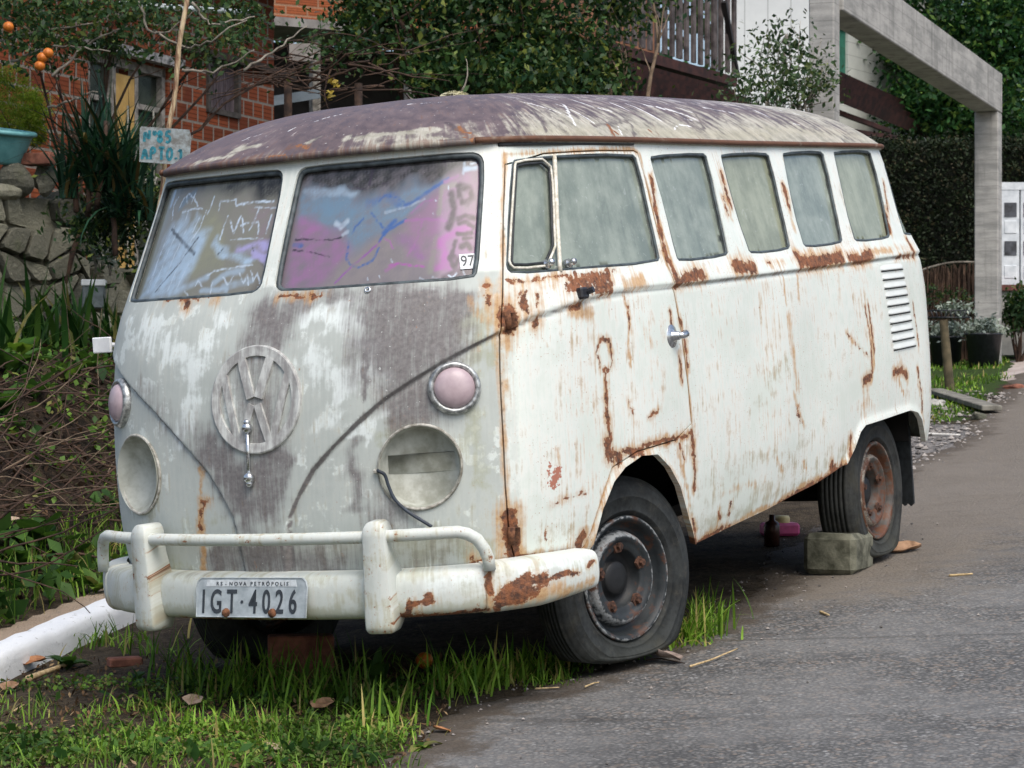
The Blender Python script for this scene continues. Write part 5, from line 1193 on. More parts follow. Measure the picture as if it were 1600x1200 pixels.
# ---- headlight bowls, indicator lamps
M_bowl = simple('dull_green_grey_bowl', (.31, .32, .26), .6, .2, 14, c2=(.47, .49, .44), bump=.1)
M_ring = simple('weathered_lamp_ring', (.34, .31, .24), .5, .5, 40, c2=(.55, .54, .48))
for sg in (1, -1):
    p, n, a, b = one(sg * HL[0], HL[1])
    mb = MB()
    if sg > 0:
        mb.lathe([(HLr + .001, .004), (HLr - .004, -.012), (HLr - .010, -.048), (.0, -.052)], p, n, 48)
        ax = np.stack([a, b, n])
        mb.box(p + b * .010 - n * .0505, (.205, .060, .0065), ax, 0, .003)
    else:
        mb.lathe([(HLr + .001, .004), (HLr - .004, -.006), (.105, -.03), (.08, -.052), (.045, -.066), (.018, -.071), (0, -.072)], p, n, 48)
    bw = mb.build('headlight_bowl', M_bowl, bus, True); bw['label'] = 'empty headlight bowl, ' + ('crossed by a flat bar' if sg > 0 else 'smooth and concave')
    th = np.linspace(0, 2 * np.pi, 48, endpoint=False); C_ = circ(sg * HL[0], HL[1], HLr + .002, 48)
    MB().tube(shell(C_, .003), .0048, 8, True).build('headlight_ring', M_ring, bw, True)
    # small lug on the ring
    lug = shell(np.array([(sg * HL[0] - .13, HL[1] - .005)]), .008)[0]; MB().box(lug, (.02, .014, .012), None, 0, .003).build('ring_clip', M_ring, bw)
    p, n, a, b = one(sg * .637, .9875)
    if sg > 0: p = p + n * .002
    ti = MB().lathe([(.080, -.006), (.079, .008), (.074, .017), (.068, .019), (.063, .016), (.060, .008)], p, n, 40).build('indicator_lamp', M_chrome if False else simple('indicator_ring_metal', (.30, .32, .32), .35, .5, 50, metal=.6, c2=(.62, .64, .62)), bus, True)
    g_ = G('faded_pink_lens'); nn = g_.noise(g_.coord(), 30, 5, .6); g_.set(color=g_.mix(nn, (.30, .22, .24), (.55, .45, .47)), rough=.35)
    MB().lathe([(.062, .006), (.058, .018), (.048, .027), (.032, .033), (.015, .036), (0, .037)], p, n, 40).build('indicator_lens', g_.m, ti, True)
# loose cable from the right-hand bowl
wp = [(.402, .760, .012), (.41, .757, .02), (.425, .748, .012), (.432, .715, .010), (.45, .67, .012), (.49, .632, .014), (.535, .602, .016), (.56, .585, .02)]
pts = np.array([shell(np.array([(a, b)]), c)[0] for a, b, c in wp]); t = np.linspace(0, len(pts) - 1, 40)
pts = np.stack([np.interp(t, np.arange(len(pts)), pts[:, i]) for i in range(3)], 1); k_ = np.ones(5) / 5
sm = np.stack([np.convolve(np.pad(pts[:, i], 2, 'edge'), k_, 'valid') for i in range(3)], 1)
MB().tube(sm, .0055, 8).build('loose_cable', simple('dark_blue_cable', (.03, .04, .055), .5, .3, 30), bus, True)

# ---- door furniture
p, n, a, b = one(*HANDLE)
hm = MB(); hm.lathe([(.040, .0), (.038, .004), (.022, .007), (.016, .010), (.014, .03), (.010, .034), (0, .035)], p - a * .006, n, 24)
hm.tube([p + n * .03 - a * .012, p + n * .036 + a * .01, p + n * .036 + a * .03 + b * .004], (.011, .012, .014), 10)
hm.build('door_handle', M_chrome, door, True)
p, n, a, b = one(*MIR)
MB().box(p + n * .014, (.042, .036, .034), np.stack([a, b, n]), 0, .006).tube([p + n * .02 + a * .01, p + n * .05 + a * .016 + b * .006], .010, 8).build('mirror_mount', M_plast, door)
for (u_, z_) in ((.802, 1.172), (.797, .535)):
    p, n, a, b = one(u_, z_)
    MB().tube([p + n * .008 - b * .026, p + n * .008 + b * .026], .011, 10).box(p + n * .005 + a * .016, (.03, .045, .008), np.stack([a, b, n]), 0, .002).build('door_hinge', M_rust, door, True)
# stub mirror on the far side
q = V3(1.80, -.792, 1.172)
MB().box(q, (.012, .075, .052), None, 0, .003).tube([q + V3(-.01, .03, 0), q + V3(-.04, .13, -.02)], .007, 8).build('wing_mirror', simple('white_mirror_back', (.75, .77, .77), .4, .1, 20), bus)

# ---- cooling louvres
lo = MB(); la = MB()
for i in range(10):
    t = i / 9; ul = 3.885 + .068 * t; ur = 4.190 + .092 * t; zc = 1.214 - .330 * t
    us = np.linspace(ul, ur, 14)
    rows = []
    for dz, off in ((.017, .0003), (.008, .0035), (-.002, .0075), (-.007, .0080), (-.0078, .001)):
        sc_ = np.sqrt(np.clip(1 - np.abs(np.linspace(-1, 1, 14)) ** 8, 0, 1))
        rows.append(shell(np.stack([us, zc + dz * (.4 + .6 * sc_)], 1), 0) + snorm(us, np.full(14, zc)) * (off * sc_)[:, None] * np.sign((snorm(us, np.full(14, zc)) * (0, 1, 0)).sum(1))[:, None])
    v = np.concatenate(rows); lo.add(v, [(r_ * 14 + j, r_ * 14 + j + 1, (r_ + 1) * 14 + j + 1, (r_ + 1) * 14 + j) for r_ in range(4) for j in range(13)])
    p1 = np.stack([us, np.full(14, zc - .0078)], 1); p2 = np.stack([us, np.full(14, zc - .0125)], 1)
    v = np.concatenate([shell(p1, .0012), shell(p2, .0012)]); la.add(v, [(j, j + 1, 15 + j, 14 + j) for j in range(13)])
g_ = G('louvre_white_paint'); nn = g_.noise(g_.coord(), 14, 6, .6); g_.set(color=g_.mix(nn, (.60, .63, .59), (.76, .80, .775)), rough=.45)
lv = lo.build('vent_louvres', g_.m, bus, True); la.build('louvre_gap_shade', M_dark, lv)  # black strips paint the shade in the gap under each louvre

# ================================================================== the street, verge and bank
def at(px, py, Y):
    """a point Y metres ahead of the camera, seen at (px, py) of the 1600 x 1200 picture"""
    return V3((px - 800) / FPX * Y, Y, CAM_H + (600 - py) / FPX * Y)
def plane_z(X, Y):
    return .388 + .0722 * (X - .52) + .0503 * (np.minimum(Y, 32) - 7.78)
def to_bus(X, Y):
    z = plane_z(X, Y); W = np.stack([X, Y, z - CAM_H], -1)
    return W @ BM + BP
K0 = V3(1.1, -1.70); KD = V3(-.956, -.294); KN = V3(.294, -.956)
def st(X, Y):
    b = to_bus(np.asarray(X, float), np.asarray(Y, float)); p = b[..., :2] - K0
    return p @ KD, p @ KN, b
def sstep(x, a, b):
    t = np.clip((x - a) / (b - a), 0, 1); return t * t * (3 - 2 * t)
_w = rng.normal(size=(14, 2)); _ph = rng.random(14) * 6.3
def fbm(X, Y, sc):
    r_ = 0
    for i in range(14):
        q = sc * 2 ** (i / 4); r_ = r_ + np.sin((X * _w[i, 0] + Y * _w[i, 1]) * q + _ph[i]) / 2 ** (i / 5)
    return r_ / 4
ROAD_EDGE = np.array([(9, 1.6), (4, 1.0), (2.8, .74), (2.45, .66), (2.1, .54), (1.85, .47), (1.5, .55), (1.2, .62), (.86, .68), (.4, .66), (-.1, .58), (-.8, .45), (-1.5, .25), (-2.5, 0), (-4, -.3), (-6.6, -.6), (-9, -1.1), (-14, -2.2), (-30, -6), (-70, -16)])
def road_edge(x): return np.interp(-x, -ROAD_EDGE[:, 0], ROAD_EDGE[:, 1])
def height(X, Y):
    s_, t, b = st(X, Y)
    z = plane_z(X, Y)
    hb = .98 - .72 * sstep(s_, 8.5, 12)
    z = z + .075 * sstep(t, .05, .16) * (s_ < 9) + hb * sstep(t, .28, 1.9) + .09 * fbm(X, Y, 2.) * sstep(t, .45, 1.1)
    off = road_edge(b[..., 0]) - b[..., 1]           # > 0 on the verge
    z = z + .018 * sstep(off, 0, .3) * sstep(-t, .05, .3) + (.014 * fbm(X, Y, 7.) - .004) * sstep(off, .02, .25) * sstep(-t, 0, .2)
    z = z - .02 * sstep(-off, .05, .3)
    return z
def ground_at(px, py):
    """where the sight line through a picture point meets the street plane"""
    d = V3((px - 800) / FPX, 1, (600 - py) / FPX)
    t = (.388 - .0722 * .52 - .0503 * 7.78 - CAM_H) / (d[2] - .0722 * d[0] - .0503 * d[1])
    p = d * t + V3(0, 0, CAM_H); p[2] = height(p[0], p[1]); return p

def gsoil():
    g = G('verge_soil'); o = g.coord('Object'); z = g.attr('zone'); Rg, Gg, Bg = g.sep(z.outputs['Color'])[:3]
    n = g.noise(o, 6, 8, .65); n2 = g.noise(o, 45, 6, .7); v = g.voro(o, 90)
    soil = g.mix(g.ss(g.add(g.mul(n, .5), g.mul(n2, .5)), .35, .68), (.026, .020, .013), (.105, .082, .055))
    soil = g.mix(g.mul(g.ss(n2, .60, .68), .7), soil, (.20, .15, .09))
    soil = g.mix(g.mul(z.outputs['Alpha'], .85), soil, g.mix(g.ss(n, .4, .6), (.012, .009, .006), (.050, .032, .020)))
    green = g.mix(n2, (.020, .042, .010), (.060, .095, .022))
    col = g.mix(g.ss(g.add(Gg, g.mul(g.add(n, -.5), 1.2)), .4, .65), soil, green)
    grav = g.mix(g.voro(o, 26, out='Color'), (.10, .095, .09), (.33, .31, .29))
    col = g.mix(g.ss(g.add(Bg, g.mul(g.add(n, -.5), 1.0)), .45, .6), col, grav)
    col = g.mix(g.ss(g.add(Rg, g.mul(g.add(n2, -.5), .6)), .45, .55), col, g.mix(n, (.36, .27, .19), (.50, .40, .30)))
    g.set(color=col, rough=.95, spec=.15); g.bump(g.add(n2, g.mul(v, .6)), .8, .03); return g.m
def gasphalt():
    g = G('worn_asphalt'); o = g.coord('Object'); z = g.attr('zone'); D, E = g.sep(z.outputs['Color'])[:2]
    n = g.noise(o, 1.6, 6, .6); n2 = g.noise(o, 8, 6, .65); fine = g.noise(o, 170, 3, .6)
    vc = g.voro(o, 72, out='Color'); vd = g.voro(o, 72)
    gr = g.sep(vc)[0]; tn = g.sep(vc)[1]
    col = g.mix(gr, (.096, .096, .093), (.218, .213, .200))
    col = g.mix(g.ss(tn, .88, .95), col, (.23, .19, .155)); col = g.mix(g.ss(g.sep(vc)[2], .95, .98), col, (.30, .30, .29))
    col = g.mix(g.mul(g.ss(vd, .30, .62), .75), col, (.040, .041, .042))
    big = g.voro(o, 42, out='Color'); col = g.mix(g.mul(g.ss(g.sep(big)[0], .9, .95), .6), col, (.20, .17, .14))
    # worn paler binder and darker patches
    col = g.mix(g.mul(g.ss(n, .40, .62), .45), col, (.205, .203, .195))
    col = g.mix(g.mul(g.ss(n2, .52, .72), .6), col, (.070, .072, .074))
    ck = g.N.new('ShaderNodeTexVoronoi'); ck.feature = 'DISTANCE_TO_EDGE'; g.put(ck.inputs['Vector'], g.mix(.12, o, g.noise(o, 2.2, 5, .65, color=True), 'ADD')); ck.inputs['Scale'].default_value = .62
    crk = g.mul(g.ss(ck.outputs['Distance'], .016, .004), g.ss(g.noise(o, .9, 3, .5), .46, .58))
    col = g.mix(g.mul(crk, .4), col, (.030, .028, .026))
    oil = g.ss(g.noise(g.scale(o, (1, 1, 1), (7, 3, 0)), .75, 4, .6), .56, .70); col = g.mix(g.mul(oil, .30), col, (.050, .048, .046))
    dust = g.ss(g.add(D, g.add(g.mul(g.add(n2, -.5), .9), g.mul(g.add(fine, -.5), .5))), .3, .9)
    col = g.mix(g.mul(dust, .75), col, g.mix(n2, (.125, .102, .076), (.215, .185, .145)))
    ed = g.ss(g.add(E, g.add(g.mul(g.add(n2, -.5), 1.5), g.mul(g.add(fine, -.5), .7))), .35, .8)
    col = g.mix(g.mul(ed, .85), col, g.mix(fine, (.032, .025, .018), (.115, .090, .065)))
    g.set(color=col, rough=g.math('ADD', .62, g.mul(fine, .3)), spec=.3)
    g.bump(g.add(g.mul(vd, -.7), g.add(g.mul(n2, 1.6), g.mul(fine, .35))), .75, .008); return g.m
M_soil = gsoil(); M_asph = gasphalt()

xs = np.unique(np.concatenate([np.linspace(-60, -5, 56), np.arange(-5, -2.4, .08), np.arange(-2.4, 1.2, .03), np.arange(1.2, 6, .1), np.linspace(6, 80, 75)]))
ys = np.unique(np.concatenate([np.linspace(-12, 5, 18), np.arange(5, 10.2, .03), np.arange(10.2, 16, .06), np.arange(16, 26, .2), np.linspace(26, 160, 68)]))
XX, YY = np.meshgrid(xs, ys, indexing='ij')
ZZ = height(XX, YY)
s_, t_, b_ = st(XX, YY)
off = road_edge(b_[..., 0]) - b_[..., 1]
pav = ((t_ > .10) & (t_ < .30) & (s_ < 8)).astype(float)
grn = np.clip(.16 * sstep(off, 0, .5) * (t_ < 0) * (b_[..., 0] > .2) + .35 * (t_ > .5) + .95 * sstep(-b_[..., 0], 7.6, 8.6) * (off > .05), 0, 1)
grav = ((off < 1.2) & (off > -.5) & (b_[..., 0] < -3.8)).astype(float) * .8 * (1 - sstep(-b_[..., 0], 7.6, 8.6))
I = np.arange(XX.size).reshape(XX.shape)
q = np.stack([I[:-1, :-1], I[1:, :-1], I[1:, 1:], I[:-1, 1:]], -1).reshape(-1, 4)
zone = np.stack([pav, grn, grav, sstep(t_, .25, .5) * (1 - .6 * sstep(t_, 1.35, 1.8))], -1).reshape(-1, 4)
ground = mesh('ground', np.stack([XX, YY, ZZ], -1).reshape(-1, 3), q, M_soil, None, True, attrs=dict(zone=zone))
tag(ground, kind='structure')

# the road: a sheet with a crumbling edge
def bus_ground(x, y):
    """world point on the street plane from the van's own ground coordinates"""
    return B2W(np.stack([x, y, 0 * x], -1))
rx = np.concatenate([np.linspace(9, 3.4, 20), np.arange(3.4, -3.2, -.03), np.linspace(-3.2, -20, 90), np.linspace(-21, -70, 30)])
ry = np.concatenate([[0], np.arange(.03, 3.2, .05), np.linspace(3.3, 30, 40)])
RXX, RYO = np.meshgrid(rx, ry, indexing='ij')
jag = .10 * fbm(RXX, 0 * RXX + 1.3, 5.) + .07 * fbm(RXX * 3, 0 * RXX, 9.)
RYY = road_edge(RXX) + jag * np.clip(1 - RYO, 0, 1) + RYO
P_ = bus_ground(RXX, RYY); P_[..., 2] = plane_z(P_[..., 0], P_[..., 1]) + .008 * sstep(RYO, 0, .05) - .012 * (RYO < .01) + .006 * fbm(RXX, RYY, 2.5) * sstep(RYO, .02, .3)
dust = np.clip(1.15 - (RYY - .5) / 1.3, 0, 1) * sstep(-RXX, -.5, .6); dust = np.maximum(dust, .22); edge_ = .95 * np.exp(-(RYO / .26) ** 2)
dust = np.maximum(dust, .55 * sstep(-RXX, 1.5, 5))
zone = np.stack([np.clip(dust, 0, 1), edge_, 0 * dust, np.ones_like(dust)], -1).reshape(-1, 4)
I = np.arange(RXX.size).reshape(RXX.shape); q = np.stack([I[:-1, :-1], I[:-1, 1:], I[1:, 1:], I[1:, :-1]], -1).reshape(-1, 4)
road = mesh('road', P_.reshape(-1, 3), q, M_asph, None, True, attrs=dict(zone=zone)); tag(road, kind='structure')

# kerb
kp = np.array([(K0 + KD * s_)[:2] for s_ in np.arange(-9, 14, .1)])
prof = [(-.042, -.05), (-.032, .045), (-.024, .074), (-.008, .090), (.05, .097), (.10, .096), (.125, .085), (.13, -.05)]
vs = []
for i, p in enumerate(kp):
    j = .003 * math.sin(i * 1.7) + .005 * math.sin(i * .37) - (.012 if i % 10 == 0 else 0)
    for t, h in prof:
        p2 = p + KN * (t + j); w_ = bus_ground(np.array(p2[0]), np.array(p2[1])); w_[2] += h + .5 * j; vs.append(w_)
k = len(prof); I = np.arange(len(kp) * k).reshape(-1, k)
q = np.stack([I[:-1, :-1], I[:-1, 1:], I[1:, 1:], I[1:, :-1]], -1).reshape(-1, 4)
g_ = G('whitewashed_kerb'); o_ = g_.coord(); n_ = g_.noise(o_, 30, 8, .7); n2_ = g_.noise(o_, 5, 5, .6)
g_.set(color=g_.mix(g_.ss(g_.add(n_, g_.mul(n2_, .3)), .74, .86), g_.mix(n2_, (.70, .73, .74), (.84, .86, .86)), (.30, .30, .28)), rough=.85, spec=.2); g_.bump(n_, .5, .008)
kerb = mesh('kerb', np.array(vs), q, g_.m, None, True); tag(kerb, 'white painted kerb stone line running behind the van on the left', 'kerb')

# ------------------------------------------------------------------ leaves, grass
def leaf_quads(C, size, aspect=.5, droop=0., up=.3, g=rng):
    n = len(C); size = np.broadcast_to(size, (n,))[:, None]
    d = g.normal(size=(n, 3)); d[:, 2] -= droop; d /= np.linalg.norm(d, axis=1, keepdims=True)
    nn = g.normal(size=(n, 3)); nn[:, 2] += up * 2; x = np.cross(d, nn); x /= np.linalg.norm(x, axis=1, keepdims=True) + 1e-9
    nrm = np.cross(x, d)
    b = C - d * size * .5; tp = C + d * size * .5; mid = C - d * size * .05 - nrm * size * .08
    l = mid + x * size * aspect * .5 + nrm * size * .12; r_ = mid - x * size * aspect * .5 + nrm * size * .12
    v = np.stack([b, l, tp, r_], 1).reshape(-1, 3)
    return v, np.arange(4 * n).reshape(n, 4)
def clump_points(ells, per=26, spread=.30, shellish=.55, g=rng):
    """points in clumps through ellipsoids: (centre, radii, number of leaves)"""
    out = []
    for c, r_, n in ells:
        m = max(1, n // per); d = g.normal(size=(m, 3)); d /= np.linalg.norm(d, axis=1, keepdims=True)
        rad = (shellish + (1 - shellish) * g.random(m)) ** 1.0 * (1 + .12 * g.normal(size=m))
        cc = np.array(c) + d * rad[:, None] * np.array(r_)
        k = g.poisson(per, m); idx = np.repeat(np.arange(m), k)
        sp = spread * np.mean(r_) * (.5 + g.random(m))
        out.append(cc[idx] + g.normal(size=(len(idx), 3)) * sp[idx][:, None] * (1, 1, .7))
    return np.concatenate(out)
def blades(base, L, w_, lean, g=rng, seg=4, curl=1.0):
    """strap leaves / grass blades growing from base points"""
    n = len(base); L = np.broadcast_to(L, (n,)); w_ = np.broadcast_to(w_, (n,)); lean = np.broadcast_to(lean, (n,))
    a = g.random(n) * 2 * np.pi; dirh = np.stack([np.cos(a), np.sin(a), 0 * a], 1); side = np.stack([-np.sin(a), np.cos(a), 0 * a], 1)
    rows = []
    for k in range(seg + 1):
        t = k / seg; th = lean * (.35 + .65 * curl * t)
        h = L * t * np.cos(np.clip(th, 0, 2.2)) * (1 - .12 * t * lean); r_ = L * t * np.sin(np.clip(th, 0, 2.2))
        c = base + dirh * r_[:, None] + np.stack([0 * h, 0 * h, h], 1)
        ww = (w_ * (1 - t ** 2.2) * (.75 + .5 * min(t, .5)))[:, None] * .5 + 2e-4
        rows += [c - side * ww, c + side * ww]
    v = np.stack(rows, 1); m = 2 * (seg + 1)
    f = np.concatenate([np.stack([np.arange(n) * m + 2 * k + j for j in (0, 1, 3, 2)], 1) for k in range(seg)])
    return v.reshape(-1, 3), f
M_grass = leafmat('green_grass', (.075, .18, .018), (.25, .43, .065), (.38, .33, .13), .5, .35)
M_weed = leafmat('low_weeds', (.045, .115, .018), (.155, .275, .048), (.22, .22, .08), .5, .3)
M_strap = leafmat('strap_leaves', (.018, .060, .014), (.055, .125, .026), (.16, .15, .05), .4, .3)
M_dgreen = leafmat('dark_evergreen_leaves', (.012, .040, .015), (.050, .105, .032), (.17, .21, .050), .40, .2)
M_mgreen = leafmat('mid_green_leaves', (.020, .055, .022), (.065, .125, .045), (.13, .17, .05), .4, .25)
M_tree = leafmat('broad_tree_leaves', (.010, .042, .016), (.040, .120, .034), (.12, .21, .045), .45, .25)
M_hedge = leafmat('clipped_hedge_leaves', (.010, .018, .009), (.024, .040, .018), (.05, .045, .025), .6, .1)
M_fern = leafmat('yellow_green_feathery', (.12, .22, .018), (.29, .41, .045), (.36, .38, .08), .55, .45)
M_silver = leafmat('silvery_leaves', (.16, .21, .18), (.36, .42, .39), None, .6, .15)
M_big = leafmat('big_soft_leaves', (.030, .085, .020), (.070, .150, .035), None, .5, .35)
M_twig = simple('brown_twigs', (.028, .016, .011), .85, .5, 14, c2=(.085, .048, .030))
M_twig2 = simple('grey_bark', (.16, .14, .11), .85, .4, 14, c2=(.30, .27, .22))
M_dryleaf = leafmat('dry_brown_leaves', (.10, .055, .030), (.24, .14, .07), (.36, .25, .14), .7, .2)

# grass in front of the bumper and by the wheel
bs = []; Ls = []; lean = []; wd = []
def tuft(px, py, n, L, r_=.06, ln=.65, w_=.0085):
    p = ground_at(px, py); q = p + rng.normal(size=(n, 3)) * (r_, r_, 0)
    q[:, 2] = height(q[:, 0], q[:, 1]); bs.append(q); Ls.append(L * (.40 + .95 * rng.random(n) ** 1.3)); lean.append(np.abs(rng.normal(ln, .35, n))); wd.append(w_ * (.6 + .7 * rng.random(n)))
for a in [(285, 1068, 45, .19), (320, 1085, 60, .17), (355, 1095, 60, .16), (395, 1090, 70, .17), (440, 1085, 45, .15), (470, 1110, 60, .17), (512, 1105, 80, .19), (555, 1118, 70, .16), (505, 1070, 18, .17), (590, 1135, 45, .13),
          (690, 1092, 45, .17), (718, 1085, 60, .18), (750, 1082, 50, .15), (780, 1068, 70, .11), (820, 1060, 90, .11), (855, 1053, 80, .11), (885, 1046, 60, .09), (655, 1110, 16, .12),
          (1075, 1003, 100, .15), (1090, 994, 110, .16), (1105, 975, 45, .15), (1062, 1012, 40, .09), (985, 1030, 22, .05), (945, 1036, 22, .05),
          (240, 1120, 30, .09), (390, 1150, 60, .09), (300, 1150, 50, .08), (470, 1165, 60, .08), (560, 1165, 40, .08), (230, 1165, 50, .07), (630, 1150, 25, .07),
          (130, 1010, 30, .10), (165, 1000, 30, .09), (205, 1010, 30, .10), (240, 1030, 26, .10), (90, 1040, 8, .08)]:
    tuft(*a)
for _ in range(190):
    tuft(rng.uniform(-30, 640), rng.uniform(1105, 1215), 6, rng.uniform(.03, .10), .03, .8, .005)
for _ in range(160):
    tuft(rng.uniform(-420, -20), rng.uniform(1080, 1300), 8, rng.uniform(.04, .10), .05, .8, .006)
for _ in range(160):
    tuft(rng.uniform(-30, 600), rng.uniform(1210, 1330), 8, rng.uniform(.04, .10), .05, .8, .006)
for _ in range(120):
    tuft(rng.uniform(600, 900), rng.uniform(1040, 1075), 6, rng.uniform(.03, .06), .03, .8, .005)
B = np.concatenate(bs); v, f = blades(B, np.concatenate(Ls), np.concatenate(wd), np.concatenate(lean))
keep_road = None
grass = mesh('grass', v, f, M_grass, None, True); tag(grass, kind='stuff')
# far verge grass
n = 15000; X = rng.uniform(2.2, 7.5, n); Y = rng.uniform(16.2, 24, n); s_, t_, b_ = st(X, Y); ok = (road_edge(b_[:, 0]) - b_[:, 1] > .12 + .15 * fbm(X, Y, 1.5)) & (fbm(X, Y, 2.) > -.45) & (b_[:, 0] < -7.9)
Bp = np.stack([X, Y, height(X, Y)], 1)[ok]
v, f = blades(Bp, .025 + .06 * rng.random(len(Bp)) ** 1.5, .014, np.abs(rng.normal(.6, .3, len(Bp))), seg=2)
tag(mesh('grass', v, f, M_grass, None, True), kind='stuff')
# low weeds with small round leaves
n = 17000; px = rng.uniform(-40, 680, n); py = rng.uniform(1075, 1215, n)
P = np.array([ground_at(a, b) for a, b in zip(px, py)]); dens = fbm(P[:, 0], P[:, 1], 5.)
bb = to_bus(P[:, 0], P[:, 1]); ok = (dens + .35 * fbm(P[:, 0] + 9, P[:, 1], 14.) > .34 - .30 * rng.random(n)) & (road_edge(bb[:, 0]) - bb[:, 1] > .02 + .06 * rng.random(n)) & ~((px < 110) & (py > 1085) & (py < 1150)); P = P[ok]
P[:, 2] += .008 + .03 * rng.random(len(P)) ** 2
v, f = leaf_quads(P, .009 + .014 * rng.random(len(P)), .75, 0, 1.2); tag(mesh('ground_cover', v, f, M_weed, None, True), kind='stuff')
n = 2600; px = rng.uniform(-40, 700, n); py = rng.uniform(1040, 1215, n); P = np.array([ground_at(a, b) for a, b in zip(px, py)]); P[:, 2] += .006 + .012 * rng.random(n); bb = to_bus(P[:, 0], P[:, 1]); P = P[road_edge(bb[:, 0]) - bb[:, 1] > -.03]
v, f = leaf_quads(P, .012 + .022 * rng.random(len(P)) ** 2, .45, 0, .9); tag(mesh('leaf_litter', v, f, leafmat('verge_litter', (.045, .028, .018), (.17, .105, .06), (.34, .25, .15), .85, .1), None, True), kind='stuff')
# weeds on the bank
n = 9500; sA = rng.uniform(.0, 7.5, n); tA = rng.uniform(.28, 3.0, n)
pb = K0 + sA[:, None] * KD + tA[:, None] * KN; Wb = bus_ground(pb[:, 0], pb[:, 1]); Wb[:, 2] = height(Wb[:, 0], Wb[:, 1])
ok = fbm(Wb[:, 0], Wb[:, 1], 2.5) > .0; Wb = Wb[ok]; Wb[:, 2] += .02 + .06 * rng.random(len(Wb))
v, f = leaf_quads(Wb, .03 + .03 * rng.random(len(Wb)), .6, 0, .8); tag(mesh('bank_weeds', v, f, M_weed, None, True), kind='stuff')
n = 1500; sA = rng.uniform(.2, 6.5, n); tA = rng.uniform(.28, .75, n); pb = K0 + sA[:, None] * KD + tA[:, None] * KN; Wb = bus_ground(pb[:, 0], pb[:, 1]); Wb[:, 2] = height(Wb[:, 0], Wb[:, 1])
v, f = blades(Wb, .08 + .14 * rng.random(n), .008, np.abs(rng.normal(.6, .35, n)), seg=3); tag(mesh('bank_grass', v, f, M_grass, None, True), kind='stuff')
n = 900; sA = rng.uniform(-.5, 6, n); tA = np.where(rng.random(n) < .6, rng.uniform(.28, .75, n), rng.uniform(1.2, 2.1, n)); pb = K0 + sA[:, None] * KD + tA[:, None] * KN; Wb = bus_ground(pb[:, 0], pb[:, 1]); Wb[:, 2] = height(Wb[:, 0], Wb[:, 1])
Wb = Wb[fbm(Wb[:, 0], Wb[:, 1], 3.5) > -.05]; Wb[:, 2] += .03 + .11 * rng.random(len(Wb)); v, f = leaf_quads(Wb, .06 + .07 * rng.random(len(Wb)), .55, .1, .7); tag(mesh('bank_weeds', v, f, M_big, None, True), kind='stuff')
n = 420; px = rng.uniform(-40, 660, n); py = rng.uniform(1060, 1215, n); P = np.array([ground_at(a, b) for a, b in zip(px, py)]); bb = to_bus(P[:, 0], P[:, 1]); P = P[(fbm(P[:, 0], P[:, 1], 6.) > 0) & (road_edge(bb[:, 0]) - bb[:, 1] > .05)]; P[:, 2] += .02 + .03 * rng.random(len(P))
v, f = leaf_quads(P, .03 + .035 * rng.random(len(P)), .5, 0, .9); tag(mesh('verge_weeds', v, f, M_big, None, True), kind='stuff')
# dry leaf litter on the bank
n = 3600; sA = rng.uniform(.2, 7, n); tA = rng.uniform(.42, 2.2, n); pb = K0 + sA[:, None] * KD + tA[:, None] * KN; Wb = bus_ground(pb[:, 0], pb[:, 1]); Wb[:, 2] = height(Wb[:, 0], Wb[:, 1]) + .012 + .03 * rng.random(n)
v, f = leaf_quads(Wb, .025 + .03 * rng.random(n), .6, 0, .5); tag(mesh('leaf_litter', v, f, leafmat('dark_leaf_litter', (.014, .009, .007), (.050, .030, .018), (.12, .075, .045), .8, .1), None, True), kind='stuff')
# gravel by the road behind the van
mb = MB(); n = 900
xg = rng.uniform(-11, -3.6, n); yg = road_edge(xg) + rng.normal(-.1, .35, n); Wg = bus_ground(xg, yg); Wg[:, 2] = height(Wg[:, 0], Wg[:, 1]) + .008
def stones(P, sz, g=rng):
    base = np.array([(1, 0, 0), (-1, 0, 0), (0, 1, 0), (0, -1, 0), (0, 0, 1), (0, 0, -1)], float); F = np.array([(0, 2, 4), (2, 1, 4), (1, 3, 4), (3, 0, 4), (2, 0, 5), (1, 2, 5), (3, 1, 5), (0, 3, 5)])
    n = len(P); v = base[None] * (.6 + .7 * g.random((n, 6, 1))) * np.broadcast_to(sz, (n,))[:, None, None] * (1, 1, .6); a = g.random(n) * 6.3
    c, s_ = np.cos(a), np.sin(a); v = np.stack([v[..., 0] * c[:, None] - v[..., 1] * s_[:, None], v[..., 0] * s_[:, None] + v[..., 1] * c[:, None], v[..., 2]], -1) + P[:, None]
    return v.reshape(-1, 3), (F[None] + 6 * np.arange(n)[:, None, None]).reshape(-1, 3)
def islmat(name, a, b, rough=.85):
    g = G(name); g.set(color=g.mix(g.island(), a, b), rough=rough, spec=.25); return g.m
M_grav = islmat('mixed_gravel', (.08, .075, .07), (.36, .33, .30))
v, f = stones(Wg, .010 + .022 * rng.random(n) ** 2); tag(mesh('gravel', v, f, M_grav, None, False), kind='stuff')
xg = rng.uniform(-2.5, 2.6, 420); yg = road_edge(xg) + rng.exponential(.35, 420) - .1; Wg = bus_ground(xg, yg); Wg[:, 2] = plane_z(Wg[:, 0], Wg[:, 1]) + .010
v, f = stones(Wg, .003 + .007 * rng.random(420) ** 3); tag(mesh('road_grit', v, f, M_grav, None, False), kind='stuff')

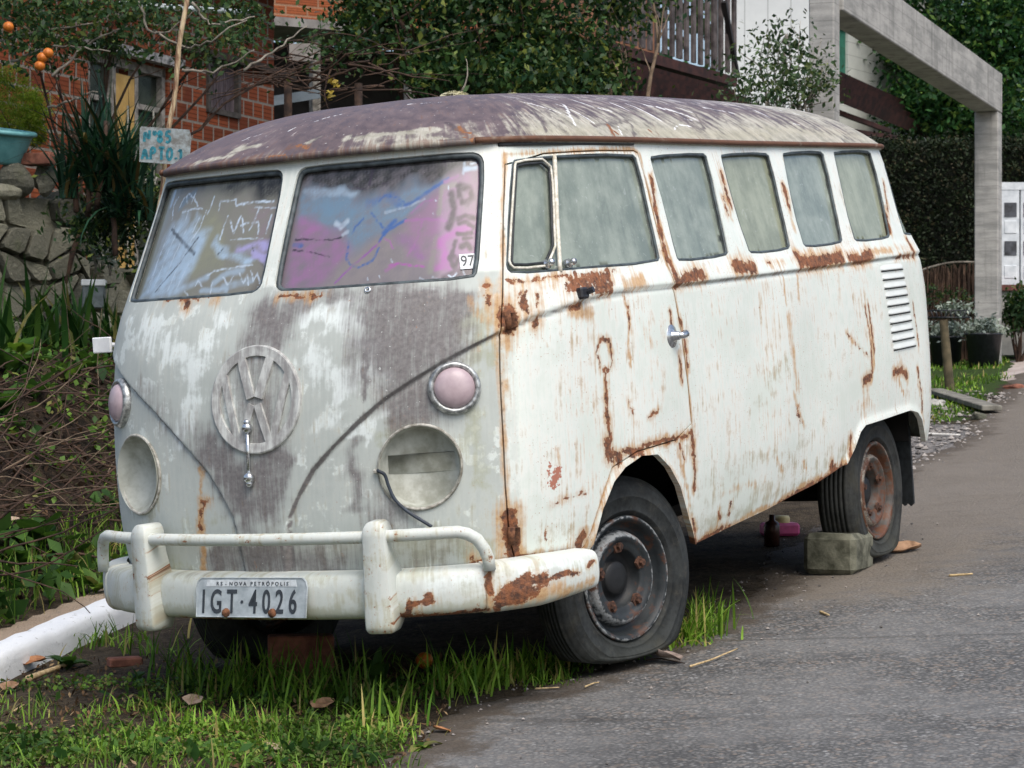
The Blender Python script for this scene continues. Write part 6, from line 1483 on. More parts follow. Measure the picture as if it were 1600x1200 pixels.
# ------------------------------------------------------------------ loose things on the ground
def thing(o, label, cat, group=None): return tag(o, label, cat, group)
M_conc = simple('mossy_concrete', (.075, .078, .050), .9, .4, 16, c2=(.17, .17, .125), bump=.9)
M_conc2 = simple('cast_concrete', (.30, .30, .28), .85, .25, 6, c2=(.44, .43, .39), bump=.35)
M_brick1 = simple('loose_brick', (.16, .062, .040), .9, .35, 15, c2=(.27, .11, .07), bump=.4)
def rot2(a, tilt=0.):
    c, s_ = math.cos(a), math.sin(a); return np.array([(c, s_, 0), (-s_, c, 0), (0, 0, 1)])
TILT = BM.T                                      # rows: the van's axes in the world
p = bus_ground(np.array(-1.00), np.array(.67))
blk = MB().box(p + V3(0, 0, .075), (.29, .22, .165), rot2(1.15) , 0, .022).build('concrete_block', M_conc); thing(blk, 'mossy concrete block wedged in front of the rear wheel', 'block')
p = ground_at(470, 1066); o = MB().box(p + V3(0, 0, .075), (.22, .10, .15), rot2(.12), 0, .006).build('brick', M_brick1); thing(o, 'red brick standing in the dark under the number plate', 'brick')
p = ground_at(195, 1047); o = MB().box(p + V3(0, 0, .012), (.12, .06, .035), rot2(.4), 0, .006).build('brick_fragment', M_brick1); thing(o, 'broken brick piece in the weeds below the left overrider', 'brick')
M_or = simple('orange_peel', (.46, .115, .012), .45, .25, 60, c2=(.58, .18, .02), bump=.1)
def orange(p, r_, name='orange_fruit', parent=None): 
    o = MB().ball((0, 0, 0), r_, 16, 12, sc=(1, 1, .95)).build(name, M_or, parent, True); o.location = p; return o
p = ground_at(663, 1058); o = orange(p + V3(0, 0, .042), .029); thing(o, 'fallen orange lying in the grass under the bumper', 'orange')
# pink toy under the van
p = bus_ground(np.array(-2.10), np.array(-.02)); r_ = empty('plastic_toy', p); thing(r_, 'small pink plastic toy with a yellow top lying under the van', 'toy')
ax = rot2(.2)
MB().box((0, 0, .03), (.17, .10, .06), ax, 0, .012).build('toy_body', simple('pink_plastic', (.50, .07, .20), .4, .2, 20), r_)
MB().lathe([(0, .034), (.032, .032), (.038, .02), (.036, 0)], (.01, 0, .06), (0, 0, 1), 16).build('toy_lid', simple('pale_yellow_plastic', (.75, .62, .30), .45, .15, 20), r_, True)
# bottle-like dark can beside it
o = MB().lathe([(0, 0), (.035, 0), (.036, .09), (.030, .105), (.014, .115), (.013, .14), (0, .141)], bus_ground(np.array(-1.75), np.array(.08)), (0, 0, 1), 16).build('brown_bottle', simple('brown_glass', (.06, .025, .018), .25, .3, 20), None, True); thing(o, 'small brown bottle standing under the van beside the pink toy', 'bottle')
# sticks and straws
M_straw = simple('pale_straw', (.42, .30, .14), .8, .3, 60, c2=(.60, .46, .26))
def stick(pxs, r_, mat, label, name='stick', lift=.008):
    P = np.array([ground_at(*q) for q in pxs]); P[:, 2] = np.maximum(P[:, 2], plane_z(P[:, 0], P[:, 1]) + .006) + lift
    t = np.linspace(0, len(P) - 1, 10); P = np.stack([np.interp(t, np.arange(len(P)), P[:, i]) for i in range(3)], 1)
    o = MB().tube(P, np.linspace(r_, r_ * .6, 10), 6).build(name, mat, None, True); thing(o, label, 'stick' if name == 'stick' else 'straw')
stick([(1078, 1050), (1110, 1040), (1152, 1022)], .004, M_straw, 'pale forked stick lying on the asphalt behind the front tyre', lift=.012)
stick([(836, 1083), (874, 1081)], .0035, M_straw, 'short yellow straw at the edge of the grass left of the front tyre', 'straw')
stick([(914, 1080), (928, 1074), (936, 1073)], .003, M_straw, 'bent pale straw on the asphalt below the front tyre', 'straw')
stick([(1282, 962), (1295, 967)], .006, M_straw, 'short yellow chip lying alone on the road beside the van', 'straw')
stick([(1483, 905), (1520, 902)], .006, M_straw, 'pale straw on the open road behind the rear wheel', 'straw')
stick([(43, 1073), (70, 1062), (103, 1053)], .013, M_straw, 'short pale broken branch lying below the white kerb', lift=.02)
stick([(22, 1124), (38, 1115)], .004, M_straw, 'thin yellow straw on the bare soil at the lower left', 'straw')
stick([(1445, 684), (1500, 683)], .012, simple('white_stick', (.62, .6, .55), .8, .2, 20), 'white stick on the gravel behind the van')
stick([(1010, 1040), (1030, 1037), (1070, 1045)], .003, M_twig, 'thin brown twig in the litter below the front tyre', lift=.012)
# dry leaves
def dryleaf(px, py, size, label, c=None, curl=.5, rz=0., lift=.012):
    p = ground_at(px, py); n, m = 9, 7; vs = []
    for i in range(n):
        t = i / (n - 1); hw = .36 * math.sin(math.pi * t ** .8) ** .8 + .012
        for j in range(m):
            a = (j / (m - 1) - .5) * 2; vs.append(((t - .5), a * hw * (1 + .12 * math.sin(9 * t)), curl * (.5 * a * a * hw + .25 * (t - .5) ** 2) + .04 * math.sin(5 * t + 3 * a)))
    f = [(i * m + j, (i + 1) * m + j, (i + 1) * m + j + 1, i * m + j + 1) for i in range(n - 1) for j in range(m - 1)]
    o = MB().add(np.array(vs) * size, f).build('dry_leaf', c or M_dl, None, True); o.location = p + V3(0, 0, lift); o.rotation_euler = (.2, -.15, rz)
    s_ = o.modifiers.new('thickness', 'SOLIDIFY'); s_.thickness = .0012
    thing(o, label, 'leaf', 'dry leaves on the ground')
M_dl = simple('dry_leaf_brown', (.22, .12, .06), .75, .4, 30, c2=(.36, .22, .13))
M_dl2 = simple('dry_leaf_pale', (.40, .28, .19), .75, .3, 30, c2=(.52, .40, .30))
M_dl3 = simple('dry_leaf_orange', (.34, .13, .045), .7, .35, 30, c2=(.42, .20, .09))
dryleaf(50, 1048, .10, 'curled orange brown leaf at the foot of the white kerb', M_dl3, .9, .4, .03)
dryleaf(302, 1120, .085, 'pale folded leaf upright in the grass below the left overrider', M_dl2, 1.1, 1.3, .03)
dryleaf(505, 1124, .09, 'brown curled leaf in the grass below the number plate', M_dl, .8, .8, .035)
dryleaf(428, 1182, .075, 'pale pinkish leaf lying flat at the bottom edge of the grass', M_dl2, .3, 2.1, .02)
dryleaf(1042, 1040, .11, 'grey brown leaf standing up behind the front tyre', simple('dry_leaf_grey', (.20, .15, .12), .8, .3, 30, c2=(.33, .26, .22)), 1.2, 2.4, .035)
dryleaf(1415, 864, .15, 'crumpled brown leaf on the road behind the rear wheel', M_dl, 1.2, .3, .03)
dryleaf(1262, 998, .05, 'small dark brown leaf on the open asphalt', M_dl, .8, .2, .015)
dryleaf(15, 1085, .08, 'brown leaf on the soil at the far lower left', M_dl, .9, 1.1, .02)
dryleaf(690, 1148, .06, 'small rusty leaf at the ragged asphalt edge below the orange', M_dl3, .7, 2.6, .015)
dryleaf(10, 945, .12, 'large tan leaf on the pavement behind the white kerb', M_dl2, .8, .3, .03)
# broadleaf weeds
def rosette(p, n, L, w_, name, label, mat, lean=.9, seed=0, cat='weed', group=None, parent=None, petiole=.0):
    g = np.random.default_rng(seed); vs = []; fs = []; k0 = 0; rows, cols = 9, 5
    for i in range(n):
        a = 2 * np.pi * (i / n) + g.normal(0, .35); ln = np.clip(lean + g.normal(0, .25), .15, 1.5); l_ = L * (.65 + .5 * g.random())
        dh = V3(math.cos(a), math.sin(a), 0); sd = V3(-math.sin(a), math.cos(a), 0)
        for r_ in range(rows):
            t = r_ / (rows - 1); th = ln * (.55 + .7 * t); c = dh * (l_ * t * math.sin(th)) + V3(0, 0, l_ * t * math.cos(th))
            tt = max(0, (t - petiole) / (1 - petiole)); hw = w_ * (math.sin(math.pi * min(1, tt ** .75)) ** .8 if tt > 0 else 0) * .5 + .002
            hw *= 1 + .10 * math.sin(17 * t + i)
            nn = np.cross(sd, dh * math.sin(th) + V3(0, 0, math.cos(th)))
            for c_ in range(cols):
                b = (c_ / (cols - 1) - .5) * 2; vs.append(c + sd * b * hw - nn * (.25 * hw * b * b) + nn * .02 * L * math.sin(8 * t + 4 * b + i))
        fs += [(k0 + r_ * cols + c_, k0 + r_ * cols + c_ + 1, k0 + (r_ + 1) * cols + c_ + 1, k0 + (r_ + 1) * cols + c_) for r_ in range(rows - 1) for c_ in range(cols - 1)]; k0 += rows * cols
    o = MB().add(np.array(vs), fs).build(name, mat, parent, True); o.location = p
    if parent is None: thing(o, label, cat, group)
    return o
rosette(ground_at(105, 1052), 7, .11, .05, 'broadleaf_weed', 'bright green weed with broad leaves at the foot of the kerb', M_big, .9, 1)
rosette(ground_at(48, 1165), 8, .085, .035, 'broadleaf_weed', 'low green rosette weed at the lower left corner', M_big, 1.2, 2)
rosette(ground_at(585, 1090), 5, .14, .055, 'broadleaf_weed', 'tall drooping dock weed in front of the bumper', M_big, .75, 3)
rosette(ground_at(895, 1052), 6, .07, .03, 'broadleaf_weed', 'small weed growing beside the front tyre', M_big, 1.0, 4)
rosette(ground_at(215, 1072), 5, .08, .025, 'broadleaf_weed', 'thin pale weed under the left bumper end', M_big, .8, 9)
rosette(ground_at(660, 1172), 9, .06, .03, 'broadleaf_weed', 'low weed patch beside the asphalt edge', M_weed, 1.2, 11)
def bank_at(px, py, Y):
    p = at(px, py, Y); p[2] = height(p[0], p[1]); return p
rosette(bank_at(60, 915, 10.3), 8, .26, .12, 'bank_plant', 'large soft leafed plant low on the bank beside the bumper', M_big, .8, 5, 'plant', petiole=.35)
rosette(bank_at(8, 925, 10.2), 7, .24, .11, 'bank_plant', 'broad leafed plant at the far left foot of the bank', M_big, .9, 6, 'plant', petiole=.35)
rosette(bank_at(15, 640, 12.4), 9, .26, .13, 'bank_plant', 'bright leafy plant halfway up the bank at the left edge', M_big, .9, 7, 'plant', petiole=.3)
rosette(bank_at(5, 735, 11.6), 7, .26, .12, 'bank_plant', 'drooping leafy plant among the twigs at the left edge', M_big, .9, 8, 'plant', petiole=.3)
rosette(bank_at(30, 600, 12.9), 9, .20, .10, 'bank_plant', 'small leafy plant on the brown soil near the bank top', M_weed, 1., 12, 'plant', petiole=.3)

g = np.random.default_rng(91)
for i, (px, py, Y, L_, w_, txt) in enumerate(((120, 935, 10.2, .17, .07, 'dock plant at the bank foot just left of the bumper corner'), (85, 955, 9.9, .15, .06, 'low leafy plant in the gutter of the bank above the white kerb'), (150, 900, 10.5, .16, .07, 'leafy plant beside the guard rail end'), (30, 945, 10.0, .17, .075, 'leafy plant above the tan pavement at the left'), (150, 950, 9.9, .13, .05, 'small plant behind the bumper end'),
                                               (55, 690, 12.2, .20, .09, 'bright weed in the middle of the bank above the twigs'), (110, 620, 12.8, .18, .08, 'weed on the bank below the iris leaves'), (140, 580, 13.2, .17, .07, 'weed near the wing mirror of the van'))):
    rosette(bank_at(px, py, Y), 9, L_, w_, 'bank_plant', txt, M_big if i % 2 else M_weed, .8, 60 + i, 'plant', petiole=.2)
# heap of pruned twigs on the bank
def twig(p0, d, L, r_, g, curve=.5, n=9):
    t = np.linspace(0, 1, n)[:, None]; d = d / np.linalg.norm(d); b = np.cross(d, V3(*g.normal(size=3))); b /= np.linalg.norm(b)
    P = p0 + d * L * t + b * (L * curve * (t - t * t)) + np.cumsum(g.normal(size=(n, 3)) * .012 * L, 0)
    return P, np.linspace(r_, r_ * .35, n)
g = np.random.default_rng(21); mb = MB()
for i in range(230):
    s_ = g.uniform(.3, 5.2); t_ = .58 + .85 * g.random() ** 1.2; pb = K0 + s_ * KD + t_ * KN; p = bus_ground(pb[0], pb[1]); p[2] = height(p[0], p[1]) + g.uniform(.02, .22)
    a = g.normal(.35, .5); d = V3(math.cos(a) * (1 if g.random() < .75 else -1), math.sin(a) * .6, g.normal(.12, .4)); P, r_ = twig(p, d, g.uniform(.3, .9), g.uniform(.003, .008), g, g.normal(.25, .4)); mb.tube(P, r_, 5, cap=False)
brush = mb.build('brush_heap', M_twig, None, True); tag(brush, 'heap of brown pruned twigs on the bank left of the van', 'brush heap', kind='stuff')
mb = MB()
for i in range(20):
    s_ = g.uniform(.8, 4.5); t_ = g.uniform(.6, 1.1); pb = K0 + s_ * KD + t_ * KN; p = bus_ground(pb[0], pb[1]); p[2] = height(p[0], p[1]) + g.uniform(.05, .3)
    a = g.normal(.5, .6); d = V3(math.cos(a), math.sin(a) * .5, g.normal(.3, .45)); P, r_ = twig(p, d, g.uniform(.5, 1.0), g.uniform(.0025, .005), g, g.normal(.5, .4)); mb.tube(P, r_, 5, cap=False)
tag(mb.build('brush_heap', simple('pale_twigs', (.12, .085, .055), .85, .4, 14, c2=(.24, .175, .115)), None, True), 'loose pale stems lying over the brown twig heap', 'brush heap', kind='stuff')

# strap leaved plants on the bank
def strap(name, p, n, L, w_, lean, label, mat, seed, cat='plant', r_=.05, curl=1., seg=6, parent=None):
    g = np.random.default_rng(seed); b = g.normal(size=(n, 3)) * (r_, r_, .0)
    v, f = blades(b, L * (.6 + .5 * g.random(n)), w_ * (.7 + .5 * g.random(n)), np.abs(g.normal(lean, lean * .55, n)), g, seg, curl)
    o = mesh(name, v, f, mat, parent, True); o.location = p
    if parent is None: thing(o, label, cat)
    return o
strap('iris_plant', bank_at(125, 540, 13.6), 26, .52, .040, .45, 'clump of green strap leaved iris nearest the van', M_strap, 1)
strap('iris_plant', bank_at(60, 540, 13.4), 30, .56, .040, .5, 'big clump of iris leaves below the stone wall', M_strap, 2, r_=.12)
strap('iris_plant', bank_at(10, 545, 13.2), 26, .50, .040, .6, 'iris clump cut by the left picture edge', M_strap, 3, r_=.10)
strap('iris_plant', bank_at(172, 520, 13.9), 18, .42, .034, .5, 'small iris clump half hidden behind the van', M_strap, 4, r_=.06)

# ================================================================== left: dry stone wall, basin, sign, brick house
M_stone = None
g_ = G('grey_field_stone'); o_ = g_.coord(); n_ = g_.noise(o_, 5, 7, .65); n2_ = g_.noise(o_, 40, 6, .65); isl = g_.island()
c_ = g_.mix(isl, (.070, .070, .056), (.225, .22, .165)); c_ = g_.mix(g_.mul(g_.ss(n2_, .56, .7), .6), c_, (.30, .29, .22)); c_ = g_.mix(g_.mul(g_.ss(n_, .55, .7), .6), c_, (.06, .07, .035))
g_.set(color=c_, rough=.92, spec=.2); g_.bump(g_.add(n2_, n_), .6, .03); M_stone = g_.m
def stone_wall(a, b, h, cols, rows, seed, thick=.32):
    g = np.random.default_rng(seed); mb = MB(); a = V3(*a); b = V3(*b); d = b - a; L = np.linalg.norm(d[:2]); d = d / np.linalg.norm(d); up = V3(0, 0, 1); n = np.cross(d, up); n /= np.linalg.norm(n)
    P = np.zeros((cols + 1, rows + 1, 2))
    for i in range(cols + 1):
        for j in range(rows + 1):
            jx = g.normal(0, .22) if 0 < i < cols else g.normal(0, .1); jy = g.normal(0, .20) if j > 0 else 0
            P[i, j] = ((i + jx + .5 * (j % 2) * (0 < i < cols)) * L / cols, (j + jy) * h / rows)
    mb.box((a + b) / 2 + up * (h * .5) - n * (thick * .5 + .06), (L, thick, h - .06), np.stack([d * (1, 1, 0), n, up]))
    for i in range(cols):
        for j in range(rows):
            if g.random() < .1 and j == rows - 1: continue
            q = np.array([P[i, j], P[i + 1, j], P[i + 1, j + 1], P[i, j + 1]]); c = q.mean(0); q = c + (q - c) * (1 - .012 / np.maximum(.05, np.hypot(*(q - c).T)))[:, None]
            if g.random() < .5: q = np.insert(q, g.integers(1, 4), q.mean(0) + (q[g.integers(0, 4)] - q.mean(0)) * 1.0, 0) if False else q
            k4 = len(q); nx_ = np.roll(q, -1, 0); pv_ = np.roll(q, 1, 0); cc_ = g.uniform(.06, .2, (k4, 1)); q = np.stack([q + (pv_ - q) * cc_, q + (nx_ - q) * cc_], 1).reshape(-1, 2); dp = g.uniform(.0, .07); q2 = c + (q - c) * .90
            f0 = [a + d * x + up * y - n * thick for x, y in q]; f1 = [a + d * x + up * y + n * (dp - .035) for x, y in q]; tl_ = g.normal(0, .12, 2); f2 = [a + d * x + up * y + n * (dp + ((x, y) - c) @ tl_) for x, y in q2]
            k = len(q); mb.add(f0 + f1 + f2, [(r_ * k + m, r_ * k + (m + 1) % k, (r_ + 1) * k + (m + 1) % k, (r_ + 1) * k + m) for r_ in (0, 1) for m in range(k)] + [list(range(2 * k, 3 * k))])
    return mb
p0 = at(-40, 560, 14.2); p1 = at(142, 545, 14.7); z0 = min(height(p0[0], p0[1]), height(p1[0], p1[1])) - .1; p0[2] = z0; p1[2] = z0
w_ = stone_wall(p0, p1, 2.50 - z0, 5, 6, 5).build('stone_wall', M_stone, None, False, .006); thing(w_, 'dry stone retaining wall of grey angular stones above the bank', 'wall')
p0 = at(142, 545, 14.8); p1 = at(330, 540, 15.6); z0 = height(p0[0], p0[1]) - .15; p0[2] = z0; p1[2] = z0
w_ = stone_wall(p0, p1, 2.06 - z0, 6, 4, 6).build('stone_wall', M_stone, None, False, .006); thing(w_, 'lower stone wall stretch running on behind the van', 'wall')
def boulder(p, r_, sc, seed, label, mat=None):
    o = MB().ball((0, 0, 0), r_, 14, 9, sc=sc, noise=.35, seed=seed).build('loose_stone', mat or M_stone, None, False, .01); o.location = p; thing(o, label, 'stone'); return o
boulder(at(28, 282, 14.4), .09, (1, .9, .9), 1, 'rough grey stone on the wall top under the basin')
boulder(at(70, 280, 14.5), .10, (.75, .9, .95), 2, 'upright slab stone on the wall top beside the yucca')
o = MB().box((0, 0, 0), (.20, .12, .075), rot2(-.3), 0, .006).build('brick', M_brick1); o.location = at(62, 249, 14.4); thing(o, 'red brick balanced on top of the stone wall', 'brick')
boulder(at(10, 300, 14.4), .10, (1.3, .9, .6), 7, 'flat stone at the left end of the wall top')
# basin: tapered tub with rolled rim
p = at(-4, 255, 14.4); M_basin = simple('turquoise_plastic', (.10, .30, .31), .45, .2, 10, c2=(.16, .40, .41))
o = MB().lathe([(0, .0), (.13, .0), (.15, .02), (.195, .17), (.205, .185), (.222, .188), (.228, .20), (.222, .215), (.205, .215), (.19, .19), (.14, .03), (0, .02)], (0, 0, 0), (.12, -.12, 1), 40).build('wash_basin', M_basin, None, True); o.location = p; thing(o, 'turquoise plastic basin standing on the stone wall', 'basin')
# pale box on the bank
p = bank_at(147, 480, 14.0); r_ = empty('plastic_box', at(147, 487, 13.9)); thing(r_, 'dark crate with a white lid between the irises', 'box')
MB().box((0, 0, .085), (.13, .12, .13), rot2(.1), 0, .006).build('crate', simple('grey_crate', (.10, .12, .12), .6, .3, 20), r_); MB().box((0, 0, .172), (.145, .13, .04), rot2(.1), 0, .006).build('lid', simple('white_lid', (.62, .64, .62), .5, .1, 20), r_)
# silver plants by the wall
def silver(p, L, n, label, seed):
    r_ = empty('silver_plant', p); thing(r_, label, 'plant'); g = np.random.default_rng(seed); mb = MB(); C = []
    for i in range(n):
        d = V3(*(g.normal(size=2) * .35), 1); P, rr_ = twig(V3(0, 0, 0), d, L * g.uniform(.6, 1), .005, g, .2); mb.tube(P, rr_, 5)
        for q in P[3:]: C += [q + g.normal(size=3) * .02 for _ in range(4)]
    mb.build('stem', M_twig2, r_, True); v, f = leaf_quads(np.array(C), .055, .32, 0, .6, g); mesh('foliage', v, f, M_silver, r_, True)
silver(at(150, 425, 14.2), .40, 4, 'tall silvery leaved plant beside the stone wall end', 3); silver(at(172, 430, 14.4), .26, 4, 'short silvery plant close to the van windscreen', 4)

# house number sign on a leaning pole
r_ = empty('house_sign', at(245, 300, 12.8)); thing(r_, 'weathered white house number sign with blue hand lettering on a rusty pole', 'sign')
inv = lambda P: np.asarray(P, float) - np.array(r_.location)
pb = inv(at(236, 330, 12.8)); pb2 = inv(at(292, -10, 13.0))
g_ = G('rusty_bamboo_pole'); o_ = g_.coord(); n_ = g_.noise(g_.scale(o_, (30, 30, 3)), 1, 6, .7); g_.set(color=g_.mix(g_.ss(n_, .4, .62), (.13, .055, .022), (.50, .40, .24)), rough=.7)
Pp = np.linspace(pb - V3(0.03, 0, .55), pb2, 24); Pp[:, 0] += .006 * np.sin(np.arange(24) * .9); rr_ = .014 + .003 * (np.arange(24) % 6 == 0)
MB().tube(Pp, rr_, 10).build('pole', g_.m, r_, True)
sc_ = inv(at(259, 229, 12.76)); sx = V3(.99, .12, -.035); sx /= np.linalg.norm(sx); sy = V3(.02, 0, 1); sn = np.cross(sx, sy)
g_ = G('weathered_sign_board'); o_ = g_.coord(); n_ = g_.noise(o_, 28, 7, .7); n2_ = g_.noise(o_, 9, 5, .6)
g_.set(color=g_.mix(g_.ss(g_.add(n_, g_.mul(n2_, .4)), .55, .85), g_.mix(n2_, (.21, .25, .26), (.33, .38, .39)), (.13, .13, .12)), rough=.8)
sb = MB().prism([(-.142, -.092), (.13, -.100), (.140, .06), (.128, .098), (-.135, .104), (-.143, .09)], .012, sc_, sx, sy).build('sign_board', g_.m, r_)
M_blue = simple('blue_brush_paint', (.008, .13, .18), .6, .4, 60, c2=(.02, .21, .27))
HAND = {'N': [[(0, 0), (.05, 1), (.6, .1), (.62, 1)]], 'o': [[(.25, .95), (.1, .8), (.25, .62), (.4, .8), (.25, .95)]], '8': [[(.3, .52), (.05, .75), (.3, 1), (.55, .75), (.3, .52), (0, .25), (.3, 0), (.6, .25), (.3, .52)]],
        '5': [[(.58, 1), (.1, .97), (.06, .55), (.4, .62), (.58, .3), (.35, .02), (.02, .1)]], 'A': [[(0, 0), (.3, 1), (.62, 0)], [(.14, .36), (.5, .36)]], 'P': [[(.05, 0), (.08, 1), (.5, .92), (.52, .6), (.08, .48)]], 'T': [[(0, .98), (.66, 1)], [(.34, 1), (.32, 0)]],
        'O': [[(.3, 1), (.02, .6), (.08, .15), (.35, 0), (.6, .4), (.55, .85), (.3, 1)]], '.': [[(.1, .25), (.14, .10)]], '1': [[(.1, .7), (.35, 1), (.33, 0)]]}
mb = MB()
def hand(s_, x0, y0, h, adv, wst=.62):
    x = x0
    for ch_ in s_:
        for ln in HAND.get(ch_, []):
            P = np.array([sc_ + sx * (x + a * h * .72) + sy * (y0 + b * h) + sn * .0135 for a, b in densify(chaikin(ln, 2, False) if len(ln) > 2 else ln, .12, False)])
            T = np.gradient(P, axis=0); T /= np.linalg.norm(T, axis=1, keepdims=True) + 1e-9; S_ = np.cross(T, sn); k = len(P); hw = .0076
            mb.add(np.concatenate([P - S_ * hw, P + S_ * hw]), [(i, i + 1, k + i + 1, k + i) for i in range(k - 1)])
        x += h * (.24 if ch_ == '.' else .42 if ch_ in 'o1' else wst)
hand('No85', -.118, .020, .064, 0, .70); hand('APTO.1', -.128, -.076, .068, 0, .66)
mb.build('sign_lettering', M_blue, sb)

# brick house
def brickmat(name, c1, c2, mort, bw=.17, bh=.14, grooves=True):
    g = G(name); uv = g.coord('UV'); n = g.N.new('ShaderNodeTexBrick'); g.put(n.inputs['Vector'], uv); g.put(n.inputs['Color1'], c1); g.put(n.inputs['Color2'], c2); g.put(n.inputs['Mortar'], mort)
    for k, v in dict(Scale=1.0, **{'Mortar Size': .012, 'Mortar Smooth': .3, 'Bias': -.1, 'Brick Width': bw, 'Row Height': bh}).items(): n.inputs[k].default_value = v
    nn = g.noise(uv, 30, 6, .65); col = g.mix(g.mul(g.ss(nn, .4, .75), .45), n.outputs['Color'], (.10, .045, .03))
    col = g.mix(g.mul(g.ss(g.noise(uv, 2.2, 4, .6), .55, .75), .45), col, (.36, .15, .06))
    if grooves:
        y = g.sepx(uv)[1]; fr_ = g.math('FRACT', g.math('DIVIDE', y, bh / 4)); gm = g.mul(g.ss(fr_, .60, .85), g.math('SUBTRACT', 1, n.outputs['Fac'])); col = g.mix(g.mul(gm, .85), col, tuple(c * .35 for c in c2))
    g.set(color=col, rough=.9, spec=.15); g.bump(g.add(g.mul(n.outputs['Fac'], -1), g.mul(nn, .3)), .6, .012); return g.m
M_bk = brickmat('hollow_red_brick', (.125, .033, .016), (.26, .068, .027), (.20, .18, .155))
M_bk2 = brickmat('orange_brick', (.30, .085, .036), (.37, .115, .046), (.32, .19, .12), .25, .10)
def wallquad(name, o, d, L, z0, z1, n, mat, parent, thick=.16, openings=()):
    """wall strip from o along d with rectangular openings (t0, t1, z0, z1); real thickness"""
    ts = sorted({0, L} | {q for p in openings for q in p[:2]}); zs = sorted({z0, z1} | {q for p in openings for q in p[2:]}); mb = MB(); uv = []
    o = V3(*o); d = V3(*d); n = V3(*n)
    for i in range(len(ts) - 1):
        for j in range(len(zs) - 1):
            tm, zm = (ts[i] + ts[i + 1]) / 2, (zs[j] + zs[j + 1]) / 2
            if any(p[0] < tm < p[1] and p[2] < zm < p[3] for p in openings): continue
            v = []
            for dep in (0, thick):
                for t, z in ((ts[i], zs[j]), (ts[i + 1], zs[j]), (ts[i + 1], zs[j + 1]), (ts[i], zs[j + 1])):
                    p = o + d * t - n * dep; v.append((p[0], p[1], z)); uv.append((t, z))
            fs = [(0, 1, 2, 3), (7, 6, 5, 4)]
            def hole(ii, jj):
                if not (0 <= ii < len(ts) - 1 and 0 <= jj < len(zs) - 1): return True
                a, b = (ts[ii] + ts[ii + 1]) / 2, (zs[jj] + zs[jj + 1]) / 2
                return any(p[0] < a < p[1] and p[2] < b < p[3] for p in openings)
            for (ii, jj), fc in zip(((i, j - 1), (i + 1, j), (i, j + 1), (i - 1, j)), ((0, 4, 5, 1), (1, 5, 6, 2), (2, 6, 7, 3), (3, 7, 4, 0))):
                if hole(ii, jj): fs.append(fc)
            mb.add(v, fs)
    return mb.build(name, mat, parent, False, uv=np.array(uv))
hd = V3(.373, .928, 0); hn = V3(.928, -.373, 0); ho = V3(*at(130, 600, 17.0)[:2], 0)
house = empty('brick_house', (ho[0], ho[1], 1.3)); thing(house, 'red hollow brick house with a yellow panelled door behind the yucca', 'house')
hl = V3(0, 0, -1.3)                       # parts are placed relative to the house origin
def tpx(px):                              # distance along the wall seen at a picture column
    a = (px - 800) / FPX; return (a * ho[1] - ho[0]) / (hd[0] - a * hd[1])
def zpx(px, py): t = tpx(px); return CAM_H + (600 - py) / FPX * (ho[1] + hd[1] * t)
t0, t1 = tpx(138), tpx(262); tw0, tw1 = tpx(326), tpx(369); L = tpx(428)
zt = zpx(138, 78); zw0, zw1 = zpx(345, 172), zpx(345, 98)
off_ = -ho * 1.0
wallquad('wall', (0, 0, 0) - hd * 1.2, hd, L + 1.2, .0, 3.4, hn, M_bk, house, .16, ((t0 + 1.2, t1 + 1.2, .0, zt - 1.3), (tw0 + 1.2, tw1 + 1.2, zw0 - 1.3, zw1 - 1.3)))
wallquad('side_wall', hd * L - hn * 4, hn, 3.84, .0, 3.4, hd, M_bk, house, .16)
MB().bar(hd * -1.6 + V3(0, 0, 3.46) - hn * 1.2, hd * (L + .5) + V3(0, 0, 3.46) - hn * 1.2, .10, 3.4, hn).build('roof', simple('old_clay_roof', (.10, .05, .035), .9, .4, 6, c2=(.18, .09, .06)), house)
HN = lambda t, z, o=0.: hd * t + hn * o + V3(0, 0, z - 1.3)
M_frame = simple('weathered_grey_frame', (.17, .16, .14), .8, .35, 20, c2=(.30, .28, .25)); M_dkglass = simple('dark_green_glass', (.022, .03, .024), .18, .4, 4, c2=(.05, .06, .045))
zb = .5 + 1.3; dm = tpx(182); dm2 = tpx(217)
fr = MB()
for t in (t0 + .03, dm, dm2, t1 - .03): fr.bar(HN(t, zb, -.05), HN(t, zt, -.05), .05, .06, hn)
fr.bar(HN(t0, zt - .03, -.05), HN(t1, zt - .03, -.05), .07, .06, hn); fr.bar(HN(t0, zt - .33, -.05), HN(t1, zt - .33, -.05), .04, .05, hn)
dr = fr.build('door_frame', M_frame, house)
MB().bar(HN((dm + dm2) / 2, zb, -.04), HN((dm + dm2) / 2, zpx(200, 117), -.04), dm2 - dm - .05, .03, hn).build('door_panel', simple('ochre_yellow_panel', (.42, .26, .075), .6, .15, 8, c2=(.50, .33, .11)), dr)
for a, b in ((t0, dm), (dm2, t1)):
    MB().bar(HN((a + b) / 2, zb, -.08), HN((a + b) / 2, zt, -.08), b - a - .04, .02, hn).build('door_glass', M_dkglass, dr)
gr = MB()
for a, b in ((t0, dm), (dm, dm2), (dm2, t1)):
    m_ = (a + b) / 2; gr.tube([HN(m_, zb, .0), HN(m_, zt - .35, .0)], .008, 6)
    for s_ in (-1, 1):
        th = np.linspace(0, 4.2, 16); gr.tube([HN(m_ + s_ * (.07 - .06 * math.cos(q)), zb + 1.05 + .07 * math.sin(q), .005) for q in th], .007, 5)
        gr.tube([HN(m_, zb + .5, .005), HN(m_ + s_ * .18, zb + .85, .005)], .007, 5)
gr.build('scrolled_grille', simple('pale_iron_grille', (.30, .30, .26), .6, .3, 30), dr)
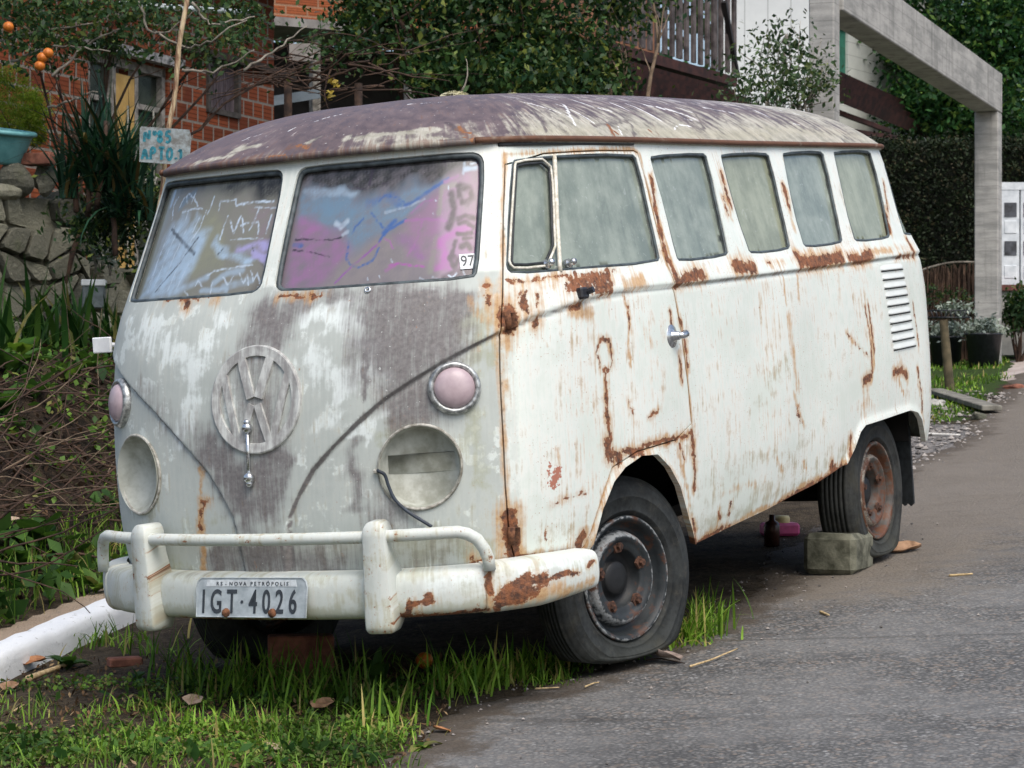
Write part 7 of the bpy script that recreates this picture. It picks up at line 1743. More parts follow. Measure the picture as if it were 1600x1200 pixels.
MB().bar(HN(t0 - .1, zt + .05, .05), HN(t1 + .12, zt + .05, .05), .07, .08, hn).build('door_lintel', simple('silvery_flashing', (.12, .12, .12), .6, .5, 25, c2=(.34, .34, .33)), house)
sh = MB(); k = 3
for i in range(k):
    a = tw0 + (tw1 - tw0) * (i + .05) / k; b = tw0 + (tw1 - tw0) * (i + .95) / k; sh.bar(HN((a + b) / 2, zw0, -.03), HN((a + b) / 2, zw1, -.03), b - a, .03, hn)
g_ = G('purple_brown_shutter'); n_ = g_.noise(g_.scale(g_.coord(), (25, 25, 4)), 1, 6, .7); g_.set(color=g_.mix(g_.ss(n_, .45, .7), (.040, .028, .032), (.15, .12, .13)), rough=.8)
sw = sh.build('window_shutter', g_.m, house)
f2 = MB()
for t in (tw0 - .02, tw1 + .02): f2.bar(HN(t, zw0 - .04, .0), HN(t, zw1 + .04, .0), .045, .05, hn)
for z in (zw0 - .02, zw1 + .02): f2.bar(HN(tw0, z, .0), HN(tw1, z, .0), .045, .045, hn)
f2.build('window_frame', simple('dark_window_frame', (.05, .045, .04), .8, .4, 20), sw)
MB().bar(HN(tpx(270), zpx(270, 70), .03), HN(L + .3, zpx(270, 70), .03), .06, .07, hn).build('timber_band', simple('dark_timber', (.035, .026, .02), .9, .4, 8), house)
MB().tube([at(188, 6, 16.0) - np.array(house.location), at(388, 20, 17.2) - np.array(house.location)], .022, 10).build('rain_pipe', simple('pale_pvc_pipe', (.45, .50, .50), .45, .2, 8), house, True)
MB().box((*(hd * (L / 2) - hn * 1.0)[:2], .0), (6.5, 3.0, .5), np.stack([hd, hn, V3(0, 0, 1)])).build('plinth', M_conc2, house)

# orange brick house further back
hb = empty('orange_house', at(660, 400, 25.0)); hb.location[2] = 1.6; thing(hb, 'orange brick house half hidden behind the dark tree above the van', 'house')
Hb = lambda px, py, Y: at(px, py, Y) - np.array(hb.location)
a = Hb(395, 0, 24.2); b = Hb(965, 0, 26.4); d = (b - a); d[2] = 0; L = np.linalg.norm(d); d /= L; n_ = V3(d[1], -d[0], 0); a[2] = 0
zf = lambda py, Y=25: CAM_H + (600 - py) / FPX * Y - hb.location[2]
cx = lambda px: ((px - 395) / (965 - 395)) * L
wallquad('upper_wall', a, d, L, zf(62), zf(-90), n_, M_bk2, hb, .18, ((cx(535), cx(620), zf(98) if False else zf(50), zf(18)),))
wallquad('lower_wall', a - n_ * .8, d, L, -.4, zf(62), n_, simple('dark_porch_wall', (.035, .030, .028), .9, .4, 4), hb, .15)
MB().bar(a + V3(0, 0, zf(60)), a + d * L + V3(0, 0, zf(60)), .09, 1.0, n_).build('floor_slab', simple('grey_slab', (.20, .19, .18), .9, .3, 6), hb)
MB().box(a + d * (L / 2) - n_ * 2 + V3(0, 0, zf(-95)), (L + .6, 4.6, .12), np.stack([d, n_, V3(0, 0, 1)])).build('roof', M_frame, hb)
w_ = MB().bar(a + d * (cx(535) + cx(620)) / 2 - n_ * .08 + V3(0, 0, zf(50)), a + d * (cx(535) + cx(620)) / 2 - n_ * .08 + V3(0, 0, zf(18)), cx(620) - cx(535), .03, n_).build('window', simple('pale_blue_sky_gap_pane', (.30, .38, .55), .3, .5, 5, c2=(.62, .66, .72)), hb)  # added pane, stands in for bluish sky gaps behind the foliage
for px in (492, 640):
    q = Hb(px, 300, 24.2); q[2] = -.4; MB().bar(q, q * (1, 1, 0) + V3(0, 0, zf(66)), .09, .09, n_).build('porch_post', M_frame, hb)
q = Hb(425, 158, 24); q2 = Hb(500, 146, 24); MB().bar(q, q2, .10, .06, n_).build('porch_rail', simple('blue_grey_beam', (.14, .17, .19), .7, .2, 8), hb)
q = Hb(472, 82, 23.75); MB().box(q, (.26, .04, .18), None).build('plaster_patch', simple('pale_plaster', (.22, .20, .18), .9, .3, 8), hb)
q = Hb(412, 176, 23.6); MB().box(q, (.16, .30, .40), None).build('brick_pier', M_bk2, hb)

# ------------------------------------------------------------------ trees, bushes
def limb(mb, a, b, r0, r1, g, bend=.12, n=8):
    a = V3(*a); b = V3(*b); t = np.linspace(0, 1, n)[:, None]; L = np.linalg.norm(b - a)
    P = a + (b - a) * t + g.normal(size=3) * L * bend * (t - t * t) + np.cumsum(g.normal(size=(n, 3)), 0) * L * .012; mb.tube(P, np.linspace(r0, r1, n), 7); return P
def tree(name, label, base, ells, leaf, mat, seed, bark=M_twig, size=.06, tr=.07, cat='tree', per=26, spread=.3, twigs=0, aspect=.5, group=None, shellish=.5):
    g = np.random.default_rng(seed); r_ = empty(name, base); thing(r_, label, cat, group); B = np.array(r_.location); mb = MB()
    cs = [np.array(c) - B for c, _, _ in ells]; top = np.mean(cs, 0)
    fork = top * .55
    limb(mb, (0, 0, -.25), fork, tr, tr * .7, g, .1)
    for c, (cc, rad, n) in zip(cs, ells):
        P = limb(mb, fork * g.uniform(.75, 1), c, tr * .55, tr * .2, g, .2)
        for k in range(5 + twigs):
            d = g.normal(size=3); d /= np.linalg.norm(d); limb(mb, P[g.integers(3, 8)], c + d * np.array(rad) * g.uniform(.6, 1.05), tr * .16, tr * .045, g, .3)
    mb.build('trunk', bark, r_, True)
    C = clump_points([(np.array(c) - B, rad, n) for c, rad, n in ells], per, spread, shellish, g)
    v, f = leaf_quads(C, size * (.5 + .9 * g.random(len(C))), aspect, .3, .5, g); mesh('crown', v, f, mat, r_, True); return r_
def E_(px, py, Y, rpx, rpy, n, ry=None): 
    s_ = Y / FPX; return (at(px, py, Y), (rpx * s_, (ry or rpx * s_), rpy * s_), n)
def gbase(px, Y): 
    p = at(px, 400, Y); p[2] = height(p[0], p[1]); return p
tree('evergreen_tree', 'large dark glossy evergreen tree behind the middle of the van roof', gbase(770, 18), [E_(640, 20, 17.6, 115, 70, 1900), E_(740, 45, 17.8, 110, 85, 2800), E_(850, 70, 18, 80, 80, 2500), E_(700, 115, 17.4, 90, 36, 1300), E_(800, 125, 17.4, 110, 38, 2000), E_(905, 120, 17.8, 50, 40, 1200), E_(575, 10, 17.8, 55, 60, 1300), E_(820, -40, 18, 130, 60, 2200)], None, M_dgreen, 31, size=.066, tr=.08, twigs=7, per=18, spread=.26)
tree('evergreen_tree', 'thin leafy tree with a bare tan trunk in front of the brown balcony', gbase(990, 18.5), [E_(1010, -10, 18.5, 70, 50, 900), E_(960, 40, 18.5, 45, 55, 700), E_(965, 110, 18.4, 30, 45, 420)], None, M_dgreen, 32, bark=simple('tan_bark', (.20, .14, .09), .85, .4, 12, c2=(.34, .25, .17)), size=.06, tr=.045)
tree('small_tree', 'small airy tree with fine leaves in front of the concrete post', gbase(1120, 17), [E_(1180, 100, 16.2, 60, 45, 420), E_(1225, 65, 16.2, 45, 45, 330), E_(1250, 125, 16.1, 45, 45, 620), E_(1200, 150, 16.1, 70, 24, 480), E_(1295, 110, 16.1, 20, 50, 90)], None, leafmat('grey_green_fine_leaves', (.030, .065, .030), (.085, .140, .065), (.15, .19, .08), .5, .25), 33, bark=M_twig2, size=.045, tr=.035, per=10, spread=.35, twigs=4)
tree('orange_tree', 'orange tree with thin bare branches hanging over the brick house', gbase(60, 14.6), [E_(40, 10, 14.4, 120, 50, 2400), E_(180, 5, 14.2, 100, 45, 1300), E_(75, 65, 14.2, 70, 30, 550), E_(300, 15, 14.6, 100, 45, 950), E_(375, 35, 14.9, 40, 40, 380), E_(330, 70, 14.4, 80, 35, 420), E_(160, 70, 14.3, 60, 30, 420), E_(520, 75, 15.4, 50, 30, 260)], None, M_mgreen, 34, bark=M_twig, size=.048, tr=.022, per=9, spread=.4, twigs=3)
ot = [o for o in COL.objects if o.name.startswith('orange_tree')][0]
for px, py in ((75, 83), (66, 90), (62, 103), (13, 42)): orange(at(px, py, 13.7) - np.array(ot.location), .033, parent=ot)
# twiggy bare branches reaching across
g = np.random.default_rng(77); mb = MB()
for pts in ([(0, 62), (70, 45), (140, 40), (175, 20)], [(80, 120), (150, 60), (200, 40)], [(210, -5), (235, 50), (260, 52), (300, 20)], [(240, 48), (290, 76), (330, 65), (385, 30)], [(285, 110), (330, 112), (400, 80)], [(75, 168), (120, 155), (150, 140)], [(300, 5), (330, 40), (400, 25)], [(380, 110), (430, 80), (480, 40)], [(20, 95), (90, 70), (170, 80)]):
    P = np.array([at(a, b, 14 + .3 * g.random()) for a, b in pts]); t = np.linspace(0, len(P) - 1, 14); P = np.stack([np.interp(t, np.arange(len(P)), P[:, i]) for i in range(3)], 1) + g.normal(size=(14, 3)) * .006
    mb.tube(P - np.array(ot.location), np.linspace(.010, .004, 14), 5)
mb.build('branches', M_twig2, ot, True)
# dry fallen branches behind the roof
mb = MB(); base = at(520, 120, 15.6)
for i in range(48):
    p = at(g.uniform(400, 640), g.uniform(80, 145), 15.6 + g.normal(0, .25)); a = g.normal(0, .55); d = V3(math.cos(a) * g.choice((-1, 1)), g.normal(0, .4), math.sin(a) * .6); P, rr_ = twig(p - base, d, g.uniform(.25, .8), g.uniform(.004, .010), g, g.normal(.2, .3)); mb.tube(P, rr_, 5, cap=False)
for px in (450, 560): mb.tube([at(px, 130, 15.6) - base, gbase(px, 15.7) - base], .03, 6)
o = mb.build('dead_shrub', M_twig, None, True); o.location = base; thing(o, 'leafless tangled brown shrub behind the van roof on the left', 'shrub')
r_ = MB()
for px, py in ((520, 128), (527, 134), (516, 146), (512, 152)): 
    v, f = leaf_quads(np.tile(at(px, py, 15.4), (5, 1)) + rng.normal(size=(5, 3)) * .012 - base, .05, .7); r_.add(v, f)
r_.build('yellow_leaves', simple('yellow_leaf', (.50, .36, .05), .6, .3, 20, c2=(.60, .48, .10)), o)
# feathery bright bush, left edge
g = np.random.default_rng(8); r_ = empty('feathery_bush', at(15, 262, 15.2)); thing(r_, 'bright yellow green feathery bush at the left picture edge', 'bush'); B = np.array(r_.location)
C = clump_points([(at(8, 160, 15.2) - B, (.26, .24, .24), 5200), (at(45, 175, 15.1) - B, (.13, .16, .18), 2600), (at(-30, 185, 15.2) - B, (.24, .2, .25), 2600), (at(56, 205, 15.2) - B, (.08, .1, .10), 1400)], 60, .16, .5, g)
v, f = leaf_quads(C, .034, .16, .5, .3, g); mesh('foliage', v, f, M_fern, r_, True)
mb = MB()
for i in range(12): limb(mb, (0, 0, .0), C[g.integers(len(C))], .005, .002, g, .2)
mb.build('stem', M_twig, r_, True)
# yucca
r_ = empty('yucca_plant', at(170, 330, 13.6)); thing(r_, 'dark spiky yucca with long drooping leaves in front of the yellow door', 'plant')
M_yu = leafmat('dark_yucca_leaves', (.008, .030, .018), (.026, .075, .042), (.10, .075, .03), .35, .15)
for i, (px, py, n, L, ln) in enumerate(((180, 300, 60, .74, .62), (150, 300, 50, .72, .7), (205, 310, 50, .62, .7), (135, 270, 34, .60, .7), (185, 340, 50, .50, 1.1), (225, 345, 40, .36, 1.0), (105, 310, 40, .58, .6))):
    strap('foliage', at(px, py, 13.6) - np.array(r_.location), n, L, .026, ln, None, M_yu, 40 + i, parent=r_, r_=.03)
mb = MB(); [limb(mb, at(a, b, 13.6) - np.array(r_.location), at(c, d, 13.6) - np.array(r_.location), .018, .012, g, .1) for a, b, c, d in ((138, 340, 125, 200), (150, 330, 170, 190), (185, 400, 185, 240), (120, 330, 100, 180))]; mb.build('trunk', M_twig, r_, True)
v, f = leaf_quads(clump_points([(at(215, 340, 13.9) - np.array(r_.location), (.30, .2, .28), 1500), (at(150, 350, 14) - np.array(r_.location), (.25, .2, .2), 900)], 20, .4, .3, g), .05, .4, .8, .2, g)
mesh('under_foliage', v, f, M_dgreen, r_, True)

# ================================================================== right: white house, balcony, concrete frame, hedge
def lapmat(name, c1, c2, pitch, vertical=False):
    g = G(name); uv = g.coord('UV'); x = g.sepx(uv)[0 if vertical else 1]; fr_ = g.math('FRACT', g.math('DIVIDE', x, pitch)); n = g.noise(uv, 6, 6, .6)
    col = g.mix(n, c1, c2); col = g.mix(g.mul(g.ss(fr_, .93, .97), .55), col, tuple(c * .4 for c in c1)); g.set(color=col, rough=.7); g.bump(fr_, .4, .02); return g.m
wh = empty('white_house', at(1290, 400, 28)); wh.location[2] = 2.0; thing(wh, 'white boarded house with a dark timber balcony behind the van roof', 'house')
Wl = lambda px, py, Y: at(px, py, Y) - np.array(wh.location)
zW = lambda py, Y=28: CAM_H + (600 - py) / FPX * Y - wh.location[2]
a = Wl(1128, 0, 27.6); b = Wl(1296, 0, 28.0); d = b - a; d[2] = 0; L1 = np.linalg.norm(d); d /= L1; n_ = V3(d[1], -d[0], 0); a[2] = 0
wallquad('front_wall', a, d, L1, -.6, zW(-120), n_, lapmat('white_vertical_boards', (.52, .55, .55), (.68, .71, .70), .30, True), wh, .2)
d2 = V3(.56, .83, 0); d2 /= np.linalg.norm(d2); n2 = V3(d2[1], -d2[0], 0); b[2] = 0
ta = lambda px: (((px - 800) / FPX) * (b[1] + wh.location[1]) - (b[0] + wh.location[0])) / (d2[0] - (px - 800) / FPX * d2[1])
Lw = 3.6; tg0, tg1 = ta(1311), ta(1325)
wallquad('side_wall', b, d2, Lw, -.6, zW(-120), n2, lapmat('white_lap_boards', (.50, .52, .47), (.66, .68, .62), .16), wh, .2, ((tg0, tg1, zW(124), zW(40)),))
MB().bar(b + d2 * (tg0 + tg1) / 2 - n2 * .05 + V3(0, 0, zW(124)), b + d2 * (tg0 + tg1) / 2 - n2 * .05 + V3(0, 0, zW(40)), tg1 - tg0, .03, n2).build('green_shutter', simple('green_shutter_paint', (.03, .15, .10), .6, .2, 10), wh)
MB().bar(Wl(1236, 110, 27.3), Wl(1236, -40, 27.3), .10, .10).build('corner_post', simple('dark_timber_post', (.06, .055, .05), .8, .3, 10), wh)
MB().box(a + d * L1 / 2 - n_ * 2 + V3(0, 0, zW(-125)), (L1 + 4, 5, .15), np.stack([d, n_, V3(0, 0, 1)])).build('roof', M_frame, wh)
# balcony
bal0 = Wl(935, 62, 21.6); bal1 = Wl(1152, 97, 24.4); bd = bal1 - bal0; bl = np.linalg.norm(bd[:2])
M_bal = simple('dark_red_timber', (.022, .009, .008), .75, .4, 8, c2=(.060, .020, .015)); M_rail = simple('grey_brown_boards', (.055, .044, .042), .8, .4, 8, c2=(.125, .105, .10))
bz = bal0[2]
e0 = bal0.copy(); e1 = bal1.copy(); e1[2] = bz; bn = V3(bd[1], -bd[0], 0); bn /= np.linalg.norm(bn); ba_ = bd * (1, 1, 0) / bl
bal = MB().box((e0 + e1) / 2 - bn * .6 + V3(0, 0, -.03), (bl, 1.2, .10), np.stack([ba_, bn, V3(0, 0, 1)])).build('balcony', M_bal, wh)
mb = MB()
for i in range(19):
    t = (i + .5) / 19; q = e0 + (e1 - e0) * t; mb.bar(q + V3(0, 0, .04), q + V3(0, 0, .86), .072 if i % 5 else .1, .03, bn)
mb.bar(e0 + V3(0, 0, .88), e1 + V3(0, 0, .88), .06, .08, bn); mb.build('balcony_railing', M_rail, bal)
MB().bar(e1 + V3(0, 0, .02), e1 + ba_ * -.45 + bn * .05 + V3(0, 0, .75), .05, .05).build('stair_rail', simple('black_rail', (.02, .018, .018), .6, .3, 10), bal)
wallquad('balcony_wall', e0 - bn * 1.2, ba_, bl * .95 + .75, bz, bz + 1.9, bn, simple('orange_brown_wall', (.20, .085, .045), .85, .3, 5, c2=(.28, .13, .07)), wh, .12)
# boarded awning below the balcony
aw = MB(); q0 = e0 + V3(0, 0, -.10); q1 = e1 + V3(0, 0, -.10)
for i in range(7):
    t = i / 6; up_ = -.55 * t; o_ = bn * (.9 * t - .2)
    aw.bar(q0 + o_ + V3(0, 0, up_), q1 + o_ + V3(0, 0, up_) + ba_ * .0, .03, .17, (0, -.5, .85))
aw.build('boarded_awning', M_bal, wh)
aw = MB(); r0 = Wl(1296, 116, 25.4); r1 = Wl(1450, 184, 29.6); dd = r1 - r0
for i in range(4):
    t = i / 3; o_ = V3(-.08, -.62, -.26) * t; aw.bar(r0 + o_, r1 + o_, .03, .15, (0, -.72, .69))
aw.build('boarded_awning', M_bal, wh)
mb = MB()
for px in (1330, 1385): mb.bar(Wl(px, 170, 26.3), Wl(px, 420, 26.3), .08, .08)
for p_ in (((1296, 200), (1400, 215)), ((1300, 172), (1390, 205))): mb.bar(Wl(*p_[0], 25.8), Wl(*p_[1], 27), .05, .05)
mb.build('awning_post', M_bal, wh)
# concrete frame
cf = empty('concrete_portal', at(1290, 400, 17)); thing(cf, 'grey cast concrete portal of two posts and a sloping seen beam', 'portal'); Cl = lambda px, py, Y: at(px, py, Y) - np.array(cf.location)
cf['label'] = 'grey cast concrete portal of two square posts and one long beam'
gl = height(*at(1290, 0, 17.2)[:2]); gr_ = height(*at(1545, 0, 23)[:2])
zb0 = 1.3 + 577 / FPX * 17.05; BH = .40
A_ = at(1288, 0, 16.8); Bq = at(1544, 0, 23.2); bdv = (Bq - A_) * (1, 1, 0); bdl = np.linalg.norm(bdv); bdv /= bdl; bnv = V3(bdv[1], -bdv[0], 0)
cl = lambda P: np.asarray(P, float) - np.array(cf.location)
g_ = G('board_marked_concrete'); o_ = g_.coord(); n_ = g_.noise(g_.scale(o_, (3, 3, 14)), 1, 6, .65); n2_ = g_.noise(o_, 2.5, 5, .6); sp_ = g_.noise(o_, 70, 3, .6)
g_.set(color=g_.mix(g_.ss(g_.add(g_.mul(n_, .6), g_.mul(n2_, .4)), .35, .65), (.24, .24, .225), (.43, .42, .39)), rough=.85, spec=.2); _st = g_.noise(g_.scale(o_, (9, 9, .7)), 1, 5, .6); _c = g_.mix(g_.mul(g_.ss(_st, .52, .68), .55), g_.mix(g_.ss(g_.add(g_.mul(n_, .6), g_.mul(n2_, .4)), .35, .65), (.24, .24, .225), (.43, .42, .39)), (.13, .13, .12)); _j = g_.math('FRACT', g_.mul(g_.sepx(o_)[2], 7.7)); g_.set(color=g_.mix(g_.mul(g_.ss(_j, .95, .985), .5), _c, (.10, .10, .09))); g_.bump(g_.add(n_, g_.mul(sp_, .4)), .4, .01); M_frm = g_.m
for Pq, zg, s_ in ((A_, gl, .185), (Bq, gr_, .235)):
    MB().bar(cl((Pq[0], Pq[1], zg - .2)), cl((Pq[0], Pq[1], zb0 + (BH + .6 if s_ < .2 else -.003))), s_, s_, bnv, 0, .008).build('post', M_frm, cf)
MB().bar(cl((A_[0], A_[1], zb0 + BH / 2)) + bdv * .095, cl((Bq[0], Bq[1], zb0 + BH / 2)) + bdv * .125, BH, .24, bnv, 0, .008).build('beam', M_frm, cf)
# tree and hedge
tree('broadleaf_tree', 'big dark green tree rising behind the concrete beam on the right', gbase(1480, 30), [E_(1480, 60, 29, 110, 80, 8000), E_(1580, 60, 29, 100, 90, 7500), E_(1440, 165, 28.5, 60, 50, 3600), E_(1530, 170, 28.5, 110, 55, 6000), E_(1400, 120, 31, 45, 50, 900), E_(1640, 130, 29, 80, 90, 2600), E_(1560, -30, 30, 120, 60, 3000)], None, M_tree, 51, size=.085, tr=.14)
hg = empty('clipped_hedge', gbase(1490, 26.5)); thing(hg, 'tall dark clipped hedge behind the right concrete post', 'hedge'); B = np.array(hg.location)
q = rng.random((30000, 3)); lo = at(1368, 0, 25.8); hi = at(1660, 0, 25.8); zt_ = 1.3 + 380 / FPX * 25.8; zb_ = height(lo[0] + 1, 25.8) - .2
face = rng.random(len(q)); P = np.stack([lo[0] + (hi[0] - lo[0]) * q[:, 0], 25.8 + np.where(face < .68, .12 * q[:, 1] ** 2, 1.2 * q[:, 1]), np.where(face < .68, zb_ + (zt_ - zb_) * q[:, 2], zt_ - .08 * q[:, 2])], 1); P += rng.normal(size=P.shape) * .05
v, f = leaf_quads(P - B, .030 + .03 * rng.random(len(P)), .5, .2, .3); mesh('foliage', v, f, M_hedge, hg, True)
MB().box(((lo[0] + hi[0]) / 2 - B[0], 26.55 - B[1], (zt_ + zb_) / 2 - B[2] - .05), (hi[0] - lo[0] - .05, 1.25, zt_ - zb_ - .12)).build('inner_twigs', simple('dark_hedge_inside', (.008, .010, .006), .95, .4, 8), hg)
# white gate
wg = empty('white_gate', at(1600, 450, 24.2)); thing(wg, 'white panelled double door with small dark panes at the right edge', 'gate'); Gl = lambda px, py, Y=24.2: at(px, py, Y) - np.array(wg.location)
M_wg = simple('white_door_paint', (.56, .61, .64), .55, .15, 10, c2=(.68, .72, .74)); s_ = 24.2 / FPX
for i, (a, b) in enumerate(((1564, 1592), (1594, 1625))):
    c = (Gl(a, 370) + Gl(b, 370)) / 2; w2 = (b - a) * s_
    dl = MB().box(c, (w2, .05, 158 * s_), None, 0, .004).build('door_leaf', M_wg, wg)
    for py in (328, 388): MB().box(Gl((a + b) / 2, py) + V3(0, -.028, 0), ((b - a - 9) * s_, .012, 22 * s_)).build('pane', simple('dark_pane', (.03, .03, .035), .2, .5, 6, c2=(.10, .11, .13)), dl)
    for py in (355, 425): MB().box(Gl((a + b) / 2, py) + V3(0, -.026, 0), ((b - a - 9) * s_, .012, 20 * s_), None, 0, .004).build('raised_panel', M_wg, dl)
MB().bar(Gl(1560, 291), Gl(1630, 291), .06, .08).build('door_head', M_wg, wg)
q0 = Gl(1560, 452); MB().box((Gl(1595, 452) * (1, 1, 0)) + V3(0, .1, q0[2] - .35), (.62, .5, .68)).build('step', M_conc2, wg); MB().box((Gl(1595, 452) * (1, 1, 0)) + V3(0, .08, q0[2] + .01), (.66, .56, .06)).build('step_edge', simple('dark_red_step', (.13, .05, .04), .9, .3, 8), wg)
# low brush fence between
bf = empty('low_fence', gbase(1485, 24.6)); thing(bf, 'low brown brushwood fence below the dark hedge', 'fence'); B = np.array(bf.location); g = np.random.default_rng(5); mb = MB()
for i in range(240):
    px = g.uniform(1425, 1535); p = at(px, 480, 24.6 + g.normal(0, .05)); p[2] = height(p[0], p[1]); h_ = 1.3 + (600 - (420 - (px - 1435) * .1)) / FPX * 24.6 - p[2]; mb.bar(p - B, p + V3(g.normal(0, .03), 0, h_ * g.uniform(.85, 1.02)) - B, .018, .010)
mb.build('brushwood', simple('brown_brushwood', (.060, .036, .024), .9, .5, 10, c2=(.14, .085, .055)), bf)
th = np.linspace(0, 1, 14); MB().tube([at(1435 + 92 * t, 424 - 14 * t - 6 * math.sin(math.pi * t), 24.5) - B for t in th], .012, 6).build('top_pole', M_twig2, bf, True)
# planters
def planter(px, py, Y, r_, h_, label, seed):
    p = at(px, py, Y); p[2] = height(p[0], p[1]); e = empty('planter_tub', p); thing(e, label, 'planter', None); M_pot = M_plast
    MB().lathe([(0, .0), (r_ * .80, 0), (r_ * .98, h_ * .94), (r_ * 1.04, h_ * .95), (r_ * 1.04, h_), (r_ * .93, h_), (r_ * .92, h_ * .9), (0, h_ * .88)], (0, 0, 0), (0, 0, 1), 28).build('tub', M_pot, e, True)
    g = np.random.default_rng(seed); C = clump_points([((0, 0, h_ + .05), (r_ * 1.15, r_ * 1.1, .10), 900)], 12, .25, .3, g); v, f = leaf_quads(C, .05, .45, -.3, .6, g); mesh('foliage', v, f, M_silver, e, True)
planter(1537, 572, 23.0, .18, .33, 'black plastic tub of silvery foliage nearer the deck', 1); planter(1478, 566, 23.6, .17, .30, 'black plastic tub of silvery foliage half hidden behind the wooden post', 2)
# post carrying a wire tray
r_ = empty('wooden_post', gbase(1486, 19.9)); thing(r_, 'short leaning wooden post carrying a wire tray of grey leaves', 'post'); B = np.array(r_.location)
MB().tube(np.linspace(V3(0, 0, -.1), at(1474, 500, 19.9) - B, 6), (.042, .042, .04, .04, .038, .038), 10).build('post', simple('mossy_wood', (.085, .075, .04), .9, .4, 10, c2=(.15, .12, .07)), r_, True)
tc = at(1482, 491, 19.9) - B; mb = MB()
for i in range(9):
    x = -.17 + .0425 * i; mb.tube([tc + V3(x, -.1, .03), tc + V3(x * .9, -.1, -.03), tc + V3(x * .9, .1, -.03), tc + V3(x, .1, .03)], .005, 5)
for y, z in ((-.1, .03), (.1, .03), (-.1, -.03), (.1, -.03)): mb.tube([tc + V3(-.17, y, z), tc + V3(.17, y, z)], .006, 5)
mb.build('wire_tray', M_plast, r_, True)
C = clump_points([(tuple(tc + V3(.05, 0, .035)), (.17, .11, .05), 320)], 10, .3, .2, g); v, f = leaf_quads(C, .05, .4, 0, .5, g); mesh('foliage', v, f, M_silver, r_, True)
# plank and stones on the verge
p = ground_at(1460, 620) + V3(0, 0, .03); p2 = ground_at(1550, 648) + V3(0, 0, .05)
o = MB().bar((0, 0, 0), p2 - p, .15, .04, (0, 0, 1), 0, .006).build('plank', simple('weathered_plank', (.13, .12, .10), .9, .35, 10, c2=(.25, .24, .20))); o.location = p; thing(o, 'weathered grey plank propped on the grass verge', 'plank')
boulder(ground_at(1465, 640) + V3(0, 0, .03), .06, (1.4, 1, .6), 11, 'pale flat stone in the grass left of the plank', M_conc2)
boulder(ground_at(1530, 655) + V3(0, 0, .02), .05, (1.2, 1, .7), 12, 'grey stone under the right end of the plank')
boulder(ground_at(1585, 608) + V3(0, 0, .02), .06, (1.5, 1, .5), 13, 'reddish flat stone on the grass at the right edge', M_brick1)
o = MB()
p = at(1630, 560, 24.6); zd = height(p[0], p[1]) + .03
dk = MB()
for i in range(25): yb = 20.9 + i * .20; xb = .2118 * yb + .75; dk.box((xb, yb, height(xb, yb) + .012), (1.5, .192, .03), np.stack([V3(.9974, 0, .072), V3(0, .9987, .0503), V3(-.072, -.0503, .996)]), 0, .003)
o = dk.build('deck', simple('pale_pinkish_boards', (.34, .28, .24), .85, .2, 6, c2=(.46, .40, .36))); thing(o, 'pale boarded deck path beside the right planter', 'deck')
g = np.random.default_rng(61)
def bush(name, label, base, ells, mat, size, seed):
    g = np.random.default_rng(seed); e = empty(name, base); thing(e, label, 'shrub'); B = np.array(e.location); C = clump_points([(np.array(c) - B, r_, n) for c, r_, n in ells], 18, .3, .4, g); v, f = leaf_quads(C, size * (.7 + .6 * g.random(len(C))), .5, .2, .5, g); mesh('foliage', v, f, mat, e, True)
    mb = MB(); [limb(mb, (0, 0, -.05), C[g.integers(len(C))], .012, .003, g, .2) for _ in range(14)]; mb.build('stem', M_twig, e, True)
bush('garden_shrub', 'green shrub below the white door at the right edge', gbase(1590, 23.6), [E_(1588, 490, 23.6, 22, 35, 900), E_(1610, 480, 23.6, 30, 40, 700)], M_mgreen, .06, 3)
bush('garden_shrub', 'low olive shrub in front of the brushwood fence', gbase(1450, 24.0), [E_(1455, 462, 24.0, 25, 16, 170), E_(1500, 462, 24.2, 30, 14, 150)], M_mgreen, .045, 4)
bush('garden_shrub', 'dark undergrowth shrub behind the front of the van roof', gbase(900, 19.5), [E_(830, 160, 19.5, 130, 30, 1600), E_(960, 170, 19.5, 60, 30, 600)], M_dgreen, .06, 5)
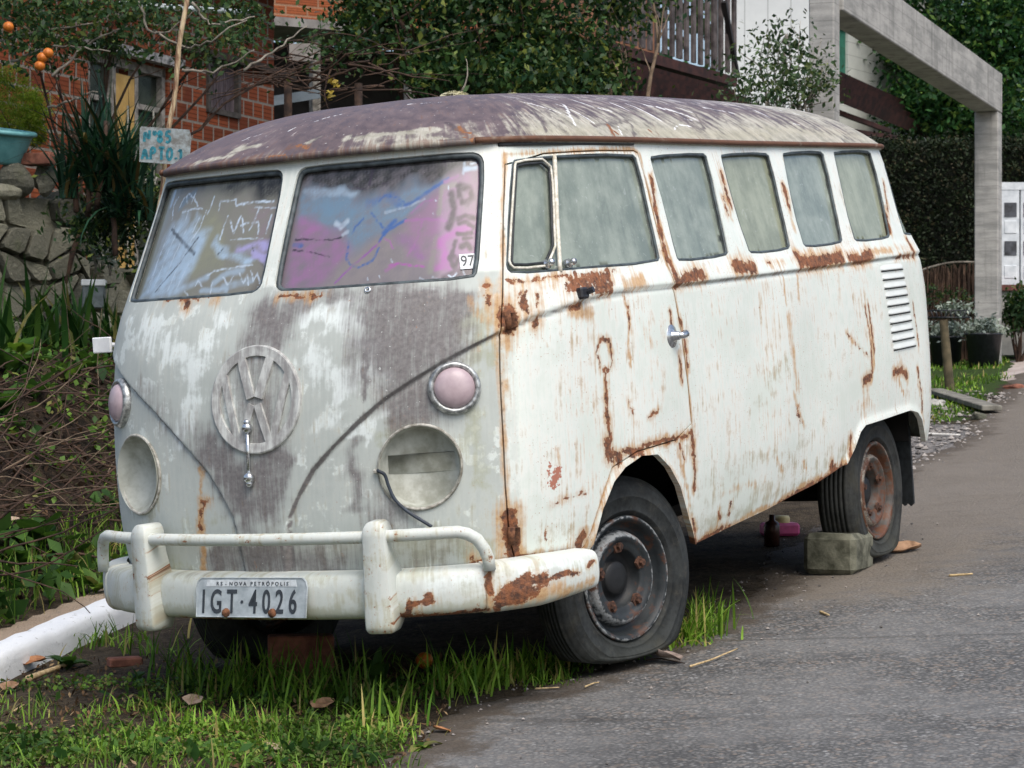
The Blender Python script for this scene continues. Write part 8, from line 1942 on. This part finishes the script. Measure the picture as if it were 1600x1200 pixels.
# debris on the van roof
def on_roof(u_, r_): return B2W(roof(np.array([u_]), np.array([r_]))[0])
def roof_seen(px, py):
    a, b = np.meshgrid(np.linspace(-1.5, 3.5, 400), np.linspace(.01, .9, 120), indexing='ij'); Q = B2W(roof(a, b)); qx = 800 + FPX * Q[..., 0] / Q[..., 1]; qy = 600 - FPX * (Q[..., 2] - CAM_H) / Q[..., 1]
    i = np.unravel_index(np.argmin((qx - px) ** 2 + (qy - py) ** 2), qx.shape); return Q[i]
p = roof_seen(712, 151)
def lichen(p, r_, n, mat, label, seed):
    g = np.random.default_rng(seed); mb = MB().ball((0, 0, 0), r_, 14, 8, sc=(.8, 1.2, .22), noise=.4, seed=seed)
    d = g.normal(size=(n, 3)); d /= np.linalg.norm(d, axis=1, keepdims=True); d[:, 2] = np.abs(d[:, 2]); v, f = leaf_quads(d * r_ * (.75, 1.1, .24), .016, .7, 0, .5, g); mb.add(v, f)
    o = mb.build('lichen_clump', mat, None, False); o.location = p; thing(o, label, 'debris')
lichen(p, .055, 260, leafmat('pale_lichen', (.26, .26, .18), (.48, .47, .36), None, .9, .1), 'pale lichen and leaf debris on top of the van roof', 5)
mb = MB(); P, rr_ = twig(V3(.02, 0, .01), V3(.12, 0, 1), .12, .004, g, .25); mb.tube(P, rr_, 6); o = mb.build('dry_twig', M_twig2, None, True); o.location = p; thing(o, 'thin dry twig standing up from the lichen on the van roof', 'twig')
p = roof_seen(803, 150); lichen(p, .028, 70, leafmat('yellow_lichen', (.36, .38, .20), (.5, .5, .33), None, .9, .1), 'smaller yellowish lichen clump right of the twig on the van roof', 6)

# far-off wood and hill behind everything
n = 26000; X = rng.uniform(-40, 48, n); Zt = 5.5 + 2.5 * fbm(X, 0 * X, .3) + 5; Y = rng.uniform(44, 50, n); Z = rng.random(n) ** .7 * Zt
v, f = leaf_quads(np.stack([X, Y, 1 + Z], 1), .22 + .28 * rng.random(n), .7, .2, .4); tag(mesh('far_wood', v, f, M_tree, None, True), kind='stuff')
X = np.linspace(-120, 140, 80); rows = []
for y, z in ((48, 1.5), (60, 5.5), (80, 9), (120, 15), (159, 17)): rows.append(np.stack([X, 0 * X + y, z + z * .12 * np.sin(X * .09 + y)], 1))
I = np.arange(400).reshape(5, 80); q = np.stack([I[:-1, :-1], I[:-1, 1:], I[1:, 1:], I[1:, :-1]], -1).reshape(-1, 4)
tag(mesh('hills', np.concatenate(rows), q, simple('wooded_hillside', (.015, .030, .015), .95, .5, .8, c2=(.04, .07, .03)), None, True), kind='structure')
